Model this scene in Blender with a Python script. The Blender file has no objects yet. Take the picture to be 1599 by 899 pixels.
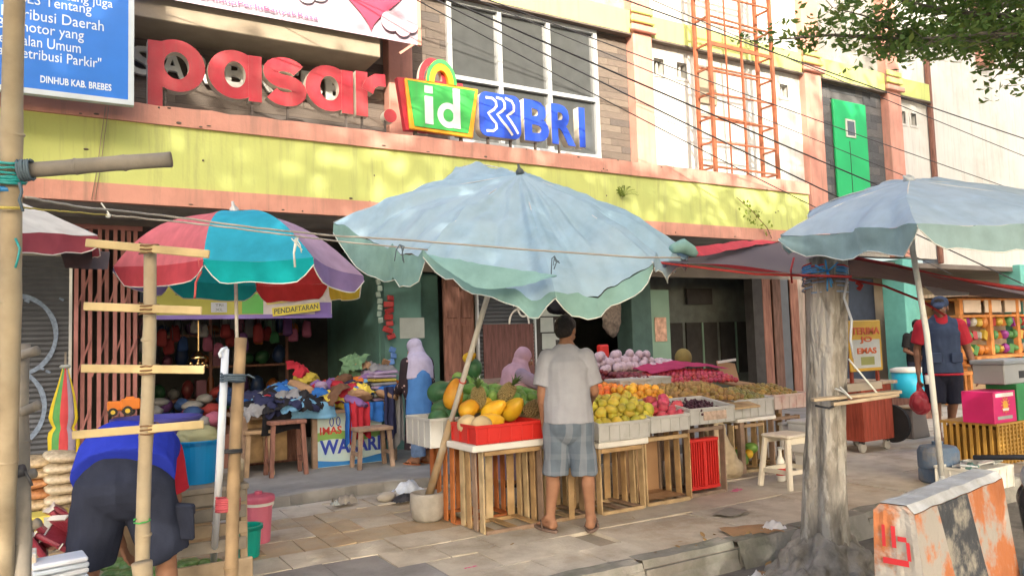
import bpy, bmesh, math, random
import numpy as np
from mathutils import Vector as V, Matrix, Euler, noise
random.seed(7)
SC = bpy.context.scene; COL = SC.collection
# ---------------------------------------------------------------- camera
FPX, HC, YAW, PIT, ROL = 1200.0, 1.48, math.radians(30.8), math.radians(4.05), math.radians(1.8)
FW = V((math.sin(YAW)*math.cos(PIT), math.cos(YAW)*math.cos(PIT), math.sin(PIT)))
_r = V((math.cos(YAW), -math.sin(YAW), 0)); _u = _r.cross(FW)
RT = math.cos(ROL)*_r - math.sin(ROL)*_u; UP = math.cos(ROL)*_u + math.sin(ROL)*_r
cam_d = bpy.data.cameras.new('camera'); cam = bpy.data.objects.new('camera', cam_d); COL.objects.link(cam)
cam_d.sensor_width = 36; cam_d.lens = FPX/1599*36; cam_d.clip_end = 2000; cam_d.clip_start = .05
M = Matrix((RT, UP, -FW)).transposed().to_4x4(); M.translation = V((0, 0, HC)); cam.matrix_world = M
SC.camera = cam
# ---------------------------------------------------------------- light
SUN_EL, SUN_AZ = math.radians(29), math.radians(205)      # azimuth clockwise from +Y
sd = V((math.sin(SUN_AZ)*math.cos(SUN_EL), math.cos(SUN_AZ)*math.cos(SUN_EL), math.sin(SUN_EL)))
W = bpy.data.worlds.new('World'); SC.world = W; W.use_nodes = True
nt = W.node_tree; bg = nt.nodes['Background']
sk = nt.nodes.new('ShaderNodeTexSky'); sk.sky_type = 'NISHITA'; sk.sun_disc = False
sk.sun_elevation = SUN_EL; sk.sun_rotation = SUN_AZ; sk.dust_density = 6.0; sk.air_density = 1.0; sk.ozone_density = .3
nt.links.new(sk.outputs[0], bg.inputs[0]); bg.inputs[1].default_value = 0.15
sl = bpy.data.lights.new('sun', 'SUN'); sl.energy = 2.7; sl.angle = math.radians(.53); sl.color = (1, .90, .74)
so = bpy.data.objects.new('sun', sl); COL.objects.link(so); so.rotation_euler = (-sd).to_track_quat('-Z', 'Y').to_euler()
so.location = sd*60
SC.view_settings.view_transform = 'Standard'; SC.view_settings.look = 'None'; SC.view_settings.gamma = 1
SC.view_settings.exposure = 1.78
SC.cycles.max_bounces = 8; SC.cycles.diffuse_bounces = 5; SC.cycles.transparent_max_bounces = 6
SC.cycles.caustics_reflective = False; SC.cycles.caustics_refractive = False
# ---------------------------------------------------------------- picture -> place
def ray(x, y): return FW + RT*((x-799.5)/FPX) - UP*((y-449.5)/FPX)
def AD(x, y, d): return V((0, 0, HC)) + ray(x, y)*d
def AY(x, y, Y): r = ray(x, y); return V((0, 0, HC)) + r*(Y/r.y)
def G(x, y, z=0): r = ray(x, y); return V((0, 0, HC)) + r*((z-HC)/r.z)
# ---------------------------------------------------------------- materials
MATS = {}
def mat(name, c, rough=.75, var=.18, sc=6., bump=.15, bsc=None, spec=.35, metal=0, trans=0, c2=None, c2s=1.5, c2t=.5, stretch=None, back=None, c2w=.12, streak=0, rnd=0):
    """principled surface, mottled base colour, fine relief; c2 = patches of a second colour (wear, stain)"""
    if name in MATS: return MATS[name]
    m = bpy.data.materials.new(name); m.use_nodes = True; t = m.node_tree; N = t.nodes; L = t.links
    b = N['Principled BSDF']; b.inputs['Roughness'].default_value = rough; b.inputs['Metallic'].default_value = metal
    b.inputs['Specular IOR Level'].default_value = spec
    tc = N.new('ShaderNodeTexCoord'); co = tc.outputs['Object']
    if stretch:
        mp = N.new('ShaderNodeMapping'); mp.inputs['Scale'].default_value = stretch; L.new(co, mp.inputs[0]); co = mp.outputs[0]
    n = N.new('ShaderNodeTexNoise'); n.inputs['Scale'].default_value = sc; n.inputs['Detail'].default_value = 6; L.new(co, n.inputs[0])
    mx = N.new('ShaderNodeMix'); mx.data_type = 'RGBA'
    lo = [max(0, v*(1-var)) for v in c]; hi = [min(1, v*(1+var)) for v in c]
    mx.inputs[6].default_value = (*lo, 1); mx.inputs[7].default_value = (*hi, 1)
    mr = N.new('ShaderNodeMapRange'); mr.inputs[1].default_value = .3; mr.inputs[2].default_value = .7; L.new(n.outputs[0], mr.inputs[0]); L.new(mr.outputs[0], mx.inputs[0])
    out = mx.outputs[2]
    if c2:
        n2 = N.new('ShaderNodeTexNoise'); n2.inputs['Scale'].default_value = c2s; n2.inputs['Detail'].default_value = 8; n2.inputs['Roughness'].default_value = .65; L.new(co, n2.inputs[0])
        m2 = N.new('ShaderNodeMapRange'); m2.inputs[1].default_value = c2t-c2w; m2.inputs[2].default_value = c2t+c2w; L.new(n2.outputs[0], m2.inputs[0])
        x2 = N.new('ShaderNodeMix'); x2.data_type = 'RGBA'; L.new(m2.outputs[0], x2.inputs[0]); L.new(out, x2.inputs[6]); x2.inputs[7].default_value = (*c2, 1); out = x2.outputs[2]
    if back:
        ge = N.new('ShaderNodeNewGeometry'); x3 = N.new('ShaderNodeMix'); x3.data_type = 'RGBA'
        L.new(ge.outputs['Backfacing'], x3.inputs[0]); L.new(out, x3.inputs[6]); x3.inputs[7].default_value = (*back, 1); out = x3.outputs[2]
    if streak:                                            # rain streaks of grime running down
        mp = N.new('ShaderNodeMapping'); mp.inputs['Scale'].default_value = (5, 5, .35); L.new(tc.outputs['Object'], mp.inputs[0]); n4 = N.new('ShaderNodeTexNoise'); n4.inputs['Scale'].default_value = 2.4; n4.inputs['Detail'].default_value = 9; n4.inputs['Roughness'].default_value = .7; L.new(mp.outputs[0], n4.inputs[0])
        m4 = N.new('ShaderNodeMapRange'); m4.inputs[1].default_value = .5; m4.inputs[2].default_value = .78; m4.inputs[4].default_value = streak; L.new(n4.outputs[0], m4.inputs[0]); x4 = N.new('ShaderNodeMix'); x4.data_type = 'RGBA'; L.new(m4.outputs[0], x4.inputs[0]); L.new(out, x4.inputs[6]); x4.inputs[7].default_value = (.16, .145, .12, 1); out = x4.outputs[2]
    if rnd:                                               # each thing of a heap a little lighter, darker, riper
        oi = N.new('ShaderNodeObjectInfo'); hs = N.new('ShaderNodeHueSaturation'); m5 = N.new('ShaderNodeMapRange'); m5.inputs[3].default_value = 1-rnd; m5.inputs[4].default_value = 1+rnd*.7; L.new(oi.outputs['Random'], m5.inputs[0]); L.new(m5.outputs[0], hs.inputs['Value'])
        m6 = N.new('ShaderNodeMath'); m6.operation = 'MULTIPLY'; m6.inputs[1].default_value = 7.3; L.new(oi.outputs['Random'], m6.inputs[0]); m7 = N.new('ShaderNodeMath'); m7.operation = 'FRACT'; L.new(m6.outputs[0], m7.inputs[0]); m8 = N.new('ShaderNodeMapRange'); m8.inputs[3].default_value = .5-rnd*.06; m8.inputs[4].default_value = .5+rnd*.06; L.new(m7.outputs[0], m8.inputs[0]); L.new(m8.outputs[0], hs.inputs['Hue']); L.new(out, hs.inputs['Color']); out = hs.outputs[0]
    L.new(out, b.inputs['Base Color'])
    if bump:
        nb = N.new('ShaderNodeTexNoise'); nb.inputs['Scale'].default_value = bsc or sc*5; nb.inputs['Detail'].default_value = 5; L.new(co, nb.inputs[0])
        bp = N.new('ShaderNodeBump'); bp.inputs['Strength'].default_value = bump; bp.inputs['Distance'].default_value = .02; L.new(nb.outputs[0], bp.inputs['Height']); L.new(bp.outputs[0], b.inputs['Normal'])
    if trans:
        tr = N.new('ShaderNodeBsdfTranslucent'); L.new(out, tr.inputs[0]); ms = N.new('ShaderNodeMixShader'); ms.inputs[0].default_value = trans
        L.new(b.outputs[0], ms.inputs[1]); L.new(tr.outputs[0], ms.inputs[2]); L.new(ms.outputs[0], N['Material Output'].inputs[0])
    MATS[name] = m; return m
def fabric(name, c, **k):
    a = dict(rough=.9, var=.12, sc=9, bump=.12, bsc=60, spec=.15); a.update(k); return mat(name, c, **a)
def wood(name, c, **k):
    a = dict(rough=.8, var=.3, sc=5, bump=.3, bsc=14, spec=.2, stretch=(6, 6, .8)); a.update(k); return mat(name, c, **a)
def plastic(name, c, **k):
    a = dict(rough=.42, var=.07, sc=4, bump=.04, bsc=20, spec=.45); a.update(k); return mat(name, c, **a)
# ---------------------------------------------------------------- objects
def top_of(o):
    while o.parent: o = o.parent
    return o
def tag(o, label=None, cat=None, group=None, kind=None):
    if label: o['label'] = label
    if cat: o['category'] = cat
    if group: o['group'] = group
    if kind: o['kind'] = kind
    return o
def thing(name, label, cat, loc=(0, 0, 0), group=None):
    o = bpy.data.objects.new(name, None); o.empty_display_size = .1; COL.objects.link(o); o.location = V(loc)
    return tag(o, label, cat, group)
def link(name, me, parent=None, loc=None):
    o = bpy.data.objects.new(name, me); COL.objects.link(o)
    if parent: o.parent = parent
    if loc is not None: o.location = V(loc)
    return o
def bev(o, w=.004, s=1):
    m = o.modifiers.new('bevel', 'BEVEL'); m.width = w; m.segments = s; m.limit_method = 'ANGLE'; return o
def setmat(o, m):
    """a material of its own on an object that shares its mesh"""
    o.material_slots[0].link = 'OBJECT'; o.material_slots[0].material = m; return o
class MB:
    def __init__(s): s.v = []; s.f = []; s.mi = []; s.cur = 0
    def add(s, vs, fs):
        k = len(s.v); s.v += [V(p) for p in vs]; s.f += [[i+k for i in f] for f in fs]; s.mi += [s.cur]*len(fs); return s
    def box(s, lo, hi):
        (a, b, c), (d, e, f) = lo, hi
        return s.add([(a, b, c), (d, b, c), (d, e, c), (a, e, c), (a, b, f), (d, b, f), (d, e, f), (a, e, f)],
                     [(0, 3, 2, 1), (4, 5, 6, 7), (0, 1, 5, 4), (1, 2, 6, 5), (2, 3, 7, 6), (3, 0, 4, 7)])
    def obox(s, c, size, rot=(0, 0, 0)):
        R = Euler(rot).to_matrix(); c = V(c); x, y, z = [q/2 for q in size]
        P = [c+R@V(p) for p in [(-x, -y, -z), (x, -y, -z), (x, y, -z), (-x, y, -z), (-x, -y, z), (x, -y, z), (x, y, z), (-x, y, z)]]
        return s.add(P, [(0, 3, 2, 1), (4, 5, 6, 7), (0, 1, 5, 4), (1, 2, 6, 5), (2, 3, 7, 6), (3, 0, 4, 7)])
    def bar(s, a, b, w, h, upv=(0, 0, 1)):
        a, b = V(a), V(b); d = (b-a).normalized(); u = V(upv); sd_ = d.cross(u)
        if sd_.length < 1e-3: sd_ = d.cross(V((0, 1, 0)))
        sd_.normalize(); u = sd_.cross(d).normalized(); x = sd_*w/2; y = u*h/2
        return s.add([a-x-y, a+x-y, a+x+y, a-x+y, b-x-y, b+x-y, b+x+y, b-x+y],
                     [(0, 3, 2, 1), (4, 5, 6, 7), (0, 1, 5, 4), (1, 2, 6, 5), (2, 3, 7, 6), (3, 0, 4, 7)])
    def tube(s, pts, r, n=8, cap=True):
        pts = [V(p) for p in pts]; rs = r if isinstance(r, (list, tuple)) else [r]*len(pts); k = len(s.v); x = None
        for i, p in enumerate(pts):
            d = (pts[min(i+1, len(pts)-1)]-pts[max(i-1, 0)]).normalized()
            if x is None: x = d.cross(V((0, 0, 1)) if abs(d.z) < .9 else V((1, 0, 0))).normalized()
            else: x = (x-d*x.dot(d)).normalized()
            y = d.cross(x)
            for j in range(n): a = 2*math.pi*j/n; s.v.append(p+(x*math.cos(a)+y*math.sin(a))*rs[i])
        for i in range(len(pts)-1):
            for j in range(n): q = (j+1) % n; s.f.append([k+i*n+j, k+i*n+q, k+(i+1)*n+q, k+(i+1)*n+j]); s.mi.append(s.cur)
        if cap:
            s.f.append([k+j for j in range(n)][::-1]); s.mi.append(s.cur); e = k+(len(pts)-1)*n
            s.f.append([e+j for j in range(n)]); s.mi.append(s.cur)
        return s
    def lathe(s, c, prof, n=16, axis=None, caps=True):
        """prof: (radius, height) pairs"""
        c = V(c); k = len(s.v); Q = V((0, 0, 1)).rotation_difference(V(axis)) if axis is not None else None
        for r, h in prof:
            for j in range(n):
                a = 2*math.pi*j/n; p = V((r*math.cos(a), r*math.sin(a), h))
                if Q: p = Q @ p
                s.v.append(c+p)
        for i in range(len(prof)-1):
            for j in range(n): q = (j+1) % n; s.f.append([k+i*n+j, k+i*n+q, k+(i+1)*n+q, k+(i+1)*n+j]); s.mi.append(s.cur)
        if caps:
            s.f.append([k+j for j in range(n)][::-1]); s.mi.append(s.cur); e = k+(len(prof)-1)*n
            s.f.append([e+j for j in range(n)]); s.mi.append(s.cur)
        return s
    def ball(s, c, r, n=10, m=7, fn=None):
        c = V(c); r = V(r) if not isinstance(r, (int, float)) else V((r, r, r)); k = len(s.v); vs = []
        for i in range(m+1):
            th = math.pi*i/m
            for j in range(n):
                a = 2*math.pi*j/n; p = V((math.sin(th)*math.cos(a), math.sin(th)*math.sin(a), math.cos(th)))
                if fn: p = fn(p)
                vs.append(c+V((p.x*r.x, p.y*r.y, p.z*r.z)))
        fs = []
        for i in range(m):
            for j in range(n):
                q = (j+1) % n; f = [i*n+j, (i+1)*n+j, (i+1)*n+q, i*n+q]
                if i == 0: f = [0*n+j, n+j, n+q]
                if i == m-1: f = [i*n+j, (i+1)*n+j, i*n+q]
                fs.append(f)
        return s.add(vs, fs)
    def grid(s, fn, nu, nv):
        vs = [fn(i/nu, j/nv) for j in range(nv+1) for i in range(nu+1)]; w = nu+1
        return s.add(vs, [(j*w+i, j*w+i+1, (j+1)*w+i+1, (j+1)*w+i) for j in range(nv) for i in range(nu)])
    def prism(s, pts2, y0, y1, fr=None):
        """outline in x,z extruded from y0 (front) to y1"""
        n = len(pts2); vs = [V((x, y0, z)) for x, z in pts2]+[V((x, y1, z)) for x, z in pts2]
        if fr: vs = [fr(p) for p in vs]
        return s.add(vs, [list(range(n)), list(range(2*n-1, n-1, -1))]+[(i, i+n, (i+1) % n+n, (i+1) % n) for i in range(n)])
    def mesh(s, name, m, off=V((0, 0, 0)), smooth=False):
        me = bpy.data.meshes.new(name); me.from_pydata([tuple(p-off) for p in s.v], [], s.f)
        for x in (m if isinstance(m, (list, tuple)) else [m]): me.materials.append(x)
        if max(s.mi, default=0): me.polygons.foreach_set('material_index', s.mi)
        if smooth: me.polygons.foreach_set('use_smooth', [True]*len(me.polygons))
        me.validate(); me.update(); return me
    def build(s, name, m, parent=None, smooth=False, loc=None, bevel=0, auto=False):
        off = V((0, 0, 0))
        if parent: off = top_of(parent).location.copy()
        elif loc is not None: off = V(loc)
        else:
            lo = [min(p[i] for p in s.v) for i in range(3)]; hi = [max(p[i] for p in s.v) for i in range(3)]
            off = V(((lo[0]+hi[0])/2, (lo[1]+hi[1])/2, lo[2]))
        me = s.mesh(name, m, off, smooth); o = link(name, me, parent)
        if not parent: o.location = off
        if bevel: bev(o, bevel)
        return o
def piece(name, me, parent, loc, rot=(0, 0, 0), scale=(1, 1, 1)):
    o = link(name, me, parent); o.location = V(loc)-(top_of(parent).location if parent else V((0, 0, 0)))
    o.rotation_euler = rot; o.scale = scale; return o
def copy_tree(o, parent=None):
    c = o.copy(); COL.objects.link(c)
    if parent: c.parent = parent
    for ch in list(o.children): copy_tree(ch, c)
    return c
UNIT = MB().box((-.5, -.5, -.5), (.5, .5, .5)).mesh('block', mat('block_grey', (.4, .4, .4)))
def block(name, lo, hi, m, parent, rot=(0, 0, 0), bevel=0):
    lo, hi = V(lo), V(hi); mb = MB().obox((lo+hi)/2, hi-lo, rot); return mb.build(name, m, parent, bevel=bevel)
# soft solids: tapered cones and balls fused into ONE continuous surface
WORK = bpy.data.scenes.new('work')          # shapes are fused here, apart from the scene; removed at the end
def evaluated(o):
    WORK.collection.objects.link(o); 
    with bpy.context.temp_override(scene=WORK, view_layer=WORK.view_layers[0]): dg = bpy.context.evaluated_depsgraph_get()
    me = bpy.data.meshes.new_from_object(o.evaluated_get(dg)); WORK.collection.objects.unlink(o); return me
class Vol:
    def __init__(s): s.m = MB()
    def cone(s, a, b, r0, r1, fl=1., ax=None, n=14, rnd=(1, 1)):
        """tapered limb a->b; fl flattens it along ax; rounded ends unless rnd is 0"""
        a, b = V(a), V(b); d = (b-a); L = d.length; d.normalize()
        x = V(ax) if ax is not None else (d.cross(V((0, 0, 1))) if abs(d.z) < .95 else V((0, 1, 0)))
        x = (x-d*x.dot(d)).normalized(); y = d.cross(x); prof = []
        K = 5
        if rnd[0]:
            for i in range(K): q = math.pi/2*i/K; prof.append((r0*math.sin(q), -r0*math.cos(q)*rnd[0]))
        prof.append((r0, 0)); prof.append((r1, L))
        if rnd[1]:
            for i in range(1, K+1): q = math.pi/2*i/K; prof.append((r1*math.cos(q), L+r1*math.sin(q)*rnd[1]))
        k = len(s.m.v)
        for r, h in prof:
            r = max(r, 1e-4)
            for j in range(n): t = 2*math.pi*j/n; s.m.v.append(a+d*h+x*(math.cos(t)*r*fl)+y*(math.sin(t)*r))
        for i in range(len(prof)-1):
            for j in range(n): q = (j+1) % n; s.m.f.append([k+i*n+j, k+i*n+q, k+(i+1)*n+q, k+(i+1)*n+j]); s.m.mi.append(0)
        s.m.f.append([k+j for j in range(n)][::-1]); e = k+(len(prof)-1)*n; s.m.f.append([e+j for j in range(n)]); s.m.mi += [0, 0]
        return s
    def chain(s, pts, rs, **k):
        for i in range(len(pts)-1): s.cone(pts[i], pts[i+1], rs[i], rs[i+1], **k)
        return s
    def ball(s, c, r, rot=None):
        c = V(c); k = len(s.m.v); s.m.ball((0, 0, 0), r, 16, 11)
        for i in range(k, len(s.m.v)): s.m.v[i] = (rot @ s.m.v[i] if rot else s.m.v[i])+c
        return s
    def build(s, name, m, parent=None, vox=.008, smooth=3, amp=0, sc=8, loc=None, folds=None):
        off = top_of(parent).location.copy() if parent else (V(loc) if loc is not None else V((0, 0, 0)))
        me = s.m.mesh(name, m, V((0, 0, 0)), True); o = bpy.data.objects.new(name, me)
        r = o.modifiers.new('r', 'REMESH'); r.mode = 'VOXEL'; r.voxel_size = vox
        if smooth: q = o.modifiers.new('s', 'SMOOTH'); q.factor = .5; q.iterations = smooth
        me2 = evaluated(o); bpy.data.objects.remove(o); bpy.data.meshes.remove(me); me2.name = name
        if not len(me2.materials): me2.materials.append(m)
        n = len(me2.vertices)
        if amp and n:
            co = np.zeros(n*3); no = np.zeros(n*3); me2.vertices.foreach_get('co', co); me2.vertices.foreach_get('normal', no)
            q = np.array([noise.noise(V((x*sc, y*sc, z*sc*.55)))+.5*noise.noise(V((x*sc*2.3, y*sc*2.3, z*sc*1.1))) for x, y, z in co.reshape(-1, 3)])
            me2.vertices.foreach_set('co', co+no*np.repeat(q*amp, 3))
        me2.transform(Matrix.Translation(-off)); me2.polygons.foreach_set('use_smooth', [True]*len(me2.polygons)); me2.update(); o = link(name, me2, parent)
        if not parent: o.location = off
        return o
_tc = {}
def text(s, m, parent, x0, z0, w, h, Y, ext=.002, bold=0, name='lettering', fr=None, res=3, shear=0):
    """lettering fitted to a box w x h whose lower left corner is x0,z0 on the plane y=Y, read from -Y; fr maps the flat lettering elsewhere"""
    cu = bpy.data.curves.new('t', 'FONT'); cu.body = s; cu.extrude = 0.02; cu.offset = bold; cu.resolution_u = res; cu.shear = shear
    o = bpy.data.objects.new('t', cu); me = evaluated(o); bpy.data.objects.remove(o); bpy.data.curves.remove(cu)
    co = np.zeros(len(me.vertices)*3); me.vertices.foreach_get('co', co); co = co.reshape(-1, 3)
    lo, hi = co.min(0), co.max(0); off = top_of(parent).location if parent else V((0, 0, 0))
    for v, c in zip(me.vertices, co):
        p = V((x0+(c[0]-lo[0])/(hi[0]-lo[0])*w, Y-ext if c[2] > 0 else Y+.001, z0+(c[1]-lo[1])/(hi[1]-lo[1])*h))
        if fr: p = fr(p)
        v.co = p-off
    me.materials.clear(); me.materials.append(m); return link(name, me, parent)
SHADE_TREES = [(-11, -6, 13, 4.2, 5.5, 11000), (-6, -5, 12.6, 4.2, 5.0, 12000), (-1, -5.5, 12.2, 4.2, 5.0, 12000), (3.6, -5, 11.4, 3.6, 4.8, 10500), (8, -5.5, 14.8, 3.2, 5.5, 14000), (12, -5, 17, 3.8, 9, 18000), (17, -6, 15, 4, 7, 8000)]
# ================================================================ materials in use
PINK = mat('salmon_paint', (.60, .30, .235), rough=.8, var=.1, sc=2, bump=.12, bsc=30, c2=(.50, .24, .19), c2s=2.2, c2t=.6, streak=.5)
YEL = mat('lime_yellow_paint', (.56, .61, .20), rough=.78, var=.07, sc=1.4, bump=.1, bsc=30, c2=(.46, .54, .19), c2s=.9, c2t=.58, c2w=.25, streak=.45)
WHITE = mat('white_plaster', (.60, .60, .57), rough=.9, var=.06, sc=1.5, bump=.2, bsc=25, c2=(.50, .49, .44), c2s=.9, c2t=.6, c2w=.1, streak=.38)
BEIGE = mat('beige_plaster', (.31, .26, .195), rough=.9, var=.08, bump=.15)
CONC = mat('grey_concrete', (.30, .29, .27), rough=.92, var=.2, sc=3, bump=.4, bsc=25, c2=(.2, .19, .175), c2s=2, c2t=.58)
PLK = [wood('cladding_%d' % i, c, stretch=(.8, 6, 6)) for i, c in enumerate([(.135, .112, .096), (.16, .132, .112), (.115, .10, .092), (.18, .15, .125)])]
GPL = [wood('slate_cladding_%d' % i, c, stretch=(.8, 6, 6)) for i, c in enumerate([(.10, .105, .115), (.13, .13, .135), (.085, .09, .10)])]
FRAME = plastic('aluminium_frame', (.55, .58, .60), rough=.35, metal=.3)
GLASS = mat('window_glass', (.075, .08, .082), rough=.06, var=.1, bump=.02, bsc=2, spec=.9)
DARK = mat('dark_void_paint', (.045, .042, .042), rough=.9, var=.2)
GREEN = mat('green_panel_paint', (.02, .42, .14), rough=.5, var=.1, sc=2, bump=.05)
RUST = mat('rusty_orange_steel', (.30, .095, .045), rough=.75, var=.25, sc=6, bump=.2, c2=(.20, .10, .06), c2s=5, c2t=.6)
TURQ = mat('turquoise_wall_paint', (.10, .21, .19), rough=.8, var=.12, sc=2, bump=.12, c2=(.07, .13, .12), c2s=1.6, c2t=.62)
LGREEN = mat('pale_green_paint', (.20, .31, .24), rough=.8, var=.1, sc=2)
BROWN = wood('brown_door_paint', (.22, .11, .085))
MAROON = plastic('maroon_gate_paint', (.33, .14, .13), rough=.6, var=.18)
SHUT = plastic('grey_shutter_paint', (.085, .093, .108), rough=.55, var=.15)
CHALK = mat('pale_blue_chalk', (.20, .26, .36), rough=.9, var=.3, sc=30)
RED = plastic('red_letter_face', (.42, .022, .04), rough=.5, var=.12, c2=(.44, .09, .09), c2s=1.8, c2t=.62, c2w=.2, streak=.25)
CREAM = plastic('cream_return', (.62, .58, .50))
OFFW = plastic('white_letter_face', (.74, .74, .70), rough=.6, c2=(.5, .5, .46), c2s=5, c2t=.66)
BLUE = plastic('royal_blue_face', (.02, .07, .50), rough=.45, streak=.2)
SIGNB = plastic('signboard_blue', (.025, .17, .62), rough=.35, var=.05)
LETW = plastic('pale_lettering', (.62, .72, .80), rough=.6)
LIME = plastic('bright_green_face', (.06, .45, .10), rough=.45, streak=.25)
ORANGE = plastic('amber_face', (.80, .36, .03), rough=.4)
WIRE = plastic('black_cable', (.03, .03, .035), rough=.6)
# ================================================================ the ground
SOIL = mat('paving_mortar', (.33, .30, .25), rough=.95, var=.25, sc=4, bump=.5, bsc=30, c2=(.34, .29, .22), c2s=1.3, c2t=.5)
SLAB = [mat('paving_slab_%d' % i, c, rough=.9, var=.13, sc=5, bump=.35, bsc=40, c2=d, c2s=2.1, c2t=.55, c2w=.09) for i, (c, d) in enumerate([
    ((.53, .49, .42), (.38, .335, .27)), ((.50, .465, .40), (.38, .33, .265)), ((.43, .33, .22), (.42, .36, .28)), ((.46, .37, .26), (.42, .37, .29)), ((.27, .265, .27), (.21, .205, .205)), ((.52, .47, .39), (.40, .33, .25))])]
def ground_sheet(x0, x1, y0, y1, z, name, m, n=40, amp=.0):
    mb = MB().grid(lambda u, v: V((x0+(x1-x0)*u, y0+(y1-y0)*v, z+amp*noise.noise(V((u*60, v*60, 0))))), n, n)
    return tag(mb.build(name, m, smooth=True), kind='structure')
ground_sheet(-300, 300, -300, 4.0, -.16, 'road', mat('road_asphalt', (.13, .125, .118), rough=.95, var=.3, sc=6, bump=.7, bsc=50, c2=(.22, .205, .18), c2s=1.5, c2t=.5), 30)
ground_sheet(-300, 300, 4.0, 300, -.025, 'ground', SOIL, 30)
pav = thing('pavement', None, None, (0, 4.05, 0)); pav['kind'] = 'structure'
def slab(x0, y0, x1, y1, m, z=0, h=.06, jit=.006):
    g = .005; q = lambda: random.uniform(-jit, jit); t = [z+q() for _ in range(4)]
    me = MB().add([(x0+g, y0+g, z-h), (x1-g, y0+g, z-h), (x1-g, y1-g, z-h), (x0+g, y1-g, z-h), (x0+g, y0+g, t[0]), (x1-g, y0+g, t[1]), (x1-g, y1-g, t[2]), (x0+g, y1-g, t[3])],
                  [(4, 5, 6, 7), (0, 1, 5, 4), (1, 2, 6, 5), (2, 3, 7, 6), (3, 0, 4, 7)])
    return me.build('paving_slab', m, pav)
yy = 4.16; row = 0
rows = []
while yy < 7.45: rows.append((yy, min(yy+.40, 7.5))); yy += .40
for ri, (a, b) in enumerate(rows):
    xx = -1.0 + (0 if ri % 2 else .2)
    while xx < 3.3:
        w = .40; cx, cy = xx+w/2, (a+b)/2
        br = (5.75 < cy < 6.15) or (6.7 < cy < 7.15) or (1.92 < cx < 2.4 and 5.7 < cy < 7.1)
        k = random.choice((2, 3)) if br else random.choice((0, 1, 0, 5))
        if cy < 5.2 and 1.2 < cx < 2.15: k = 4
        if not (br and random.random() < .5):
            slab(xx, a, xx+w, b, SLAB[k])
        else:
            slab(xx, a, xx+w/2, b, SLAB[k]); slab(xx+w/2, a, xx+w, b, SLAB[random.choice((2, 3))])
        xx += w
    bx = 3.3 if ri % 2 else 3.5
    if xx < bx+.4: bx = xx
    while bx < 9:
        w = random.uniform(.85, 1.2)
        cyy = (a+b)/2
        if ri % 2 == 0:
            b2 = rows[ri+1][1] if ri+1 < len(rows) else b
            if not (4.9 < bx+w/2 < 5.9 and cyy < 4.9 and False): slab(bx, a, bx+w, b2, SLAB[random.choice((0, 1, 5, 5, 0, 1))], jit=.009)
        bx += w
for ix in range(9, 22, 2):                                     # poured bays further along the street
    for iy in range(4): slab(ix, 4.16+iy*1.1, ix+2, 4.16+(iy+1)*1.1, SLAB[random.choice((0, 1, 5))], jit=.004)
KERB = mat('kerb_concrete', (.27, .26, .24), rough=.92, var=.25, sc=4, bump=.6, bsc=20, c2=(.16, .17, .14), c2s=3, c2t=.55)
x = -2.0
kerb = thing('kerb', None, None, (0, 4.05, -.16)); kerb['kind'] = 'structure'
while x < 16:
    w = random.uniform(.55, .9); d = random.uniform(-.015, .015)
    mb = MB(); n = 5
    mb.grid(lambda u, v: V((x+.008+(w-.016)*u, 3.97+d+.19*v-.03*(1 if v < .01 else 0), .012-.19*(1 if v < .01 else 0)+.014*noise.noise(V((u*3+x, v*4, 1)))+.006*(v > .01))), 8, 4)
    mb.box((x+.008, 3.99, -.17), (x+w-.008, 4.155, -.03)); mb.build('kerb_stone', KERB, kerb, smooth=False); x += w
# shop floor, one low broken step up from the pavement
FLOOR = mat('shop_floor_screed', (.27, .265, .255), rough=.75, var=.15, sc=3, bump=.2, bsc=30, c2=(.2, .195, .185), c2s=1.6, c2t=.55)
def edge_y(x): return 7.62+.10*noise.noise(V((x*1.3, 0, 3)))+.05*noise.noise(V((x*5, 1, 3)))-.06*(x < 2)
mb = MB(); nx = 120
for i in range(nx+1):
    xq = -4+17*i/nx; e = edge_y(xq); mb.v += [V((xq, e+.02*noise.noise(V((xq*9, 0, 0))), -.08)), V((xq, e, .085)), V((xq, e+.05, .10)), V((xq, 14.5, .10))]
for i in range(nx):
    for j in range(3): a = i*4+j; mb.f.append([a, a+4, a+5, a+1]); mb.mi.append(0)
tag(mb.build('shop_floor', FLOOR), kind='structure')
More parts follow.
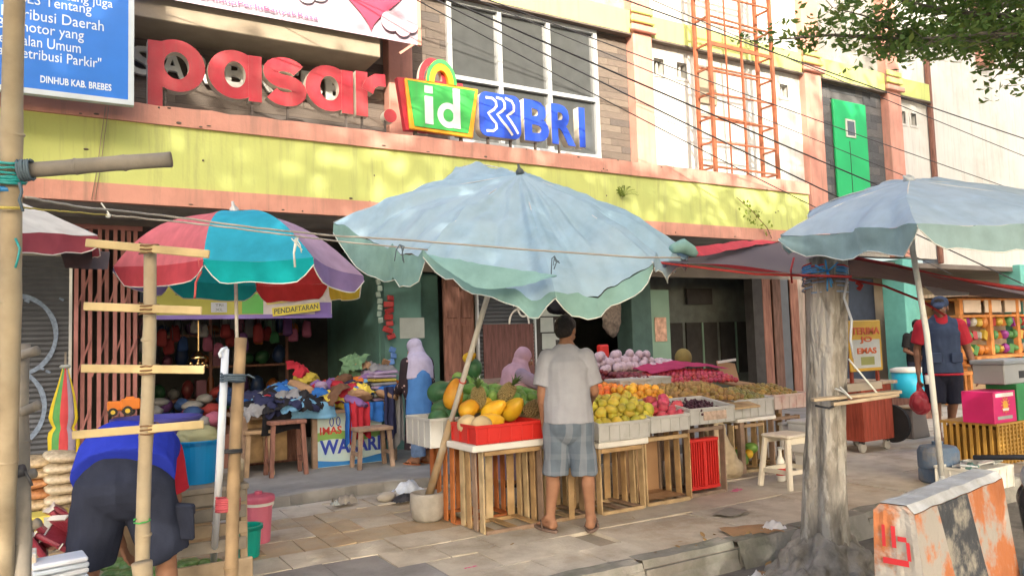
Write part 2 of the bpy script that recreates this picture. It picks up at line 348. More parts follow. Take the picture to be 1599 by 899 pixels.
# ================================================================ the market building
B = thing('market_building', 'two storey market hall with salmon and lime yellow fascia over open shop bays', 'building', (4, 9.6, 0))
WY = 9.6
def wall_rect(x0, x1, z0, z1, holes, m, y0=WY, y1=WY+.25, name='wall'):
    xs = sorted({x0, x1, *[h[0] for h in holes], *[h[1] for h in holes]}); zs = sorted({z0, z1, *[h[2] for h in holes], *[h[3] for h in holes]}); mb = MB()
    vid = {}
    def vv(x, y, z):
        k = (x, y, z)
        if k not in vid: vid[k] = len(mb.v); mb.v.append(V(k))
        return vid[k]
    solid = lambda i, j: 0 <= i < len(xs)-1 and 0 <= j < len(zs)-1 and not any(h[0] <= xs[i] < h[1] and h[2] <= zs[j] < h[3] for h in holes)
    for i in range(len(xs)-1):
        for j in range(len(zs)-1):
            if not solid(i, j): continue
            a, b, c, d = xs[i], xs[i+1], zs[j], zs[j+1]
            F = [[(a, y0, c), (b, y0, c), (b, y0, d), (a, y0, d)], [(a, y1, d), (b, y1, d), (b, y1, c), (a, y1, c)]]
            if not solid(i-1, j): F.append([(a, y1, c), (a, y0, c), (a, y0, d), (a, y1, d)])
            if not solid(i+1, j): F.append([(b, y0, c), (b, y1, c), (b, y1, d), (b, y0, d)])
            if not solid(i, j-1): F.append([(a, y1, c), (b, y1, c), (b, y0, c), (a, y0, c)])
            if not solid(i, j+1): F.append([(a, y0, d), (b, y0, d), (b, y1, d), (a, y1, d)])
            for f in F: mb.f.append([vv(*p) for p in f]); mb.mi.append(0)
    return mb.build(name, m, B)
TOP = 12.0
# canopy and fascia
block('canopy_slab', (-5, 8.62, 3.0), (11.03, WY, 4.0), CONC, B)
for nm, z0, z1, m, y0 in (('fascia_band', 3.0, 3.19, PINK, 8.545), ('fascia_band', 3.19, 3.84, YEL, 8.56), ('fascia_band', 3.84, 4.04, PINK, 8.53)):
    mb = MB(); n = 90     # hand plastered: lower and upper edges wander a little
    for i in range(n+1):
        xq = -5+16.06*i/n; w = .012*noise.noise(V((xq*1.7, z0*5, 0)))
        cz = z1+(.02*noise.noise(V((xq*4, 2, 7))) if z1 > 4 else w*0)
        mb.v += [V((xq, y0+w*.6, z0)), V((xq, y0+w*.6, cz)), V((xq, 8.63, cz)), V((xq, 8.63, z0))]
    for i in range(n):
        for j in range(4): a = i*4+j; b_ = i*4+(j+1) % 4; mb.f.append([a, a+4, b_+4, b_]); mb.mi.append(0)
    mb.f += [[0, 1, 2, 3], [n*4+3, n*4+2, n*4+1, n*4]]; mb.mi += [0, 0]
    o = mb.build(nm, m, B); o['label'] = {PINK.name: 'salmon band of the fascia', YEL.name: 'broad lime yellow band of the fascia'}[m.name]
for dx in (0, 5): MB().tube([AY(165+dx, 166, 8.51), AY(158+dx, 215, 8.53), AY(152+dx, 262, 8.54), AY(143+dx, 312, 8.52)], .004, 5).build('conduit', BEIGE, B, smooth=True)
for k in range(46):                                       # chips, nail heads and plugs in the render
    z = random.choice((3.86, 3.87, 4.02, 3.2, 3.03, 3.5)); xq = random.uniform(-.3, 11); MB().ball((xq, 8.528 if z > 3.84 else 8.556 if z > 3.19 else 8.542, z+random.uniform(-.02, .02)), (random.uniform(.006, .03), .006, random.uniform(.005, .014)), 7, 5).build('chip', mat('chip_dark', (.12, .10, .085), rough=.95), B)
# upper storey walls
wall_rect(-5, 4.78, 4.0, TOP, [], CONC, WY+.06, WY+.3)
wall_rect(4.78, 8.1, 4.0, TOP, [(4.83, 7.36, 4.36, 6.40)], CONC, WY+.06, WY+.3)
vents1 = [(8.63, 8.86, 5.92, 6.19), (9.15, 9.38, 5.93, 6.20), (11.75, 11.98, 5.95, 6.2)]
wall_rect(8.5, 12.33, 4.0, TOP, vents1, WHITE)
vents2 = [(15.52, 15.72, 5.9, 6.17), (15.92, 16.12, 5.9, 6.17)]
wall_rect(12.81, 14.95, 3.0, TOP, [], CONC, WY+.06, WY+.3); wall_rect(15.4, 16.54, 3.0, TOP, vents2, WHITE)
for (a, b, c, d) in vents1+vents2:
    f = MB(); g = .045
    for lo, hi in (((a-g, WY-.015, c-g), (b+g, WY+.02, c)), ((a-g, WY-.015, d), (b+g, WY+.02, d+g)), ((a-g, WY-.015, c), (a, WY+.02, d)), ((b, WY-.015, c), (b+g, WY+.02, d))): f.box(lo, hi)
    fo = f.build('vent', WHITE, B)
    MB().box((a, WY+.2, c), (b, WY+.22, d)).build('vent_shade_sheet', mat('vent_hole_shade', (.012, .012, .012), rough=.9), fo)  # near-black sheet: colour stands in for the shade of a deeper open hole
    MB().box(((a+b)/2+.01, WY+.07, c), ((a+b)/2+.05, WY+.1, d)).build('vent_bar', WHITE, fo)
# parapet band, its cast shadow on the wall built as a dark strip below
for x0, x1 in ((4.3, 8.08), (8.52, 12.31), (12.83, 14.93), (15.42, 16.54)):
    block('parapet_band', (x0, WY-.10, 6.47), (x1, WY-.004, 6.86), YEL, B); block('band_shadow_strip', (x0, WY-.13, 6.435), (x1, WY-.006, 6.467), PLK[0], B)
# pilasters with stepped collars
for x0, x1, zb in ((3.82, 4.17, 4.0), (8.1, 8.5, 4.0), (12.33, 12.81, 3.0), (14.95, 15.4, 3.0)):
    p = block('pilaster', (x0, WY-.14, zb), (x1, WY+.28, TOP), PINK, B, bevel=.01)
    if x0 > 4.5:
        for k, (zz, gr) in enumerate(((6.5, .07), (6.66, .05), (6.82, .035))):
            MB().box((x0-gr, WY-.14-gr, zz), (x1+gr, WY-.145, zz+.11)).build('collar', YEL if k else PINK, p, bevel=.015)
# cladding, plank by plank
PM = {}
def planks(x0, x1, z0, z1, h, ln, ms, yf):
    z = z0; r = 0
    while z < z1-.01:
        hh = min(h, z1-z); x = x0-(r % 3)*ln*.31
        while x < x1:
            a, b = max(x, x0), min(x+ln, x1); x += ln
            if b-a < .08: continue
            o = link('plank', UNIT, B); d = random.uniform(.026, .034)
            o.location = V(((a+b)/2, yf-d/2+.02, z+hh/2))-B.location; o.scale = (b-a-.004, d, hh-.004); setmat(o, random.choice(ms))
        z += hh; r += 1
planks(-1.0, 3.81, 4.05, 5.3, .125, 2.2, PLK, WY+.04); planks(4.19, 4.80, 4.05, 7.0, .125, .7, PLK, WY+.04); planks(7.42, 8.09, 4.05, 6.43, .11, .7, PLK, WY+.04)
planks(12.82, 13.27, 3.1, 6.43, .16, .5, GPL, WY+.04); planks(14.33, 14.94, 3.1, 6.43, .16, .62, GPL, WY+.04); planks(13.27, 14.33, 6.14, 6.43, .15, 1.2, GPL, WY+.04)
# big window
wf = MB()
X0, X1, Z0, Z1 = 4.80, 7.40, 4.33, 6.43; cols = [4.80, 5.63, 6.50, 7.40]; zm = 5.28
for xx in cols: wf.box((xx-.035, WY-.03, Z0), (xx+.035, WY+.09, Z1))
wfo = wf.build('window', FRAME, B)
for i in range(3):
    for zz in (Z0+.03, zm, Z1-.03): MB().box((cols[i]+.035, WY-.028, zz-.03), (cols[i+1]-.035, WY+.085, zz+.03)).build('rail', FRAME, wfo)
    for a, b in ((Z0+.06, zm-.03), (zm+.03, Z1-.06)): MB().box((cols[i]+.035, WY+.03, a), (cols[i+1]-.035, WY+.04, b)).build('pane', GLASS, wfo)
block('room_behind_window', (4.84, WY+.295, 4.37), (7.35, WY+.32, 6.39), BEIGE, B)
# green panel with a small window
gp = MB().box((13.28, WY-.03, 4.0), (14.32, WY+.02, 6.12)).build('panel_door', GREEN, B, bevel=.008)
MB().box((13.62, WY-.05, 5.38), (13.92, WY-.031, 5.75)).build('small_frame', WHITE, gp); MB().box((13.66, WY-.056, 5.42), (13.88, WY-.051, 5.71)).build('small_pane', GLASS, gp)
MB().box((13.72, WY-.035, 4.1), (13.735, WY-.031, 5.3)).build('panel_seam', DARK, gp)
# beam over the letters
block('roof_beam', (-5, 8.98, 5.13), (3.52, WY+.05, 7.5), BEIGE, B, bevel=.01)
# soffit strip, lintels and shop bays under the canopy
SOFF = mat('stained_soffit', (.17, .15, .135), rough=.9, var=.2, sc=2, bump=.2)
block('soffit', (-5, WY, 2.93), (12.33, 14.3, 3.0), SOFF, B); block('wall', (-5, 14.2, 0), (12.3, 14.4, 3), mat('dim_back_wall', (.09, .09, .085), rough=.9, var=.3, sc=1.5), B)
SY = 9.75
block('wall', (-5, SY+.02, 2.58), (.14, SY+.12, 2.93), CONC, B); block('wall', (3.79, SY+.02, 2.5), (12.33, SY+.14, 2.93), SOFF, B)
def shutter(x0, x1, z0, z1, y, lbl):
    f = MB(); n = int((z1-z0)/.055)
    for i in range(n):
        z = z0+(z1-z0)*i/n; h = (z1-z0)/n
        f.add([(x0, y+.012, z), (x1, y+.012, z), (x1, y-.008, z+h*.5), (x0, y-.008, z+h*.5), (x1, y+.012, z+h), (x0, y+.012, z+h)], [(0, 1, 2, 3), (3, 2, 4, 5)])
    o = f.build('shutter', SHUT, B); o['label'] = lbl
    for xx in (x0-.03, x1+.0): MB().box((xx, y-.03, z0), (xx+.03, y+.03, z1)).build('shutter_track', FRAME, o)
    return o
sh = shutter(-3, .13, .1, 2.58, SY, 'closed roller shutter with chalk circles at the left')
def ring2(cx, cz, rx, rz, w, y, a0=0, a1=6.283, n=40, t=.003):
    f = MB()
    for i in range(n):
        q0, q1 = a0+(a1-a0)*i/n, a0+(a1-a0)*(i+1)/n; ww = w*(1+.35*noise.noise(V((q0*2, cx, 0))))
        P = [(cx+(rx+s*ww/2)*math.cos(q), y, cz+(rz+s*ww/2)*math.sin(q)) for q, s in ((q0, -1), (q0, 1), (q1, 1), (q1, -1))]
        f.add(P+[(p[0], y+t, p[2]) for p in P], [(3, 2, 1, 0), (0, 1, 5, 4), (2, 3, 7, 6)])
    return f
for cx, cz, a0, a1 in ((-.35, 1.72, -1.9, 2.6), (-.45, .95, -1.7, 2.0), (-.55, .95, 2.3, 4.2)): ring2(cx, cz, .36, .42, .05, SY-.012, a0, a1).build('chalk_ring', CHALK, sh)
for px, py in ((42, 470), (60, 470), (96, 467), (65, 575), (75, 580)):
    p = AY(px, py, SY-.012); MB().obox(p, (.05, .003, .025), (0, .5, 0)).build('chalk_mark', CHALK, sh)
# folded scissor gate
g1 = MB().box((.15, SY-.12, 2.88), (.85, SY-.08, 2.93)).build('folding_gate', MAROON, B); g1['label'] = 'maroon scissor gate folded open beside the shutter'
for i in range(9):
    xg = .19+i*.075+random.uniform(-.01, .01); yg = SY-.1+random.uniform(-.07, .05)
    MB().box((xg-.02, yg-.012, .1), (xg+.02, yg+.012, 2.88)).build('gate_bar', MAROON, g1)
for i in range(4):
    for z in (.5, 1.25, 2.0): MB().bar((.2+i*.15, SY-.12, z), (.34+i*.15, SY-.12, z+.42), .02, .006, (0, 1, 0)).build('gate_brace', MAROON, g1)
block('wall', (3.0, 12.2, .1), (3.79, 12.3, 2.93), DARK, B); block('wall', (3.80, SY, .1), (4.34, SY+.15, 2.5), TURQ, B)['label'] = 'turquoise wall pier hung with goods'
block('wall', (4.34, SY+.25, .1), (4.72, SY+.4, 2.5), TURQ, B); block('wall', (3.78, SY+.15, .1), (3.9, 14.2, 2.93), TURQ, B)
# brown folding doors
for i, (a, b, y) in enumerate(((4.68, 4.93, SY-.02), (4.94, 5.19, SY+.05))):
    d = block('wooden_door', (a, y, .1), (b, y+.05, 2.5), BROWN, B, bevel=.006)
    for z0, z1 in ((.25, .95), (1.05, 1.75), (1.85, 2.4)): MB().box((a+.045, y-.014, z0), (b-.045, y-.001, z1)).build('door_panel', BROWN, d, bevel=.01)
MB().box((5.12, SY-.04, 1.2), (5.14, SY-.02, 1.4)).build('door_bolt', FRAME, B)
s2 = shutter(5.24, 6.18, .1, 2.5, SY+.02, 'dark roller shutter with white scrawl behind the fruit')
for cx, cz, rx, rz, a0, a1 in ((5.92, 1.75, .17, .22, 0, 4.5), (6.0, 2.02, .1, .16, 2, 5.6), (5.88, 2.1, .06, .12, 1, 4), (5.85, 1.22, .09, .1, 0, 6.2), (5.95, 1.30, .05, .12, 1, 4)): ring2(cx, cz, rx, rz, .03, SY+.004, a0, a1, 24).build('painted_scrawl', OFFW, s2)
block('wall', (5.3, SY-.02, .1), (6.15, SY+.0, 1.75), wood('maroon_board', (.14, .07, .065)), B)
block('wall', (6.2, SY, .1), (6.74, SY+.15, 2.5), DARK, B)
NOTE = mat('notice_paper', (.36, .40, .39), rough=.9, var=.08)
for (a, b, c, d) in ((6.28, 6.70, 1.86, 2.06), (6.28, 6.52, 1.62, 1.84), (6.30, 6.55, 1.36, 1.6), (6.54, 6.72, 1.5, 1.8)):
    mb = MB().grid(lambda u, v: V((a+(b-a)*u, SY-.012-.01*math.sin(3*u+v), c+(d-c)*v)), 4, 4); mb.build('paper_notice', NOTE, B, smooth=True)
block('column', (7.98, SY-.1, .1), (8.4, SY+.3, 2.93), mat('dark_green_column', (.055, .10, .09), rough=.7, var=.15), B, bevel=.01)
block('wall', (8.44, SY+.05, .1), (8.92, SY+.12, 2.28), LGREEN, B)
block('poster', (8.58, SY+.035, 1.42), (8.83, SY+.046, 1.82), mat('orange_print', (.55, .33, .24), rough=.8, var=.35, sc=14), B)
# deep rooms behind the open doorways
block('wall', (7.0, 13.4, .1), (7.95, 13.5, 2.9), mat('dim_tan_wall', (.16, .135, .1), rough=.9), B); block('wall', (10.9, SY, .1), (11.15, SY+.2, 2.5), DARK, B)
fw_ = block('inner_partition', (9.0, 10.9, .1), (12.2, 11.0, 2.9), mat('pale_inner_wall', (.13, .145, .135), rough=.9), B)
for a, b, c, d in ((9.35, 10.2, .75, 1.75), (10.3, 11.1, .75, 1.75), (11.2, 12.0, .75, 1.75)):
    MB().box((a, 10.86, c), (b, 10.899, d)).build('inner_window', DARK, fw_)
    MB().box(((a+b)/2-.02, 10.84, c), ((a+b)/2+.02, 10.858, d)).build('inner_bar', LGREEN, fw_)
block('picture_frame', (9.3, 10.8, 1.95), (9.75, 10.85, 2.3), PLK[2], B); block('picture_frame', (10.3, 10.8, 2.1), (10.95, 10.85, 2.4), DARK, B)
for i in range(5): block('gate_leaf', (11.16+i*.24, SY-.03*(i % 2), .1), (11.38+i*.24, SY+.03-.03*(i % 2), 2.5), [BROWN, wood('dark_brown_slat', (.13, .075, .06)), SHUT, BROWN, wood('pale_slat', (.28, .25, .23))][i], B, bevel=.005)
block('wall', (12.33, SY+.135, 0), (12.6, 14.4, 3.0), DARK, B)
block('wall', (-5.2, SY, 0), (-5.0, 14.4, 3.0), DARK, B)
block('pipe', (16.55, WY-.1, 2.9), (16.66, WY+.0, 7.5), BROWN, B, bevel=.02)
block('wall', (12.33, SY-.13, .0), (12.81, SY+.13, 3.0), PINK, B)
# next building down the street
N2 = thing('white_building', 'tall blank white building beyond the market hall with salmon ribs', 'building', (20, WY, 0))
MB().box((16.68, WY+.02, 2.9), (40, WY+.4, 13)).build('wall', WHITE, N2)
for xx in (18.75, 24.0, 29.0): MB().box((xx, WY-.16, 7.7), (xx+.5, WY+.015, 13)).build('rib', PINK, N2, bevel=.01)
MB().box((12.82, 11.5, -.02), (40, 11.7, 2.95)).build('shopfront_wall', mat('street_shop_wall', (.34, .30, .25), rough=.9, var=.2, sc=1.5), N2)
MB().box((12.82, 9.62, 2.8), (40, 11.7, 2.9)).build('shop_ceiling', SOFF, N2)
for xx in (13.0, 14.1): MB().box((xx, 10.2, 0), (xx+1.05, 10.28, 2.6)).build('shop_door', mat('navy_door', (.035, .045, .075), rough=.6), N2, bevel=.01)
for xx, w in ((15.05, .5), (19.7, .55), (25, .5), (30, .5)): MB().box((xx, 9.45, 0), (xx+w, 9.95, 2.95)).build('column', mat('turquoise_column', (.14, .42, .38), rough=.75, var=.1), N2, bevel=.015)
# ================================================================ signs
LY = 8.78
def stroke(pts, w):
    """thick rounded stroke outline through 2d points, as quads"""
    return pts, w
def glyph(parts, name, face, ret, parent, y0, y1):
    """parts: closed 2d strips (inner, outer point lists); front face in 'face', returns in 'ret'"""
    mb = MB()
    for k, (A, Bq) in enumerate(parts):
        e = k*.003; n = len(A); vs = [V((x, y0-e, z)) for x, z in A]+[V((x, y0-e, z)) for x, z in Bq]+[V((x, y1, z)) for x, z in A]+[V((x, y1, z)) for x, z in Bq]
        ff, fr = [], []
        for i in range(n-1):
            ff.append((i, i+1, n+i+1, n+i)); fr += [(i+1, i, 2*n+i, 2*n+i+1), (n+i, n+i+1, 3*n+i+1, 3*n+i)]
        fr += [(0, n, 3*n, 2*n), (n-1, 2*n+n-1, 3*n+n-1, n+n-1)]
        mb.cur = 0; mb.add(vs, ff); mb.cur = 1; mb.add(vs, fr)
    return mb.build(name, [face, ret], parent)
def ringstrip(cx, cz, ro, rzo, ri, rzi, a0=0, a1=2*math.pi, n=36):
    q = [a0+(a1-a0)*i/n for i in range(n+1)]
    return [(cx+ri*math.cos(t), cz+rzi*math.sin(t)) for t in q], [(cx+ro*math.cos(t), cz+rzo*math.sin(t)) for t in q]
def barstrip(x0, x1, z0, z1): return [(x0, z0), (x0, z1)], [(x1, z0), (x1, z1)]
def sstrip(cx, cz, w, h, t, n=14):
    """an S from two arcs"""
    r = h/4+t/4; rx = w/2-t/2; c1, c2 = cz+h/2-t/2-(h/4-t/4), cz-h/2+t/2+(h/4-t/4); rr = h/4-t/4; P = []
    for i in range(n+1): a = math.radians(25+(270-25)*i/n); P.append((cx+rx*math.cos(a), c1+rr*math.sin(a)))
    for i in range(n+1): a = math.radians(90-(90+155)*i/n); P.append((cx+rx*math.cos(a), c2+rr*math.sin(a)))
    return thick(P, t)
def thick(P, t):
    A, Bq = [], []
    for i, p in enumerate(P):
        a, b = P[max(i-1, 0)], P[min(i+1, len(P)-1)]; dx, dz = b[0]-a[0], b[1]-a[1]; L = math.hypot(dx, dz) or 1
        nx, nz = -dz/L*t/2, dx/L*t/2; A.append((p[0]+nx, p[1]+nz)); Bq.append((p[0]-nx, p[1]-nz))
    return A, Bq
sgn = thing('market_sign', 'large red letters spelling pasar with a round full stop, on the salmon ledge', 'sign', (2.2, LY, 4.05))
XB, XT, TH = 4.29, 4.845, .135; cz = (XB+XT)/2; hz = (XT-XB)/2
def letter(parts, n): return glyph(parts, 'letter', RED, CREAM, sgn, LY, LY+.12)
letter([ringstrip(1.105, cz+.005, .29, hz+.01, .125, .15), barstrip(.82, .965, 4.07, XT-.03)], 'p')
for xa in (1.71, 2.79): letter([ringstrip(xa, cz, .29, hz, .115, .15), barstrip(xa+.145, xa+.29, XB-.005, XT-.03)], 'a')
letter([sstrip(2.265, cz, .50, hz*2+.02, .165)], 's')
letter([barstrip(3.115, 3.265, XB-.01, XT-.01), thick([(3.26, 4.6), (3.30, 4.70), (3.38, 4.755), (3.50, 4.765)], .155)], 'r')
letter([ringstrip(3.555, 4.33, .085, .085, .001, .001)], '.')
for xx in (1.0, 1.9, 2.3, 3.0, 3.2, 3.5): MB().box((xx-.012, LY+.03, 4.03), (xx+.012, LY+.055, 4.32)).build('stay', PLK[2], sgn)
# white letters on the cladding behind
wl = thing('wall_lettering', 'white capital letters reading PASAR BREBES fixed to the dark cladding behind the red letters', 'lettering', (2, 9.55, 4.6))
xs_ = [.18, .48, .76, 1.11, 1.50, 2.0, 2.30, 2.62, 2.93, 3.24, 3.52]
for ch, xx in zip('PASARBREBES', [-.02, .24, .50, .82, 1.13, 1.55, 1.88, 2.2, 2.5, 2.82, 3.12]):
    zz = 4.68
    text(ch, OFFW, wl, .22+xx*.98, zz, .27, .34, WY+.0, .05, .025, 'letter')
# shopping bag sign 'id'
bagY = 8.74
bg_ = thing('bag_sign', 'green shopping bag shaped sign with pale letters id and two loop handles', 'sign', (4.2, bagY, 4.05))
MB().prism([(3.66, 4.84), (4.58, 4.89), (4.62, 4.20), (3.76, 4.18)], bagY+.05, bagY+.14).build('back_panel', RED, bg_)
MB().prism([(3.745, 4.83), (4.79, 4.83), (4.69, 4.16), (3.80, 4.185)], bagY, bagY+.045).build('edge_panel', ORANGE, bg_, bevel=.01)
MB().prism([(3.775, 4.80), (4.735, 4.80), (4.615, 4.215), (3.855, 4.225)], bagY-.012, bagY-.002).build('bag_front', LIME, bg_)
glyph([ringstrip(4.16, 4.87, .20, .30, .13, .21, 0, math.pi)], 'handle', RED, CREAM, bg_, bagY+.06, bagY+.13)
glyph([ringstrip(4.25, 4.83, .20, .29, .10, .17, 0, math.pi)], 'handle', ORANGE, ORANGE, bg_, bagY-.004, bagY+.05)
glyph([ringstrip(4.25, 4.83, .215, .31, .175, .26, 0, math.pi)], 'handle', LIME, LIME, bg_, bagY-.012, bagY-.006)
PLW = plastic('lilac_white_face', (.66, .68, .74))
iY = bagY-.014
for parts in ([barstrip(4.0, 4.115, 4.27, 4.63)], [barstrip(4.0, 4.115, 4.67, 4.765)], [ringstrip(4.33, 4.415, .155, .165, .075, .085), barstrip(4.40, 4.50, 4.255, 4.78)]):
    glyph(parts, 'letter', PLW, PLW, bg_, iY-.004, iY+.001)
for xx in (3.9, 4.55): MB().box((xx-.02, bagY+.06, 4.03), (xx+.02, bagY+.1, 4.25)).build('stay', PLK[2], bg_)
# BRI
bY = 8.75
bs = thing('bank_sign', 'raised royal blue letters BRI beside a rounded square emblem on the salmon ledge', 'sign', (5.6, bY, 4.05))
def rsq(x0, x1, z0, z1, r, n=6):
    P = []
    for cx, cz_, a in ((x1-r, z1-r, 0), (x0+r, z1-r, 90), (x0+r, z0+r, 180), (x1-r, z0+r, 270)):
        for i in range(n+1): t = math.radians(a+90*i/n); P.append((cx+r*math.cos(t), cz_+r*math.sin(t)))
    return P[::-1]
MB().prism(rsq(4.80, 5.44, 4.22, 4.82, .11), bY+.012, bY+.14).build('emblem_back', CREAM, bs)
MB().prism(rsq(4.80, 5.44, 4.22, 4.82, .11), bY, bY+.011).build('emblem_face', BLUE, bs)
def em(P, t): glyph([thick(P, t)], 'emblem_stroke', CREAM, CREAM, bs, bY-.005, bY+.002)
em([(4.90, 4.74), (5.0, 4.74), (5.055, 4.70), (5.06, 4.64), (5.02, 4.59), (4.93, 4.53), (4.98, 4.47), (5.05, 4.40), (5.055, 4.34), (5.0, 4.295), (4.90, 4.29)], .034)
em([(5.06, 4.76), (5.15, 4.75), (5.19, 4.70), (5.19, 4.63), (5.14, 4.58), (5.07, 4.53), (5.14, 4.45), (5.22, 4.37), (5.30, 4.27)], .034)
em([(5.20, 4.77), (5.30, 4.74), (5.335, 4.68), (5.33, 4.61), (5.27, 4.56), (5.22, 4.53), (5.28, 4.46), (5.34, 4.38), (5.39, 4.30)], .034)
for ch, a, w in (('B', 5.50, .40), ('R', 5.95, .40), ('I', 6.42, .10)):
    text(ch, BLUE, bs, a, 4.23, w, .575, bY+.012, .012, .03, 'letter'); text(ch, CREAM, bs, a-.004, 4.226, w+.008, .583, bY+.13, .117, .03, 'letter_return')
for xx in (4.95, 5.3, 5.7, 6.1): MB().box((xx-.015, bY+.05, 4.03), (xx+.015, bY+.08, 4.3)).build('stay', PLK[2], bs)
# blue regulation board on posts
sY = 8.2
bd = thing('notice_board', 'blue municipal parking fee notice board in a pale frame on a grey post', 'sign', (-.4, sY, 0))
c0, c1 = AY(200, 157, sY), AY(-60, 120, sY); zb, xr = c0.z, c0.x; zt = zb+1.9; xl = xr-2.6
MB().box((xl, sY, zb), (xr, sY+.05, zt)).build('panel', SIGNB, bd)
FRM = plastic('pale_board_frame', (.50, .58, .64)); fr_ = MB()
for lo, hi in (((xl-.05, sY-.02, zb-.05), (xr+.05, sY+.06, zb)), ((xr, sY-.02, zb), (xr+.05, sY+.06, zt)), ((xl-.05, sY-.02, zt), (xr+.05, sY+.06, zt+.05)), ((xl-.05, sY-.02, zb), (xl, sY+.06, zt))): fr_.box(lo, hi)
fr_.build('frame', FRM, bd); MB().box((xl+1.40, sY+.06, -.03), (xl+1.50, sY+.14, zb+1.5)).build('post', FRM, bd); MB().box((xl+.3, sY+.06, -.03), (xl+.4, sY+.14, zb+1.5)).build('post', FRM, bd)
def bline(s, px0, px1, pyb, hpx, bold=.0):
    a = AY(px0, pyb, sY); b = AY(px1, pyb+(px1-px0)*.125, sY); t = AY(px0, pyb-hpx, sY)
    text(s, LETW, bd, a.x, a.z, b.x-a.x, t.z-a.z, sY-.0005, .003, bold, 'lettering')
bline('DINHUB KAB. BREBES', 63, 174, 129, 11, .02); bline('Bayar Retribusi Parkir"', -34, 158, 86, 22); bline('di Tepi Jalan Umum', -36, 126, 66, 22); bline('Kendaraan Bermotor yang', -118, 131, 31, 22); bline('dan Retribusi Daerah', -42, 162, 17, 17); bline('BREBES Tentang', -10, 143, 2, 21); bline('Undang-Undang juga', 0, 176, -13, 18)
# printed banner above the letters
bnY = 8.9
bn = thing('printed_banner', 'pink and white printed banner with a red heart balloon and clouds above the red letters', 'banner', (1.5, bnY, 5.36))
BNM = mat('banner_print', (.48, .47, .52), rough=.5, var=.08, sc=1, bump=.03, c2=(.48, .33, .42), c2s=.8, c2t=.5, c2w=.3)
MB().grid(lambda u, v: V((-2.4+6.42*u, bnY-.02*math.sin(9*u)*v*(1-v), 5.35+2.3*v)), 30, 8).build('sheet', BNM, bn, smooth=True)
def disc(cx, cz_, rx, rz, m, y, nm, fn=None):
    n = 28; P = [(cx+rx*math.cos(2*math.pi*i/n), cz_+rz*math.sin(2*math.pi*i/n)) for i in range(n)]
    if fn: P = [fn(2*math.pi*i/n) for i in range(n)]
    return MB().prism(P[::-1], y, y+.004).build(nm, m, bn)
PK = plastic('banner_pink', (.55, .05, .11), rough=.5); PL = plastic('banner_pale_pink', (.55, .36, .42), rough=.5); PW = plastic('banner_white', (.55, .54, .56), rough=.5)
disc(0, 0, 1, 1, PK, bnY-.030, 'printed_heart', lambda t: (3.36+.033*16*math.sin(t)**3, 6.02+.036*(13*math.cos(t)-5*math.cos(2*t)-2*math.cos(3*t)-math.cos(4*t))))
for cx, cz_, r in ((3.62, 5.58, .13), (3.78, 5.52, .11), (3.90, 5.57, .09)): disc(cx, cz_, r, r, PL, bnY-.037-cx*.001, 'printed_cloud')
for cx, cz_, r in ((2.7, 5.75, .12), (2.55, 5.68, .1), (-.2, 5.6, .2), (.5, 5.9, .16)): disc(cx, cz_, r, r*.8, PW, bnY-.028-abs(cx)*.001, 'printed_cloud')
BT = plastic('banner_lettering', (.45, .12, .26))
text('#KarenaHidupPerluBanyakRasa', BT, bn, 0.93, 5.40, 1.76, .068, bnY-.028, .004, .01)
MB().box((4.0, bnY-.01, 5.35), (4.05, bnY+.04, 8)).build('edge_bar', PINK, bn); MB().bar((3.75, bnY+.02, 5.2), (4.0, bnY+.02, 5.40), .03, .03).build('brace', PINK, bn)
# rusty steel frame standing on the ledge
sf = thing('steel_frame', 'rusty orange steel lattice frame standing on the ledge against the white wall', 'scaffold', (9.9, 9.1, 4.04))
FX = (9.14, 10.62); FYs = (8.80, 9.12)
for xx in FX:
    for y_ in FYs: MB().box((xx-.03, y_-.025, 4.04), (xx+.03, y_+.025, 9)).build('upright', RUST, sf)
MB().box((9.86, FYs[0]-.018, 4.04), (9.89, FYs[0]+.018, 9)).build('upright', RUST, sf)
zr = [4.2, 4.62, 5.02, 5.42, 5.85, 6.25, 6.7, 7.1, 7.5, 7.9, 8.3]
for i, z in enumerate(zr):
    j = random.uniform(-.03, .03)
    MB().bar((FX[0]+.031, FYs[0], z+j), (FX[1]-.031, FYs[0], z-j), .026, .06 if i == 5 else .026).build('rail', RUST, sf)
    for xx in FX: MB().bar((xx, FYs[0]+.026, z), (xx, FYs[1]-.026, z), .03, .03).build('rail', RUST, sf)
    if i % 2 == 0: MB().bar((FX[0]+.031, FYs[1], z+.1), (FX[1]-.031, FYs[1], z+.1), .03, .03).build('rail', RUST, sf)
MB().box((9.5, FYs[0]-.012, 4.05), (9.52, FYs[0]+.012, 9)).build('rod', RUST, sf)
MB().box((9.62, 9.56, 5.55), (10.05, 9.598, 6.15)).build('board', BEIGE, sf)
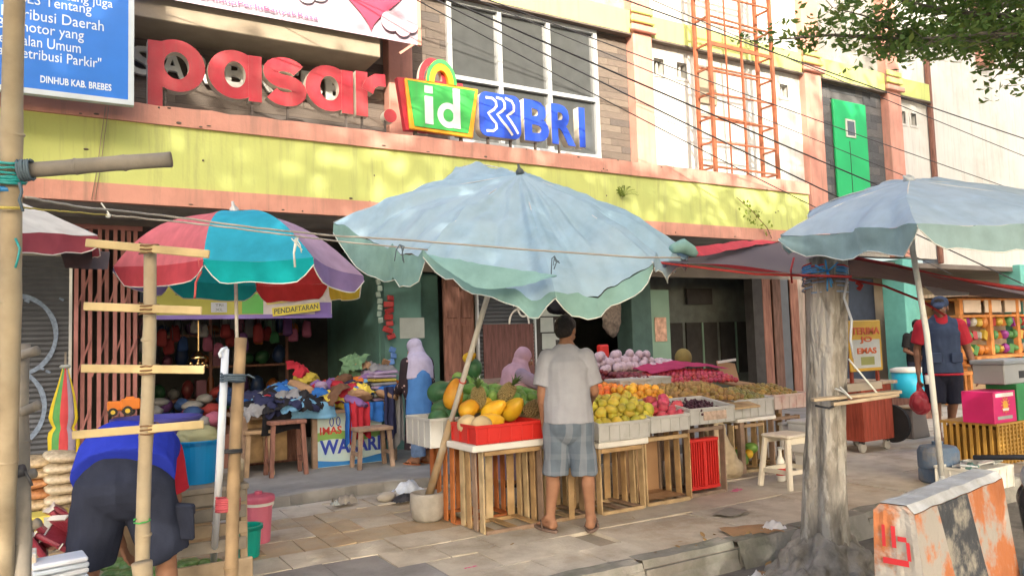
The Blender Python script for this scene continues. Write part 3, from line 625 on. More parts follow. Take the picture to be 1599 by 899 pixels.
# overhead cables
cab = [((690, -40), (1640, 310), 7.5, 7.0), ((660, -30), (1700, 420), 7.3, 6.8), ((560, -90), (1700, 385), 8.3, 7.6), ((840, -60), (1640, 225), 8.2, 7.6), ((950, -40), (1640, 255), 8.0, 7.4), ((740, 18), (1560, 420), 8.2, 7.0), ((600, -40), (1300, 330), 7.8, 7.4)]
for i, (a, b, d0, d1) in enumerate(cab):
    A_, B_ = AY(*a, d0), AY(*b, d1); A2 = A_+(A_-B_)*.6; B2 = B_+(B_-A_)*.4; L = (B2-A2)
    pts = [A2+L*(k/24)-V((0, 0, 1))*.12*math.sin(math.pi*k/24) for k in range(25)]
    o = MB().tube(pts, .007+.004*(i % 2), 5).build('overhead_cable', WIRE, smooth=True)
    tag(o, 'thin black overhead cable %s' % ('crossing the window and running under the green panel', 'crossing just above the letters BRI, lowest over the white wall', 'running from the pink banner down behind the letters BRI', 'crossing the top of the steel frame', 'highest at the left, starting above the first salmon collar', 'starting at the window top and falling steeply', 'falling from the window to the creeper end of the fascia')[i], 'cable', 'overhead cables')
# ================================================================ umbrellas
def umbrella(name, label, apex, rim, mats, val, vm, pole, bulge=.10, sag=.05, wr=.012, gap=.12, seed=0, trim=None, polem=None, pr=.016, vdir=None, fold=0):
    r = thing(name, label, 'umbrella', pole[0] if pole else apex); cen = sum(rim, V((0, 0, 0)))/len(rim); ax = (apex-cen).normalized(); n = len(rim); U = 26 if fold else 14; T = 16
    def rib(i, t): return apex.lerp(rim[i % n], t)+ax*bulge*math.sin(math.pi*t)*(.55+.45*t)
    def wrk(p): return ax*wr*(noise.noise(p*3.1+V((seed, 0, 0)))+.6*noise.noise(p*8+V((0, seed, 0))))
    for i in range(n):
        def surf(s, t, i=i):
            p = rib(i, t).lerp(rib(i+1, t), s); chord = (rim[(i+1) % n]-rim[i]).length
            p -= ax*sag*math.sin(math.pi*s)*t**1.2; p += (cen-p)*.05*math.sin(math.pi*s)*t*t
            if fold: q = (i+s)*1.0; p += ax*fold*(.25+.75*t)*min(1, 2.5*t)*(noise.noise(V((q*3.6, t*1.1, seed)))+.35*noise.noise(V((q*9, t*2.0, seed+4))))*(1-abs(2*s-1)**6)
            return p+wrk(p)*min(1, 3*t)
        k = MB().grid(lambda s, t: surf(s, max(t, .02)), U, T).build('panel', mats[i % len(mats)], r, smooth=True)
        k['label'] = '%s panel of the canopy' % mats[i % len(mats)].name.replace('_', ' ').replace(' cloth', '')
        if val:
            def fl(s, t, i=i):
                e = surf(s, 1); out = (e-cen); out -= ax*out.dot(ax); out.normalize()
                d = (V((0, 0, -1))*.9-ax*.25+out*.12).normalized() if vdir is None else vdir
                ln = (val[i % len(val)] if isinstance(val, list) else val)*(1+.18*noise.noise(V((s*1.6+i*3, seed, 0))))*(gap+(1-gap)*min(1, (math.sin(math.pi*s)*2.2))**.7)
                return e+d*ln*t+out*.018*math.sin(s*14+seed)*t+wrk(e+d*t)*.6
            MB().grid(fl, U, 4).build('valance', vm[i % len(vm)], r, smooth=True)
            if trim: MB().tube([fl(s/14, 1) for s in range(15)], .0035, 5).build('trim', trim, r, smooth=True)
    for i in range(n): MB().tube([rib(i, t/6)-ax*.012 for t in range(7)], .005, 5).build('rib', FRAME, r, smooth=True)
    MB().lathe(apex-ax*.01, [(.035, 0), (.03, .03), (.012, .05), (.008, .08)], 10, ax).build('finial', polem or FRAME, r, smooth=True)
    if pole: MB().tube([pole[0], pole[0].lerp(pole[1], .5), pole[1]], pr, 10).build('pole', polem or plastic('white_pole', (.62, .62, .58)), r, smooth=True)
    return r
PALEB = fabric('pale_blue_cloth', (.32, .475, .59), trans=.15, c2=(.42, .53, .60), c2s=1.2, c2t=.6, c2w=.2)
PALEB2 = fabric('seafoam_cloth', (.24, .42, .40), trans=.15); HEM = fabric('white_hem', (.7, .72, .68))
WPOLE = plastic('white_pole', (.62, .62, .58), rough=.6, c2=(.42, .40, .36), c2s=6, c2t=.62)
mor = G(668, 812)
big_top = AD(812, 270, 6.0)
rim = [AD(520, 345, 6.5), AD(662, 398, 5.25), AD(868, 462, 4.75), AD(1020, 408, 4.95), AD(1074, 388, 5.7), AD(985, 352, 6.9), AD(850, 300, 7.3), AD(712, 262, 7.1)]
bu = umbrella('market_umbrella', 'huge pale blue market umbrella tilted over the fruit stall on a leaning white pole', big_top, rim, [PALEB], [.26, .12, .13, .09, .12, .2, .2, .2], [PALEB2, PALEB2, PALEB2, PALEB, PALEB, PALEB], None, bulge=.075, sag=.085, wr=.045, seed=3, trim=HEM, fold=.12, gap=.3, polem=plastic('dark_finial', (.07, .09, .10)))
P0 = V((mor.x, mor.y, .16)); P1 = AD(765, 450, 6.0); pj = P0.lerp(P1, .40)
off = bu.location
MB().tube([pj-(P1-P0)*.04, P0.lerp(P1, .7), P1, big_top-V((0, 0, .03))], .022, 12).build('pole', WPOLE, bu, smooth=True)
MB().tube([P0-(P1-P0)*.03, pj], [.036, .030], 12).build('lower_pole', wood('ochre_pole', (.36, .23, .10), c2=(.28, .26, .22), c2s=2.5, c2t=.5, stretch=None), bu, smooth=True)
MB().tube([P0.lerp(P1, .585+.012*math.sin(a)) + V((.03*math.cos(a), .03*math.sin(a), 0)) for a in [q*.9 for q in range(14)]], .006, 5).build('red_tie', plastic('red_string', (.5, .07, .06)), bu)
for a, b_ in (((800, 268), (835, 276)), ((905, 318), (930, 345)), ((930, 372), (950, 380))):
    pass
# ragged loose flap at the front edge and a crumpled end tied off at the right
A_, B_, C_ = AD(668, 396, 5.12), AD(770, 436, 4.78), AD(866, 428, 4.66)
MB().grid(lambda u, v: (A_.lerp(C_, u)+V((0, 0, -.16*math.sin(math.pi*u)*v*(1.2-.5*u)-.01))+RT*.02*math.sin(u*9)+FW*(-.03-.05*v)+V((0, 0, .012*noise.noise(V((u*14, v*3, 0)))))), 24, 6).build('torn_flap', PALEB2, bu, smooth=True)
MB().tube([AD(1050, 388, 5.5), AD(1066, 384, 5.6), AD(1080, 392, 5.6), AD(1088, 398, 5.6)], [.03, .055, .045, .02], 10).build('tied_corner', PALEB2, bu, smooth=True)
STAIN = fabric('dark_tear', (.10, .14, .15))
mb = MB().lathe(mor, [(.10, 0), (.135, .03), (.15, .12), (.148, .2), (.145, .235), (.12, .24), (.10, .19), (.03, .17)], 20)
tag(mb.build('cement_bucket', mat('rough_cement', (.34, .33, .31), rough=.95, bump=.6, bsc=20, sc=7), smooth=True), 'round cement filled bucket base of the big umbrella pole', 'umbrella base')
# right umbrella
rt_top = AD(1419, 281, 5.0)
rim = [AD(1217, 367, 5.1), AD(1432, 350, 3.8), AD(1660, 346, 4.1), AD(1750, 335, 5.0), AD(1640, 302, 6.0), AD(1505, 283, 6.4), AD(1375, 290, 6.3), AD(1262, 330, 5.8)]
PALEB3 = fabric('faded_sky_cloth', (.38, .50, .62), trans=.15, c2=(.48, .57, .64), c2s=1.3, c2t=.6, c2w=.2)
ru = umbrella('market_umbrella', 'pale blue scalloped market umbrella at the right over the tree stump', rt_top, rim, [PALEB3], .15, [fabric('sea_grey_cloth', (.30, .44, .47), trans=.15)], None, bulge=.09, sag=.06, wr=.035, seed=8, trim=HEM, fold=.05)
q0, q1 = AD(1471, 745, 4.55), AD(1425, 390, 4.75)
MB().tube([q0, AD(1447, 520, 4.65), q1, rt_top-V((0, 0, .02))], .017, 10).build('pole', WPOLE, ru, smooth=True); MB().tube([q0.lerp(q1, .4), q0.lerp(q1, .44)], .024, 10).build('joint', WPOLE, ru, smooth=True)
MB().tube([q0+V((0, 0, .01)), V((q0.x+.02, q0.y, -.1))], .017, 10).build('pole_foot', WPOLE, ru, smooth=True)
# rainbow umbrella
rb_top = AD(366, 330, 5.25)
rim = [AD(177, 416, 5.5), AD(317, 405, 4.55), AD(489, 402, 4.55), AD(567, 430, 5.1), AD(512, 442, 5.9), AD(400, 446, 6.2), AD(262, 436, 6.1)]
cl = lambda n, c: fabric(n, c, trans=.3, bump=.06)
RBM = [cl('coral_pink_cloth', (.72, .20, .24)), cl('sky_cyan_cloth', (.04, .42, .62)), cl('lavender_cloth', (.46, .33, .48)), cl('yellow_cloth', (.75, .55, .07)), cl('red_cloth', (.62, .06, .06)), cl('teal_cloth', (.02, .36, .38)), cl('purple_cloth', (.25, .20, .42))]
RBV = [cl('red_coral_valance', (.62, .09, .12)), cl('turquoise_valance', (.01, .42, .46)), cl('violet_valance', (.27, .20, .42)), RBM[3], RBM[4], RBM[5], RBM[6]]
pb = G(372, 822)
rb = umbrella('rainbow_umbrella', 'multicoloured beach style umbrella with coral, cyan and lavender panels', rb_top, rim, RBM, .13, RBV, (AD(374, 725, 5.3), rb_top-V((0, 0, .02))), bulge=.17, sag=.015, wr=.004, gap=.3, seed=5, trim=HEM, pr=.012)
# left umbrella, only its right tip in view
lu_top = AD(-90, 268, 4.6)
rim = [AD(151, 366, 4.7), AD(-40, 352, 3.75), AD(-260, 380, 4.2), AD(-240, 330, 5.5), AD(-40, 330, 6.0), AD(150, 378, 5.7)]
umbrella('white_umbrella', 'white umbrella with a maroon valance poking in at the left edge', lu_top, rim, [fabric('chalk_white_cloth', (.62, .62, .58), trans=.12)], .115, [fabric('maroon_cloth', (.34, .08, .11), trans=.15)], (AD(-60, 840, 4.7), lu_top), bulge=.02, sag=.03, wr=.02, gap=.5, seed=2, trim=HEM)
# dark cloth and tarpaulins
TARP = fabric('red_grey_tarpaulin', (.62, .05, .08), back=(.115, .095, .115), rough=.7, trans=.08)
tp = thing('tarpaulin', 'dark tarpaulin with red upper side stretched from the canopy over the fruit', 'tarpaulin', (7, 7, 2.2))
def sheet(a, b, c, d, sagv, nu=20, nv=12, wv=.03, flip=False):
    def fn(u, v):
        if flip: u = 1-u
        p = a.lerp(b, u).lerp(d.lerp(c, u), v); return p-V((0, 0, sagv*math.sin(math.pi*u)*math.sin(math.pi*v)))+V((0, 0, wv*noise.noise(p*1.7)))
    return MB().grid(fn, nu, nv)
E1, E2, E3, E4 = AD(1030, 410, 5.3), AD(1330, 432, 4.9), AD(1320, 400, 8.8), AD(1217, 378, 9.7)
sheet(E1, E2, E3, E4, .10, flip=True).build('tarp_sheet', TARP, tp, smooth=True)
sheet(AD(1084, 399, 5.6), E4, AD(1200, 374, 9.9), AD(1076, 384, 5.75), .0).build('tarp_fold', TARP, tp, smooth=True)
TRED = plastic('red_webbing', (.45, .05, .05), rough=.7)
MB().tube([E1, AD(1180, 428, 5.2), E2], .009, 5).build('hem', TRED, tp, smooth=True)
tq = thing('tarpaulin', 'grey brown tarpaulin with red webbing hung low under the right umbrella', 'tarpaulin', (8, 5, 2.0))
F1, F2, F3, F4 = AD(1310, 398, 5.6), AD(1680, 478, 4.6), AD(1720, 452, 8.2), AD(1330, 430, 8.4)
sheet(F1, F2, F3, F4, .12).build('tarp_sheet', fabric('brown_tarpaulin', (.17, .12, .12), rough=.75, trans=.08), tq, smooth=True)
MB().tube([F1, AD(1400, 415, 5.4), AD(1470, 432, 5.2), AD(1600, 452, 4.9), F2], .014, 6).build('hem', TRED, tq, smooth=True)
MB().tube([AD(1325, 436, 6.4), AD(1380, 446, 6.4), AD(1440, 470, 6.0), AD(1475, 492, 5.8)], .010, 6).build('strap', TRED, tq, smooth=True); MB().tube([AD(1338, 440, 6.4), AD(1345, 446, 6.4), AD(1340, 452, 6.4)], .02, 6).build('knot', TRED, tq, smooth=True)
for px in (1240, 1312): MB().tube([AD(px, 402, 5.6), AD(px-5, 422, 5.6), AD(px-3, 442, 5.6)], .008, 5).build('strap', TRED, tq, smooth=True)
tw = thing('plastic_sheet', 'small crumpled white plastic sheet caught under the tarpaulin at the right', 'plastic sheet', (9, 6, 2))
sheet(AD(1442, 448, 6.2), AD(1515, 456, 6.0), AD(1512, 462, 6.0), AD(1460, 462, 6.1), -.01, 10, 4).build('sheet_fold', fabric('white_poly', (.7, .7, .72)), tw, smooth=True)
tr_ = sheet(AD(92, 392, 5.0), AD(172, 398, 5.2), AD(168, 424, 5.1), AD(102, 420, 4.9), .05)
tag(tr_.build('hanging_cloth', fabric('dark_grey_cloth', (.10, .09, .095)), smooth=True), 'dark grey cloth sagging under the white umbrella tip', 'cloth')
# ropes
ROPE = fabric('grey_rope', (.38, .36, .33)); NAVY = fabric('dark_rope', (.10, .14, .18)); YROPE = fabric('yellow_rope', (.50, .42, .12))
def rope(pts, r, m, lbl, nm='rope', n=6):
    P = [AD(*q) for q in pts]; Q = []
    for i in range(len(P)-1):
        for k in range(6): Q.append(P[i].lerp(P[i+1], k/6)+V((0, 0, .004*noise.noise(V((i+k*.7, 0, 0))))))
    return tag(MB().tube(Q+[P[-1]], r, n).build(nm, m, smooth=True), lbl, nm)
rope([(40, 308, 3.1), (115, 322, 3.4), (250, 336, 4.0), (400, 356, 4.2), (520, 368, 4.5), (625, 374, 4.6), (800, 388, 4.5), (1000, 402, 4.7), (1062, 402, 4.9)], .006, ROPE, 'long grey rope strung from the bamboo pole to the far tip of the big umbrella')
rope([(165, 336, 3.8), (215, 340, 3.9), (330, 352, 4.1), (440, 366, 4.2), (540, 378, 4.5), (668, 390, 4.65)], .005, ROPE, 'shorter grey rope sagging over the cyan umbrella panel, knotted at its left end')
rope([(22, 322, 3.0), (60, 327, 3.15), (100, 330, 3.3), (168, 336, 3.8)], .004, YROPE, 'yellow cord running from the bamboo pole to the grey rope knot')
kn = MB().ball(AD(169, 337, 3.8), .012, 8, 6).tube([AD(158, 317, 3.8), AD(172, 336, 3.8)], .004, 5); tag(kn.build('rope_knot', HEM), 'pale knot with a loose yellow end where two ropes meet', 'knot')
for (px, py, d) in ((462, 372, 4.2), (624, 382, 4.6), (866, 400, 4.55)):
    kb = MB(); p = AD(px, py, d)
    for k in range(5): kb.tube([p, p+V((random.uniform(-.03, .03), -.01, random.uniform(-.06, .02))), p+V((random.uniform(-.04, .04), -.012, random.uniform(-.12, -.02)))], .0035, 5)
    if px == 462: kb.tube([p, p+V((-.015, -.01, -.08)), p+V((-.01, -.012, -.16))], .006, 5)
    tag(kb.build('rope_tie', NAVY if px != 462 else HEM, smooth=True), {462: 'white tie with dangling ends on the rope over the cyan panel', 624: 'thin forked tie on the rope before the big umbrella left valance', 866: 'dark frayed knot on the rope at the middle of the big umbrella'}[px], 'knot')
rope([(437, 418, 6.2), (444, 430, 6.2), (440, 438, 6.2), (447, 446, 6.2), (443, 452, 6.2)], .004, HEM, 'white wavy cord dangling inside the red umbrella panel', 'cord')
rope([(310, 404, 4.6), (314, 424, 4.6), (306, 440, 4.6), (304, 466, 4.6)], .007, plastic('red_ribbon', (.55, .1, .1)), 'red ribbon dangling from the coral umbrella edge', 'ribbon')
# ================================================================ bamboo in the left foreground
BAM = wood('pale_bamboo', (.34, .28, .195), rough=.55, c2=(.40, .36, .27), c2s=2, c2t=.55, stretch=None, bump=.12, sc=7)
GBAM = wood('weathered_bamboo', (.27, .245, .21), rough=.7, c2=(.20, .19, .18), c2s=3, c2t=.5, stretch=None, bump=.2, sc=9)
LATH = wood('new_lath', (.50, .40, .22), rough=.6, stretch=None, sc=6, bump=.1)
CORD = fabric('brown_cord', (.20, .12, .07)); TQ = plastic('turquoise_strap', (.02, .30, .32)); BST = plastic('blue_tape', (.03, .22, .55)); BLK = plastic('black_rubber', (.03, .032, .04), rough=.6)
def bamboo(a, b, r0, r1, m, name, parent, nodes=3, n=14, hollow=False):
    K = nodes*6; pts = []; rs = []
    for i in range(K+1):
        t = i/K; pts.append(a.lerp(b, t)+V((.004*math.sin(t*7+a.x*9), .003*math.cos(t*6), 0))); f = (t*nodes) % 1; k = 1.07 if min(f, 1-f) < .03 else 1.0
        rs.append((r0+(r1-r0)*t)*k)
    o = MB().tube(pts, rs, n).build(name, m, parent, smooth=True)
    for k in range(1, nodes):
        p = a.lerp(b, k/nodes); d = (b-a).normalized(); rr = (r0+(r1-r0)*k/nodes)*1.07
        MB().lathe(p-d*.006, [(rr*.98, 0), (rr*1.05, .004), (rr*1.05, .008), (rr*.98, .012)], 14, d, False).build('node_ring', m, o, smooth=True)
    return o
def wraps(p, d, r, m, parent, n=4, w=.05, name='lashing', th=.005):
    """turns of cord round a pole"""
    d = d.normalized(); x = d.cross(V((0, 1, .2))).normalized(); y = d.cross(x); pts = []
    for i in range(n*12+1): a = 2*math.pi*i/12; pts.append(p+d*(w*(i/(n*12)-.5)+random.uniform(-.002, .002))+(x*math.cos(a)+y*math.sin(a))*(r+th*.7))
    return MB().tube(pts, th, 5).build(name, m, parent, smooth=True)
a, b_ = AD(3, 960, 2.75), AD(26, -60, 2.55)
bp_ = thing('bamboo_pole', 'tall pale bamboo pole at the left edge with a short bamboo crosspiece lashed to it', 'bamboo pole', (a.x, a.y, a.z))
bamboo(a, b_, .038, .031, BAM, 'upright_pole', bp_, 4)
c_, d_ = AD(40, 266, 2.62), AD(268, 249, 2.75)
bamboo(c_, d_, .026, .0265, GBAM, 'crosspiece', bp_, 3)
MB().lathe(d_, [(.0, .0015), (.018, .0015), (.0262, .001)], 14, d_-c_, False).build('cut_end', wood('cut_bamboo', (.2, .16, .12)), bp_)
pd = (b_-a)
for px, py, m, n, w in ((16, 268, TQ, 5, .08), (40, 266, NAVY, 5, .04), (14, 280, TQ, 3, .03), (12, 322, YROPE, 1, .01)):
    p = AD(px, py, 2.6); wraps(p, pd if px < 30 else (d_-c_), .043 if px < 30 else .03, m, bp_, n, w)
MB().tube([AD(13, 293, 2.62), AD(13, 301, 2.62)], .0435, 14).build('tape_band', BST, bp_, smooth=True)
MB().tube([AD(30, 285, 2.55), AD(34, 300, 2.55), AD(30, 312, 2.55), AD(36, 330, 2.55)], .005, 5).build('loose_end', NAVY, bp_, smooth=True)
MB().tube([AD(24, 372, 2.6), AD(31, 388, 2.6), AD(28, 404, 2.6), AD(24, 418, 2.6)], .004, 5).build('loose_end', TQ, bp_, smooth=True)
a, b_ = AD(30, 1010, 2.75), AD(31, 538, 2.9)
rk = thing('bamboo_rack', 'weathered grey bamboo post with four short rungs through it at the lower left', 'bamboo rack', (a.x, a.y, a.z))
bamboo(a, b_, .036, .034, GBAM, 'rack_post', rk, 3)
for (x0, y0, x1, y1) in ((-30, 570, 60, 547), (-30, 668, 62, 632), (-30, 770, 55, 738), (-30, 868, 62, 815)): bamboo(AD(x0, y0, 2.87), AD(x1, y1, 2.84), .018, .0175, GBAM, 'rung', rk, 2)
MB().tube([AD(-5, 744, 2.72), AD(38, 733, 2.74)], .022, 8).build('rubber_band', BLK, rk, smooth=True); MB().tube([AD(38, 735, 2.74), AD(46, 748, 2.74), AD(50, 758, 2.74)], .006, 5).build('rubber_end', BLK, rk, smooth=True)
a, b_ = AD(221, 990, 2.95), AD(235, 382, 3.05)
ld = thing('bamboo_ladder', 'bamboo pole with four pale cross laths tied on like a ladder', 'ladder rack', (a.x, a.y, a.z))
bamboo(a, b_, .027, .0235, BAM, 'ladder_pole', ld, 4)
for (x0, y0, x1, y1) in ((134, 379, 327, 397), (131, 478, 315, 485), (127, 575, 319, 577), (113, 679, 318, 662)):
    A_, B_ = AD(x0, y0, 2.985), AD(x1, y1, 2.985); o = MB().bar(A_, B_, .012, .032).build('lath', LATH, ld, bevel=.003)
    t = (229-x0)/(x1-x0); p = A_.lerp(B_, t); wraps(p+FW*.02, b_-a, .032, CORD, o, 3, .045, 'lashing', .0035)
bamboo(AD(221, 1000, 2.9), AD(222, 878, 2.9), .036, .035, BAM, 'spliced_foot', ld, 1)
wraps(AD(222, 812, 2.95), b_-a, .026, plastic('green_string', (.05, .4, .08)), ld, 1, .01, 'string_tie', .003)
# umbrella stand: white pipe taped to bamboo
a, b_ = AD(355, 990, 3.9), AD(375, 528, 4.25)
us = thing('umbrella_stand', 'brown bamboo post with a white plastic pipe taped along it', 'umbrella stand', (a.x, a.y, -.02))
TANB = wood('tan_bamboo', (.34, .24, .14), rough=.6, stretch=None, sc=7, bump=.15)
bamboo(V((a.x, a.y, -.03)), b_, .034, .031, TANB, 'bamboo_post', us, 4)
bamboo(G(376, 845)+V((0, 0, -.02)), AD(376, 720, 4.6), .022, .021, BAM, 'short_bamboo', us, 2)
WPVC = plastic('white_pvc', (.66, .72, .80), rough=.35)
MB().tube([G(332, 905)+V((0, 0, .02)), AD(343, 730, 4.0), AD(352, 545, 4.15)], .020, 12).build('pipe', WPVC, us, smooth=True)
MB().tube([AD(354, 543, 4.15), AD(347, 545, 4.12), AD(343, 552, 4.1), AD(345, 558, 4.1)], .009, 8).build('pipe_hook', WPVC, us, smooth=True)
for (px, py, m, n, w, r) in ((364, 590, NAVY, 3, .04, .056), (360, 704, BLK, 2, .02, .052), (356, 787, plastic('red_tape', (.45, .08, .10)), 6, .07, .055)): wraps(AD(px, py, 4.08), b_-a, r, m, us, n, w, 'tape', .007)
MB().tube([AD(378, 588, 4.1), AD(388, 585, 4.1), AD(398, 590, 4.1)], .005, 5).build('tape_end', NAVY, us, smooth=True)
# ================================================================ people
SKIN = mat('brown_skin', (.30, .155, .095), rough=.6, var=.1, sc=12, bump=.05, spec=.3); SKIN2 = mat('dark_brown_skin', (.22, .11, .07), rough=.6, var=.1, sc=12, bump=.05)
HAIR = mat('black_hair', (.012, .010, .010), rough=.55, var=.3, sc=60, bump=.5, bsc=120)
class Fig:
    def __init__(s, root, h, sc=1., skin=SKIN):
        s.root = root; s.o = V(root.location); s.sc = sc; s.skin = skin; s.R = Matrix.Rotation(-h, 3, 'Z')
    def p(s, x, y, z): return s.o+s.R @ (V((x, y, z))*s.sc)
    def d(s, x, y, z): return (s.R @ V((x, y, z))).normalized()
def head(vo, f, c, fwd, up, s=1.):
    """skull, jaw, brow, nose, lips, ears in one fused surface; c = centre of the head"""
    fwd = fwd.normalized(); side = fwd.cross(up).normalized(); up = side.cross(fwd); R = Matrix((side, fwd, up)).transposed()
    q = lambda x, y, z: c+R @ V((x, y, z))*s
    vo.ball(q(0, -.012, .025), V((.074, .094, .088))*s, R); vo.ball(q(0, .03, -.03), V((.058, .062, .082))*s, R); vo.ball(q(0, .055, -.085), V((.034, .034, .026))*s, R)
    vo.cone(q(0, .088, .012), q(0, .112, -.024), .009*s, .015*s); vo.ball(q(0, .083, -.058), V((.024, .014, .011))*s, R); vo.cone(q(-.04, .074, .03), q(.04, .074, .03), .012*s, .012*s)
    for k in (-1, 1): vo.ball(q(k*.076, -.008, -.005), V((.010, .020, .032))*s, R); vo.ball(q(k*.034, .06, -.028), V((.026, .026, .02))*s, R)
    return q, R
def eyes(q, s, parent):
    for k in (-1, 1):
        e = MB().ball(q(k*.031, .083, .008), .0115*s, 10, 7).build('eye', plastic('eye_white', (.6, .58, .55)), parent, smooth=True)
        MB().ball(q(k*.031, .0915, .008), .0058*s, 8, 6).build('iris', plastic('dark_iris', (.02, .012, .01)), e, smooth=True)
def hand(vo, wr, d, n, s=1., curl=.5, thumb=1):
    """palm, four bent fingers of unequal length and a thumb off the side of the palm; d = along the hand, n = palm normal"""
    d = d.normalized(); n = (n-d*n.dot(d)).normalized(); x = d.cross(n).normalized()*thumb
    k = wr+d*.085*s
    for t in (-.028, -.009, .010, .029): vo.cone(wr+d*.012*s+x*t*.75*s, k+x*t*s, .014*s, .0125*s)
    for t, ln, cu in ((-.030, .062, 1.15), (-.0105, .076, 1.05), (.0105, .083, .95), (.031, .072, .85)):
        p = k+x*t*1.02*s; a = curl*cu*.5; fr = [.0092, .0085, .0078, .0066]
        for j, seg in enumerate((.42, .32, .26)):
            dd = d*math.cos(a)+n*math.sin(a)+x*t*1.6*(j == 0); dd.normalize(); q_ = p+dd*ln*seg*s*1.12; vo.cone(p, q_, fr[j]*s, fr[j+1]*s, n=8); p = q_; a += curl*cu*.75
    b = wr+d*.03*s+x*.034*s; m = b+(d*.65+x*.75+n*.35).normalized()*.042*s; vo.cone(wr+d*.012*s+x*.012*s, b, .016*s, .014*s); vo.cone(b, m, .0125*s, .0105*s); vo.cone(m, m+(d*.95+x*.2+n*.45).normalized()*.034*s, .010*s, .0078*s)
def body(f, J, name='body', face=None, up=V((0, 0, 1)), feet=True, curl=.6, torso=True):
    """one continuous figure from joints (world points)"""
    s = f.sc; v = Vol(); sd_ = (J['shR']-J['shL']).normalized(); hs = (J['hipR']-J['hipL']).normalized()
    if torso:
        v.cone(J['pel'], J['waist'], .125*s, .115*s, 1.28, sd_); v.cone(J['waist'], J['chest'], .115*s, .135*s, 1.3, sd_); v.cone(J['chest'], J['neck'], .12*s, .055*s, 1.35, sd_)
    v.cone(J['shL'], J['shR'], .058*s, .058*s)
    v.cone(J['neck'], J['head'], .056*s, .052*s)
    q, R = head(v, f, J['head'], J['face'], J.get('hup', up), s*1.03)
    for k, sg in (('L', -1), ('R', 1)):
        v.cone(J['sh'+k], J['el'+k], .052*s, .042*s); v.cone(J['el'+k], J['wr'+k], .042*s, .027*s); m = J['el'+k].lerp(J['wr'+k], .25); v.ball(m, .043*s)
        hd = J.get('hd'+k, J['wr'+k]-J['el'+k]); pn = J.get('pn'+k, sd_*-sg)
        hand(v, J['wr'+k], hd, pn, s, curl, -sg if J.get('thumb'+k) is None else J['thumb'+k])
        v.cone(J['hip'+k], J['kn'+k], .092*s, .060*s); v.cone(J['kn'+k], J['an'+k], .056*s, .036*s); back = (J['kn'+k].lerp(J['an'+k], .3)); fd = J['ft'+k]; fdir = (fd-J['an'+k]); fdir.z = 0; fdir.normalize()
        v.cone(back-fdir*.018*s, J['kn'+k].lerp(J['an'+k], .62)-fdir*.006*s, .056*s, .042*s)
        if feet:
            hl = J['an'+k]-fdir*.035*s; hl.z = J['an'+k].z-.055*s; v.ball(hl, .033*s); v.cone(J['an'+k], hl+V((0, 0, .02)), .036*s, .034*s)
            b = hl+fdir*.15*s; xx = fdir.cross(V((0, 0, 1))); v.cone(J['an'+k]+fdir*.01, b, .036*s, .026*s, 1.3, xx); v.cone(hl, b, .032*s, .028*s, 1.25, xx)
            for t, ln in ((-.036*sg, .052), (-.016*sg, .056), (0.002*sg, .052), (.018*sg, .046), (.034*sg, .036)): v.cone(b+xx*t*s+V((0, 0, -.006*s)), b+xx*t*1.12*s+fdir*ln*s+V((0, 0, -.014*s)), .0125*s, .0095*s, n=8)
    o = v.build(name, f.skin, f.root, vox=.0075*s, smooth=2)
    if face: eyes(q, s*1.03, f.root)
    return o, q, R
def hair_cap(f, q, R, s, m=HAIR, low=-.03):
    v = Vol(); v.ball(q(0, -.018, .034), V((.083, .098, .090))*s, R); v.ball(q(0, -.045, -.012), V((.072, .066, .07))*s, R); v.ball(q(0, .03, .075), V((.066, .06, .045))*s, R)
    return v.build('hair', m, f.root, vox=.007*s, smooth=1, amp=.004, sc=40)
def sandals(f, J, m, strap):
    for k in 'LR':
        an, ft = J['an'+k], J['ft'+k]; fd = ft-an; fd.z = 0; fd.normalize(); x = fd.cross(V((0, 0, 1))); c = an+fd*.07*f.sc; z0 = an.z-.108*f.sc
        P = []
        for i in range(22): a = 2*math.pi*i/22; P.append((.155*math.cos(a), (.053+.008*math.cos(a))*math.sin(a)))
        mb = MB(); n = 22; mb.add([c+(fd*u+x*w_)*f.sc+V((0, 0, z0-c.z)) for u, w_ in P]+[c+(fd*u+x*w_)*f.sc+V((0, 0, z0-c.z+.022*f.sc)) for u, w_ in P], [list(range(n))[::-1], list(range(n, 2*n))]+[(i, (i+1) % n, (i+1) % n+n, i+n) for i in range(n)])
        o = mb.build('sandal', m, f.root, bevel=.004); t = c+fd*.075*f.sc
        for sg in (-1, 1): MB().tube([t+V((0, 0, z0-c.z+.03))+fd*.02, c+x*sg*.036*f.sc+V((0, 0, z0-c.z+.075*f.sc))+fd*.02, c+x*sg*.052*f.sc+V((0, 0, z0-c.z+.02))-fd*.03], .007, 6).build('strap', strap, o, smooth=True)
# ---- shopper in grey tee shirt, back to us
FT = V((3.49, 5.05, .004))
man = thing('person', 'man seen from behind in a pale grey tee shirt, checked knee shorts and sandals', 'person', FT)
f = Fig(man, math.radians(40), 1.0)
p = f.p
J = dict(pel=p(0, 0, .90), waist=p(.0, .0, 1.03), chest=p(.0, .035, 1.24), neck=p(.0, .045, 1.43), head=p(-.005, .105, 1.555), face=f.d(.28, .9, -.34), shL=p(-.158, .03, 1.345), shR=p(.158, .04, 1.345),
         elL=p(-.20, -.02, 1.06), wrL=p(-.20, .06, .83), elR=p(.205, .06, 1.07), wrR=p(.17, .29, .99), hipL=p(-.09, 0, .86), hipR=p(.09, .0, .86), knL=p(-.14, .03, .47), knR=p(.135, .01, .47), anL=p(-.165, -.03, .105), anR=p(.145, .0, .105), ftL=p(-.30, .14, 0), ftR=p(.16, .3, 0), pnL=f.d(.6, -.2, 0))
bd_, q, R = body(f, J); hair_cap(f, q, R, 1.03)
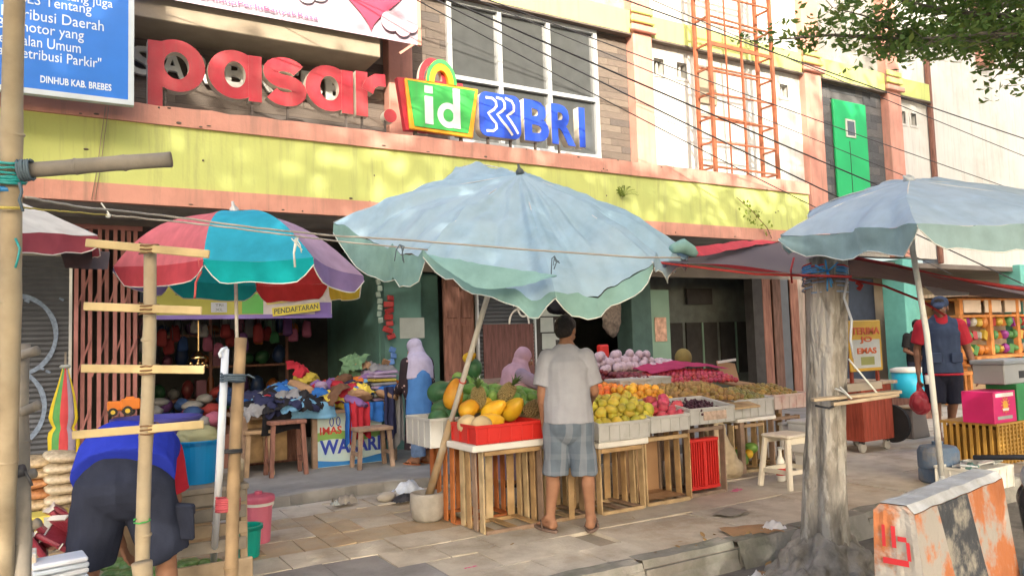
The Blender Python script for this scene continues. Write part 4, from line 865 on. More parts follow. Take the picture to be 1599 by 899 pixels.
TEE = fabric('pale_grey_tee', (.34, .36, .42), var=.07); v = Vol(); sx = f.d(1, 0, 0)
v.cone(p(0, .0, .835), p(.0, .0, 1.05), .160, .145, 1.25, sx, n=20, rnd=(0, 0)); v.cone(p(0, 0, 1.05), p(0, .03, 1.25), .143, .140, 1.28, sx, n=20); v.cone(p(0, .03, 1.25), p(0, .04, 1.385), .135, .082, 1.45, sx, n=20); v.cone(p(-.14, .03, 1.345), p(.14, .04, 1.345), .07, .07)
v.cone(p(-.148, .03, 1.345), p(-.202, -.015, 1.115), .073, .078, rnd=(1, 0)); v.cone(p(.148, .04, 1.345), p(.206, .055, 1.12), .073, .078, rnd=(1, 0)); v.ball(p(0, .1, .98), (.14, .08, .12))
v.build('tee_shirt', TEE, man, vox=.008, smooth=3, amp=.011, sc=7)
MB().lathe(p(0, .052, 1.40), [(.066, 0), (.071, .008), (.068, .022), (.062, .026)], 18, f.d(0, .22, 1)).build('collar', TEE, man, smooth=True)
def plaid(name, c, c2):
    m = fabric(name, c, bump=.08); t = m.node_tree; N = t.nodes; L = t.links; b = N['Principled BSDF']; src = b.inputs['Base Color'].links[0].from_socket; tc = N.new('ShaderNodeTexCoord')
    last = src
    for ax, fr in ((0, 58), (2, 46)):
        sp = N.new('ShaderNodeSeparateXYZ'); L.new(tc.outputs['Object'], sp.inputs[0]); mu = N.new('ShaderNodeMath'); mu.operation = 'MULTIPLY'; mu.inputs[1].default_value = fr; L.new(sp.outputs[ax], mu.inputs[0])
        sn = N.new('ShaderNodeMath'); sn.operation = 'SINE'; L.new(mu.outputs[0], sn.inputs[0]); gt = N.new('ShaderNodeMath'); gt.operation = 'GREATER_THAN'; gt.inputs[1].default_value = .55 if ax else .3; L.new(sn.outputs[0], gt.inputs[0])
        ml = N.new('ShaderNodeMath'); ml.operation = 'MULTIPLY'; ml.inputs[1].default_value = .22 if ax else .5; L.new(gt.outputs[0], ml.inputs[0]); mx = N.new('ShaderNodeMix'); mx.data_type = 'RGBA'; L.new(ml.outputs[0], mx.inputs[0]); L.new(last, mx.inputs[6]); mx.inputs[7].default_value = (*c2, 1); last = mx.outputs[2]
    L.new(last, b.inputs['Base Color']); return m
v = Vol(); v.cone(p(0, 0, .93), p(0, -.01, .80), .132, .142, 1.25, sx, n=20)
for k, sg in (('L', -1), ('R', 1)): v.cone(p(sg*.08, 0, .83), p(sg*.115, .01, .43), .114, .100, 1.02, sx, n=18, rnd=(1, 0))
v.build('shorts', plaid('blue_check_cloth', (.115, .15, .20), (.24, .27, .32)), man, vox=.008, smooth=2, amp=.014, sc=9)
sandals(f, J, fabric('brown_sole', (.18, .13, .11)), fabric('brown_strap', (.14, .10, .085)))
# ---- man bending over at the left
FT = G(193, 1010); FT.z = .003
ben = thing('person', 'man bending over, back to us, in royal blue shirt, red sleeves and navy cargo shorts', 'person', FT)
f = Fig(ben, math.radians(8), .945); p = f.p; sx = f.d(1, 0, 0)
J = dict(pel=p(0, -.02, .90), waist=p(.01, .13, 1.0), chest=p(.06, .36, 1.0), neck=p(.09, .55, .92), head=p(.10, .66, .83), face=f.d(.05, .45, -.9), hup=f.d(0, .9, .45), shL=p(-.11, .46, .93), shR=p(.20, .40, .97),
         elL=p(-.12, .50, .63), wrL=p(-.05, .60, .40), elR=p(.245, .43, .68), wrR=p(.20, .58, .42), hipL=p(-.10, 0, .85), hipR=p(.10, 0, .85), knL=p(-.165, .05, .47), knR=p(.205, .02, .47), anL=p(-.19, -.02, .105), anR=p(.245, -.04, .105), ftL=p(-.22, .2, 0), ftR=p(.29, .2, 0))
bd_, q, R = body(f, J); hair_cap(f, q, R, 1.07)
v = Vol(); v.cone(p(0, -.055, .905), p(.01, .13, 1.01), .180, .175, 1.38, sx, n=20, rnd=(0, 1)); v.cone(p(.01, .11, 1.01), p(.06, .36, 1.0), .156, .158, 1.38, sx, n=20); v.cone(p(.06, .37, .98), p(.10, .52, .92), .145, .085, 1.5, sx, n=20); v.cone(J['shL'], J['shR'], .082, .082)
v.build('shirt', fabric('royal_blue_jersey', (.025, .045, .44), var=.1), ben, vox=.009, smooth=4, amp=.009, sc=6)
for k in 'LR':
    v = Vol(); v.cone(J['sh'+k]+V((0, 0, .0)), J['sh'+k].lerp(J['el'+k], .85), .086, .088, rnd=(1, 0)); o = v.build('sleeve', fabric('red_jersey', (.55, .03, .05)), ben, vox=.009, smooth=3, amp=.006)
NAVYC = fabric('navy_twill', (.028, .034, .058), var=.15)
v = Vol(); v.cone(p(0, .01, .93), p(0, -.02, .84), .150, .160, 1.40, sx, n=22)
for sg, kk in ((-1, J['knL']), (1, J['knR'])): v.cone(p(sg*.105, -.01, .84), kk+V((0, 0, -.015)), .132, .120, 1.02, sx, n=18, rnd=(1, 0))
v.build('cargo_shorts', NAVYC, ben, vox=.009, smooth=3, amp=.017, sc=7)
for dz, h, nm in ((.0, .17, 'pocket'), (.075, .06, 'pocket_flap')):
    c = p(.285, -.055, .63+dz); MB().obox(c, (.15, .03 if h > .1 else .045, h), (.1, .04, -.75)).build(nm, NAVYC, ben, bevel=.01)
sandals(f, J, fabric('black_sole', (.03, .03, .03)), BLK)
# ---- woman in blue hijab
def hijab(f, q, R, s, m, drape, m2=None, name='hijab'):
    v = Vol(); v.ball(q(0, -.012, .03), V((.092, .108, .105))*s, R); v.ball(q(0, -.03, -.04), V((.085, .085, .09))*s, R); v.cone(q(0, -.02, -.06), drape[0], .085*s, .13*s, 1.25, f.d(1, 0, 0))
    for a, b, r0, r1, fl in drape[1]: v.cone(a, b, r0, r1, fl, f.d(1, 0, 0), n=18, rnd=(1, 0))
    v.cone(q(0, .075, -.03), q(0, .14, .0), .052*s, .05*s, .85, R @ V((1, 0, 0)), rnd=(0, 0)) if False else None
    return v.build(name, m, f.root, vox=.009, smooth=4, amp=.009, sc=8)
FT = V((3.70, 8.42, .098))
wm = thing('person', 'woman in a long blue and lilac headscarf and dark flowered dress browsing the clothes', 'person', FT)
f = Fig(wm, math.radians(-15), .88, SKIN); p = f.p; sx = f.d(1, 0, 0)
J = dict(pel=p(0, 0, .88), waist=p(0, 0, 1.02), chest=p(0, .03, 1.22), neck=p(0, .04, 1.42), head=p(0, .08, 1.53), face=f.d(-.3, .9, -.35), shL=p(-.165, .03, 1.33), shR=p(.165, .03, 1.33), elL=p(-.2, .05, 1.05), wrL=p(-.14, .27, .98), elR=p(.22, .04, 1.05), wrR=p(.15, .25, .95),
         hipL=p(-.085, 0, .85), hipR=p(.085, 0, .85), knL=p(-.09, .02, .47), knR=p(.1, .02, .47), anL=p(-.1, -.02, .10), anR=p(.1, -.03, .10), ftL=p(-.13, .2, 0), ftR=p(.13, .2, 0))
bd_, q, R = body(f, J)
FLOR = fabric('flowered_cloth', (.030, .022, .028)); t = FLOR.node_tree; N = t.nodes; L = t.links; bs_ = N['Principled BSDF']; src = bs_.inputs['Base Color'].links[0].from_socket
vo = N.new('ShaderNodeTexVoronoi'); vo.inputs['Scale'].default_value = 17; tc = N.new('ShaderNodeTexCoord'); L.new(tc.outputs['Object'], vo.inputs[0]); rm = N.new('ShaderNodeMapRange'); rm.inputs[1].default_value = .26; rm.inputs[2].default_value = .22; L.new(vo.outputs['Distance'], rm.inputs[0])
mx = N.new('ShaderNodeMix'); mx.data_type = 'RGBA'; L.new(rm.outputs[0], mx.inputs[0]); L.new(src, mx.inputs[6]); mx.inputs[7].default_value = (.42, .30, .30, 1); L.new(mx.outputs[2], bs_.inputs['Base Color'])
v = Vol(); v.cone(p(.07, 0, .2), p(.05, 0, .95), .20, .165, 1.3, sx, n=20, rnd=(0, 1)); v.cone(p(0, 0, .95), p(0, .03, 1.33), .155, .13, 1.4, sx, n=20)
for k in 'LR': v.cone(J['sh'+k], J['el'+k], .085, .07); v.cone(J['el'+k], J['wr'+k], .07, .06, rnd=(1, 0))
v.build('dress', FLOR, wm, vox=.01, smooth=3, amp=.012, sc=7)
v = Vol(); v.cone(p(-.13, -.12, .12), p(-.12, -.09, .85), .085, .09, 1.0, sx, rnd=(0, 0)); v.build('denim_panel', fabric('faded_denim', (.13, .20, .34), sc=14, var=.3), wm, vox=.01, amp=.01)
hj = Vol(); hj.ball(q(0, -.014, .03), V((.096, .112, .108))*.9, R); hj.ball(q(0, -.035, -.04), V((.09, .09, .10))*.9, R); hj.cone(q(0, -.02, -.05), p(0, .0, 1.28), .085, .16, 1.2, sx); hj.cone(p(-.02, -.03, 1.31), p(-.03, -.05, 1.12), .15, .15, 1.2, sx, rnd=(1, 0))
hj.build('headscarf', fabric('lilac_scarf', (.38, .36, .50)), wm, vox=.009, smooth=4, amp=.008)
hj = Vol(); hj.cone(p(-.05, -.06, 1.13), p(-.08, -.08, .66), .15, .155, 1.0, sx, n=20, rnd=(1, 0)); hj.build('scarf_drape', fabric('blue_scarf', (.06, .17, .42)), wm, vox=.009, smooth=4, amp=.013, sc=7)
sandals(f, J, fabric('orange_sole', (.40, .14, .06)), fabric('orange_strap', (.42, .16, .08)))
# ---- fruit seller in pink headscarf
FT = V((4.10, 7.02, .0))
sw = thing('person', 'fruit seller in a dusty pink headscarf reaching across the heap of green mangoes', 'person', FT)
f = Fig(sw, math.radians(105), .86); p = f.p; sx = f.d(1, 0, 0)
J = dict(pel=p(0, -.02, .88), waist=p(0, .02, 1.03), chest=p(0, .10, 1.22), neck=p(0, .15, 1.40), head=p(0, .215, 1.51), face=f.d(.1, .95, -.3), shL=p(-.165, .12, 1.32), shR=p(.165, .12, 1.32), elL=p(-.22, .26, 1.14), wrL=p(-.15, .42, 1.12), elR=p(.24, .34, 1.20), wrR=p(.28, .56, 1.30),
         hipL=p(-.085, 0, .85), hipR=p(.085, 0, .85), knL=p(-.09, .02, .47), knR=p(.1, .02, .47), anL=p(-.1, -.02, .105), anR=p(.1, -.03, .105), ftL=p(-.13, .2, 0), ftR=p(.13, .2, 0), hup=f.d(0, .2, 1))
bd_, q, R = body(f, J, face=True)
PKS = fabric('dusty_pink_scarf', (.46, .30, .38)); v = Vol(); v.ball(q(0, -.03, .03), V((.10, .108, .112))*.9, R); v.ball(q(0, -.045, -.05), V((.095, .095, .11))*.9, R); v.cone(q(0, -.03, -.08), p(0, .13, 1.24), .09, .165, 1.2, sx); v.cone(p(0, .10, 1.30), p(0, .07, 1.04), .16, .19, 1.15, sx, rnd=(1, 0))
v.build('headscarf', PKS, sw, vox=.009, smooth=4, amp=.011, sc=8)
v = Vol(); v.cone(p(0, 0, .1), p(0, .0, .95), .2, .155, 1.25, sx, rnd=(0, 1)); v.cone(p(0, .02, .95), p(0, .11, 1.28), .155, .14, 1.3, sx)
for k in 'LR': v.cone(J['sh'+k], J['el'+k], .08, .066); v.cone(J['el'+k], J['el'+k].lerp(J['wr'+k], .8), .066, .055, rnd=(1, 0))
v.build('dress', fabric('mauve_dress', (.30, .24, .34)), sw, vox=.01, smooth=3, amp=.01)
sandals(f, J, fabric('black_sole', (.03, .03, .03)), BLK)
# ---- man walking by at the right in navy vest
FT = V((10.05, 5.86, .0))
rm_ = thing('person', 'man in a navy vest over a red shirt, cap and dark shorts, at the right', 'person', FT)
f = Fig(rm_, math.radians(225), 1.13, SKIN2); p = f.p; sx = f.d(1, 0, 0)
J = dict(pel=p(0, 0, .90), waist=p(0, 0, 1.03), chest=p(0, .02, 1.24), neck=p(0, .03, 1.43), head=p(0, .07, 1.555), face=f.d(.35, .9, -.15), shL=p(-.19, .02, 1.345), shR=p(.19, .02, 1.345), elL=p(-.29, -.04, 1.06), wrL=p(-.33, .06, .80), elR=p(.25, -.03, 1.07), wrR=p(.27, .05, .80),
         hipL=p(-.09, 0, .86), hipR=p(.09, 0, .86), knL=p(-.10, -.02, .48), knR=p(.11, .07, .48), anL=p(-.10, -.22, .16), anR=p(.11, .05, .105), ftL=p(-.10, .0, 0), ftR=p(.13, .3, 0))
bd_, q, R = body(f, J, face=True); hair_cap(f, q, R, 1.13)
NV = fabric('navy_vest_cloth', (.045, .065, .12)); RS = fabric('dark_red_shirt', (.42, .03, .05))
v = Vol(); v.cone(p(0, 0, .80), p(0, 0, 1.05), .185, .175, 1.32, sx, n=20, rnd=(0, 0)); v.cone(p(0, 0, 1.05), p(0, .02, 1.27), .175, .165, 1.36, sx, n=20); v.cone(p(0, .02, 1.27), p(0, .03, 1.41), .165, .095, 1.5, sx); v.cone(p(-.13, .02, 1.345), p(.13, .02, 1.345), .10, .10)
v.build('vest', NV, rm_, vox=.01, smooth=3, amp=.01)
v = Vol(); v.cone(p(-.17, .02, 1.345), p(.17, .02, 1.345), .06, .06)
for k in 'LR': v.cone(J['sh'+k], J['sh'+k].lerp(J['el'+k], .72), .098, .098, rnd=(1, 0))
v.cone(p(0, .045, 1.36), p(0, .06, 1.44), .10, .08, 1.1, sx); v.build('shirt', RS, rm_, vox=.01, smooth=2, amp=.006)
for k in (-1, 1): MB().obox(p(k*.11, .185, .98), (.13, .03, .13), (0, 0, -math.radians(225))).build('vest_pocket', NV, rm_, bevel=.008)
v = Vol(); v.cone(p(0, 0, .9), p(0, 0, .8), .155, .17, 1.3, sx)
for k in 'LR': v.cone(J['hip'+k], J['kn'+k]+V((0, 0, -.03)), .135, .115, 1.02, sx, rnd=(1, 0))
v.build('shorts', fabric('black_navy_cloth', (.022, .024, .04)), rm_, vox=.01, smooth=3, amp=.01)
v = Vol(); v.cone(p(0, 0, .775), p(0, 0, .80), .188, .188, 1.32, sx, rnd=(0, 0)); v.build('shirt_hem', RS, rm_, vox=.01, smooth=1)
cp = Vol(); cp.ball(q(0, -.012, .055), V((.093, .107, .082))*1.13, R); cp.cone(q(0, .08, .045), q(0, .165, .03), .03, .028, 2.3, R @ V((1, 0, 0))); cp.build('cap', NV, rm_, vox=.008, smooth=1)
sandals(f, J, fabric('black_sole', (.03, .03, .03)), BLK)
hp = J['wrR']+V((0, 0, -.10))
v = Vol(); v.ball(hp+V((0, 0, -.28)), (.15, .12, .16)); v.cone(hp+V((0, 0, -.16)), hp+V((0, 0, -.0)), .05, .018); tag(v.build('carrier_bag', plastic('red_polythene', (.42, .04, .06), rough=.35), vox=.01, amp=.02, sc=11, loc=hp+V((0, 0, -.4))), 'bulging red plastic carrier bag held by the man in the navy vest', 'bag')
# ---- boy behind by the turquoise column
FT = V((14.6, 9.0, 0)); ch_ = thing('person', 'dark haired person in black standing by the turquoise column behind the vest man', 'person', FT)
f = Fig(ch_, math.radians(215), 1.0, SKIN2); p = f.p; sx = f.d(1, 0, 0)
J = dict(pel=p(0, 0, .90), waist=p(0, 0, 1.03), chest=p(0, .02, 1.24), neck=p(0, .03, 1.43), head=p(0, .07, 1.555), face=f.d(.5, .8, -.3), shL=p(-.175, .02, 1.345), shR=p(.175, .02, 1.345), elL=p(-.23, .02, 1.08), wrL=p(-.1, .22, 1.0), elR=p(.23, .02, 1.08), wrR=p(.1, .22, .98), hipL=p(-.09, 0, .86), hipR=p(.09, 0, .86), knL=p(-.10, .0, .48), knR=p(.11, .0, .48), anL=p(-.10, -.02, .105), anR=p(.11, -.02, .105), ftL=p(-.12, .2, 0), ftR=p(.13, .2, 0))
bd_, q, R = body(f, J, face=True); hair_cap(f, q, R, 1.05)
v = Vol(); v.cone(p(0, 0, .85), p(0, 0, 1.05), .155, .15, 1.3, sx, rnd=(0, 0)); v.cone(p(0, 0, 1.05), p(0, .02, 1.27), .15, .145, 1.36, sx); v.cone(p(0, .02, 1.27), p(0, .03, 1.41), .14, .08, 1.5, sx)
for k in 'LR': v.cone(J['sh'+k], J['sh'+k].lerp(J['el'+k], .8), .08, .08, rnd=(1, 0))
v.build('shirt', fabric('black_jersey', (.02, .02, .022)), ch_, vox=.011, smooth=3, amp=.008)
v = Vol(); v.cone(p(0, 0, .9), p(0, 0, .82), .14, .15, 1.3, sx)
for k in 'LR': v.cone(J['hip'+k], J['an'+k], .11, .07, rnd=(1, 0))
v.build('trousers', NAVYC, ch_, vox=.011, smooth=3, amp=.01)
# ================================================================ the fruit stall
CRW = [wood('crate_wood_%d' % i, c, stretch=None, sc=7, bump=.25) for i, c in enumerate([(.42, .31, .18), (.34, .24, .15), (.46, .36, .22), (.28, .20, .15), (.40, .27, .14)])]
ORW = [wood('orange_crate_wood', (.42, .15, .05), stretch=None, sc=7), wood('orange_crate_wood_dark', (.34, .11, .04), stretch=None, sc=7)]
def slat(parent, a, b, w, h, m, upv=(0, 0, 1)): return MB().bar(a, b, w, h, upv).build('slat', m, parent, bevel=.003)
def crate(x0, x1, y0, y1, h, label, ms=CRW, nl=4, nb=3, back=None, front=0, z0=0.):
    """slatted fruit crate stood on end with its open side to the street"""
    c = thing('wooden_crate', label, 'crate', ((x0+x1)/2, (y0+y1)/2, z0), 'wooden crates under the fruit stall'); t = .014; rw = lambda: random.choice(ms)
    for k in range(nl):
        y = y0+.035+(y1-y0-.07)*k/(nl-1)+random.uniform(-.008, .008)
        for xx in (x0, x1): slat(c, (xx, y, z0+.01), (xx+random.uniform(-.006, .006), y+random.uniform(-.006, .006), z0+h), t, .07, rw(), (0, 1, 0))
    for k in range(nb):
        x = x0+.06+(x1-x0-.12)*k/(nb-1); slat(c, (x, y1+.012, z0+.01), (x+random.uniform(-.01, .01), y1+.012, z0+h), .07, t, rw(), (0, 1, 0))
        slat(c, (x, y0+.02, z0+.025), (x, y1-.01, z0+.025), .07, .012, rw())
    for z in (z0+.012, z0+h-.02):
        for y in (y0+.012, y1-.025): slat(c, (x0+.012, y, z), (x1-.012, y, z), .022, .035, rw())
    for k in range(front): x = x0+.03+(x1-x0-.06)*k/max(1, front-1); slat(c, (x, y0-.012, z0+.01), (x, y0-.012, z0+h), .055, t, rw(), (0, 1, 0))
    if back: MB().box((x0+.02, y1-.05, z0+.04), (x1-.02, y1-.035, z0+h-.06)).build('lining', back, c); MB().grid(lambda u, v: V((x0+.03+(x1-x0-.06)*u, y0+.04+(y1-y0-.1)*v, z0+.045+.02*noise.noise(V((u*4, v*3, 1))))), 8, 6).build('lining_floor', back, c)
    return c
CARD = mat('brown_cardboard', (.36, .22, .12), rough=.85, var=.12, sc=4)
crate(2.84, 3.40, 5.80, 6.25, .64, 'orange painted slatted crate beside the cement umbrella base', ORW)
crate(2.87, 3.41, 5.33, 5.74, .64, 'open bare wood crate under the red fruit tray')
crate(3.46, 3.92, 5.35, 5.8, .60, 'slatted crate half hidden behind the legs of the man in checked shorts', front=3)
crate(3.98, 4.45, 5.30, 5.75, .555, 'open slatted crate under the white tray of yellow green mangoes')
crate(4.50, 5.02, 5.33, 5.80, .60, 'wooden crate lined with brown cardboard under the dragon fruit tray', back=CARD)
c6 = crate(5.06, 5.52, 5.38, 5.85, .63, 'grey brown crate frame holding a red plastic crate under the dark grapes', [wood('grey_crate_wood', (.24, .18, .14), stretch=None, sc=7)], nb=3)
crate(6.26, 6.72, 5.95, 6.4, .52, 'sunlit open crate with fruit inside, beyond the cream sack')
crate(6.86, 7.3, 5.95, 6.4, .56, 'last slatted crate of the row, behind the white stacked boxes')
# red plastic crate standing in its frame
def pcrate(name, label, x0, x1, y0, y1, z0, z1, m, cat='tray', group=None, ribs=True, tilt=0, th=.012):
    """open plastic tray: floor, four ribbed walls and a rolled rim"""
    c = thing(name, label, cat, ((x0+x1)/2, (y0+y1)/2, z0), group); tl = lambda p: V((p[0], p[1], p[2]+(p[1]-y0)*tilt))
    def bx(lo, hi, nm):
        mb = MB().box(lo, hi); mb.v = [tl(q) for q in mb.v]; return mb.build(nm, m, c, bevel=.003)
    bx((x0, y0, z0), (x1, y1, z0+th), 'floor')
    for lo, hi in (((x0, y0, z0+th), (x1, y0+th, z1)), ((x0, y1-th, z0+th), (x1, y1, z1)), ((x0, y0+th, z0+th), (x0+th, y1-th, z1)), ((x1-th, y0+th, z0+th), (x1, y1-th, z1))): bx(lo, hi, 'side')
    for lo, hi in (((x0-.01, y0-.012, z1-.022), (x1+.01, y0-.0005, z1+.003)), ((x0-.01, y1+.0005, z1-.022), (x1+.01, y1+.012, z1+.003)), ((x0-.012, y0, z1-.022), (x0-.0005, y1, z1+.003)), ((x1+.0005, y0, z1-.022), (x1+.012, y1, z1+.003))): bx(lo, hi, 'rim')
    if ribs:
        n = max(3, int((x1-x0)/.1))
        for k in range(n+1): x = x0+(x1-x0)*k/n; bx((x-.006, y0-.009, z0), (x+.006, y0-.0005, z1-.023), 'rib')
        m_ = max(2, int((y1-y0)/.12))
        for k in range(m_+1): y = y0+(y1-y0)*k/m_; bx((x0-.009, y-.006, z0), (x0-.0005, y+.006, z1-.023), 'rib')
    return c
RPL = plastic('red_crate_plastic', (.55, .025, .02)); WPL = plastic('grey_white_tray', (.46, .48, .49), rough=.5, c2=(.34, .35, .35), c2s=4, c2t=.58)
FOAM = mat('white_foam', (.68, .68, .66), rough=.85, var=.05, bump=.1)
rc = thing('red_crate', 'red plastic crate with upright bars standing in the grey crate frame', 'crate', (5.29, 5.42, .05)); MB().box((5.10, 5.47, .05), (5.47, 5.49, .52)).build('back', RPL, rc)
for k in range(13): x = 5.105+.36*k/12; MB().box((x-.006, 5.42, .08), (x+.006, 5.44, .49)).build('bar', RPL, rc)
for z0, z1 in ((.05, .08), (.49, .52)): MB().box((5.095, 5.41, z0), (5.475, 5.469, z1)).build('edge', RPL, rc, bevel=.004)
for xx in (5.29,): MB().box((xx-.02, 5.408, .081), (xx+.02, 5.445, .489)).build('bar', RPL, rc)
TG = 'pale grey fruit trays along the front of the stall'
pcrate('fruit_tray', 'red plastic tray of papayas and melons at the corner of the stall', 2.80, 3.41, 5.30, 5.72, .70, .845, RPL)
block_t = lambda lo, hi, m, lbl, nm='foam_slab': tag(MB().box(lo, hi).build(nm, m, bevel=.008), lbl, 'foam slab')
block_t((2.76, 5.29, .645), (3.43, 5.76, .697), FOAM, 'white foam slab between the red tray and its crate'); block_t((3.95, 5.28, .56), (4.50, 5.68, .615), FOAM, 'white foam slab under the yellow green mango tray')
pcrate('fruit_tray', 'white tray of watermelons behind the red tray at the left end', 2.67, 2.99, 5.86, 6.35, .63, .87, WPL, group=TG)
pcrate('foam_box', 'small white foam box behind the left thigh of the man in checked shorts', 3.46, 3.9, 5.3, 5.7, .58, .70, FOAM, 'box', None, False)
pcrate('fruit_tray', 'pale grey tray of yellow green mangoes beside the man in checked shorts', 3.94, 4.48, 5.25, 5.66, .62, .775, WPL, group=TG, tilt=.15)
pcrate('fruit_tray', 'weathered pale tray under the pink dragon fruit', 4.51, 4.95, 5.25, 5.66, .645, .79, WPL, group=TG, tilt=.15)
GTR = pcrate('fruit_tray', 'pale tray of dark grapes with a faded printed panel', 4.975, 5.53, 5.25, 5.68, .675, .825, WPL, group=TG, tilt=.15)
pcrate('fruit_tray', 'pale tray with barred front under the green and tan fruit', 6.20, 6.80, 5.88, 6.3, .60, .79, WPL, group=TG, tilt=.1)
pcrate('fruit_tray', 'rightmost pale tray at the far end of the stall', 6.83, 7.42, 5.88, 6.3, .65, .81, plastic('pinkish_tray', (.50, .42, .40), c2=(.4, .2, .18), c2s=4, c2t=.6), group=TG)
block_t((6.22, 5.86, .555), (6.82, 6.3, .595), FOAM, 'white foam slab under the barred tray')
MB().box((5.13, 5.238, .71), (5.42, 5.2405, .79)).build('printed_panel', mat('faded_print', (.46, .36, .30), var=.35, sc=20), GTR)
# sloping display table behind the trays
tb = thing('display_table', 'sloping wooden fruit table behind the front trays', 'table', (5.2, 6.2, 0)); TW = CRW[3]
for i in range(8): y0 = 5.70+i*.20; MB().add([(3.5, y0, .74+i*.046), (6.4, y0, .74+i*.046), (6.4, y0+.185, .78+i*.046), (3.5, y0+.185, .78+i*.046), (3.5, y0, .72+i*.046), (6.4, y0, .72+i*.046), (6.4, y0+.185, .76+i*.046), (3.5, y0+.185, .76+i*.046)], [(0, 1, 2, 3), (7, 6, 5, 4), (0, 4, 5, 1), (1, 5, 6, 2), (2, 6, 7, 3), (3, 7, 4, 0)]).build('board', CRW[i % 4], tb)
for xx in (3.95, 4.7, 6.35):
    for y, h in ((5.95, .74), (7.2, 1.0)): MB().box((xx-.03, y-.03, 0), (xx+.03, y+.03, h)).build('leg', TW, tb)
tb2 = thing('display_table', 'low fruit table at the far right end of the stall', 'table', (7, 6.5, 0)); MB().box((6.42, 6.32, .70), (7.7, 6.8, .74)).build('board', CRW[1], tb2)
for xx in (6.46, 7.64): MB().box((xx-.03, 6.5, 0), (xx+.03, 6.56, .70)).build('leg', TW, tb2)
for a, b, y in ((4.65, 5.15, 6.0), (4.25, 4.62, 5.95), (5.0, 5.35, 6.52), (5.38, 5.75, 6.6)):
    pcrate('back_tray', {4.65: 'long pale tray under the heap of yellow oranges', 4.25: 'pale tray holding the orange mandarins at the left', 5.0: 'dull tray below the foam wrapped pears at the left', 5.38: 'dull tray below the foam wrapped pears at the right'}[a], a, b, y-.25, y, .80 if y < 6.2 else .96, .90 if y < 6.2 else 1.06, WPL)
# fruit meshes
def fm(name, r, fn=None, n=12, m=9): return MB().ball((0, 0, 0), r, n, m, fn)
def frmat(name, c, c2=None, t=.55, rough=.45, s=5, **k): return mat(name, c, rough=rough, var=.14, sc=14, bump=.06, spec=.4, c2=c2, c2s=s, c2t=t, c2w=.2, rnd=.28, **k)
MG = frmat('green_mango_skin', (.13, .30, .06), (.22, .36, .09)); YG = frmat('yellow_mango_skin', (.40, .42, .05), (.60, .42, .06), s=9); ORG = frmat('mandarin_skin', (.72, .17, .03), (.75, .25, .04)); YO = frmat('yellow_orange_skin', (.75, .33, .03), (.62, .45, .06), s=9)
PAP = frmat('papaya_skin', (.75, .33, .02), (.66, .46, .03), s=6); MEL = frmat('melon_skin', (.52, .42, .24), (.44, .38, .22), rough=.7, s=14); WML = frmat('watermelon_skin', (.025, .10, .04), (.06, .17, .06), s=10); DRG = frmat('dragon_skin', (.55, .05, .12), (.45, .12, .12), s=14)
SAL = frmat('tan_fruit_skin', (.36, .21, .07), (.20, .17, .06), s=10, rough=.6); RAM = frmat('crimson_skin', (.35, .03, .06), (.45, .08, .10), s=10); GRP = frmat('grape_skin', (.06, .02, .04), (.09, .03, .05), s=12, rough=.3); NETM = mat('foam_net', (.50, .40, .47), rough=.9, var=.15, sc=30, bump=.5, bsc=70); PINE = frmat('pineapple_skin', (.30, .24, .10), (.20, .17, .08), s=30, rough=.8); LEAF = frmat('fruit_leaf', (.08, .16, .05)); GT = frmat('green_tan_skin', (.16, .18, .05), (.30, .22, .08), s=9)
man_fn = lambda p: V((p.x*(1+.18*p.z), p.y+.12*p.x*p.x, p.z))
pap_fn = lambda p: V((p.x*(1-.28*p.z), p.y*(1-.28*p.z), p.z))
tear = lambda p: V((p.x*(1-.3*max(0, p.z)), p.y*(1-.3*max(0, p.z)), p.z*(1+.15*max(0, p.z))))
def mesh_of(nm, r, m, fn=None, n=12, k=9): return fm(nm, r, fn, n, k).mesh(nm, m, smooth=True)
def heap(nm, me, n, x0, x1, y0, y1, zf, r, label, cat, group, dome=0., jit=.3, layers=1, rs=(.86, 1.1), tum=1.):
    """fruit by fruit heap on the surface z = zf(x, y)"""
    k = 0; objs = []
    for L in range(layers):
        nx = max(1, int((x1-x0)/(2*r*.95))-L); ny = max(1, int((y1-y0)/(2*r*.92))-L)
        for i in range(nx):
            for j in range(ny):
                if k >= n: return objs
                u, v = (i+.5+.5*(L % 2))/nx, (j+.5+.5*(L % 2))/ny
                if L and (u > 1.05 or v > 1.05): continue
                x, y = x0+(x1-x0)*u+random.uniform(-jit, jit)*r, y0+(y1-y0)*v+random.uniform(-jit, jit)*r
                z = zf(x, y)+r*(.85+1.35*L)+dome*math.sin(math.pi*min(1, max(0, u)))*math.sin(math.pi*min(1, max(0, v)))+random.uniform(-.15, .15)*r
                s = random.uniform(*rs); o = link(nm, me); o.location = (x, y, z); o.rotation_euler = [random.uniform(-3.1, 3.1)*tum for _ in range(3)]; o.scale = (s, s, s*random.uniform(.95, 1.05)); tag(o, label, cat, group); objs.append(o); k += 1
    return objs
tz = lambda x, y: .765+(y-5.5)*.225
mg = mesh_of('green_mango', (.052, .046, .066), MG, man_fn); ym = mesh_of('yellow_mango', (.047, .042, .058), YG, man_fn); og = mesh_of('mandarin', .036, ORG); yo = mesh_of('orange', .037, YO)
heap('green_mango', mg, 52, 3.10, 3.90, 5.66, 6.30, lambda x, y: .86+(y-5.7)*.16, .052, 'green mango in the big heap left of the man in the grey tee', 'mango', 'green mangoes heaped left of the man', .10, layers=2)
heap('green_mango', mg, 16, 3.08, 3.62, 6.3, 6.6, lambda x, y: .98, .052, 'green mango on the top of the heap in front of the pink scarf seller', 'mango', 'green mangoes on top of the heap', .10, layers=2)
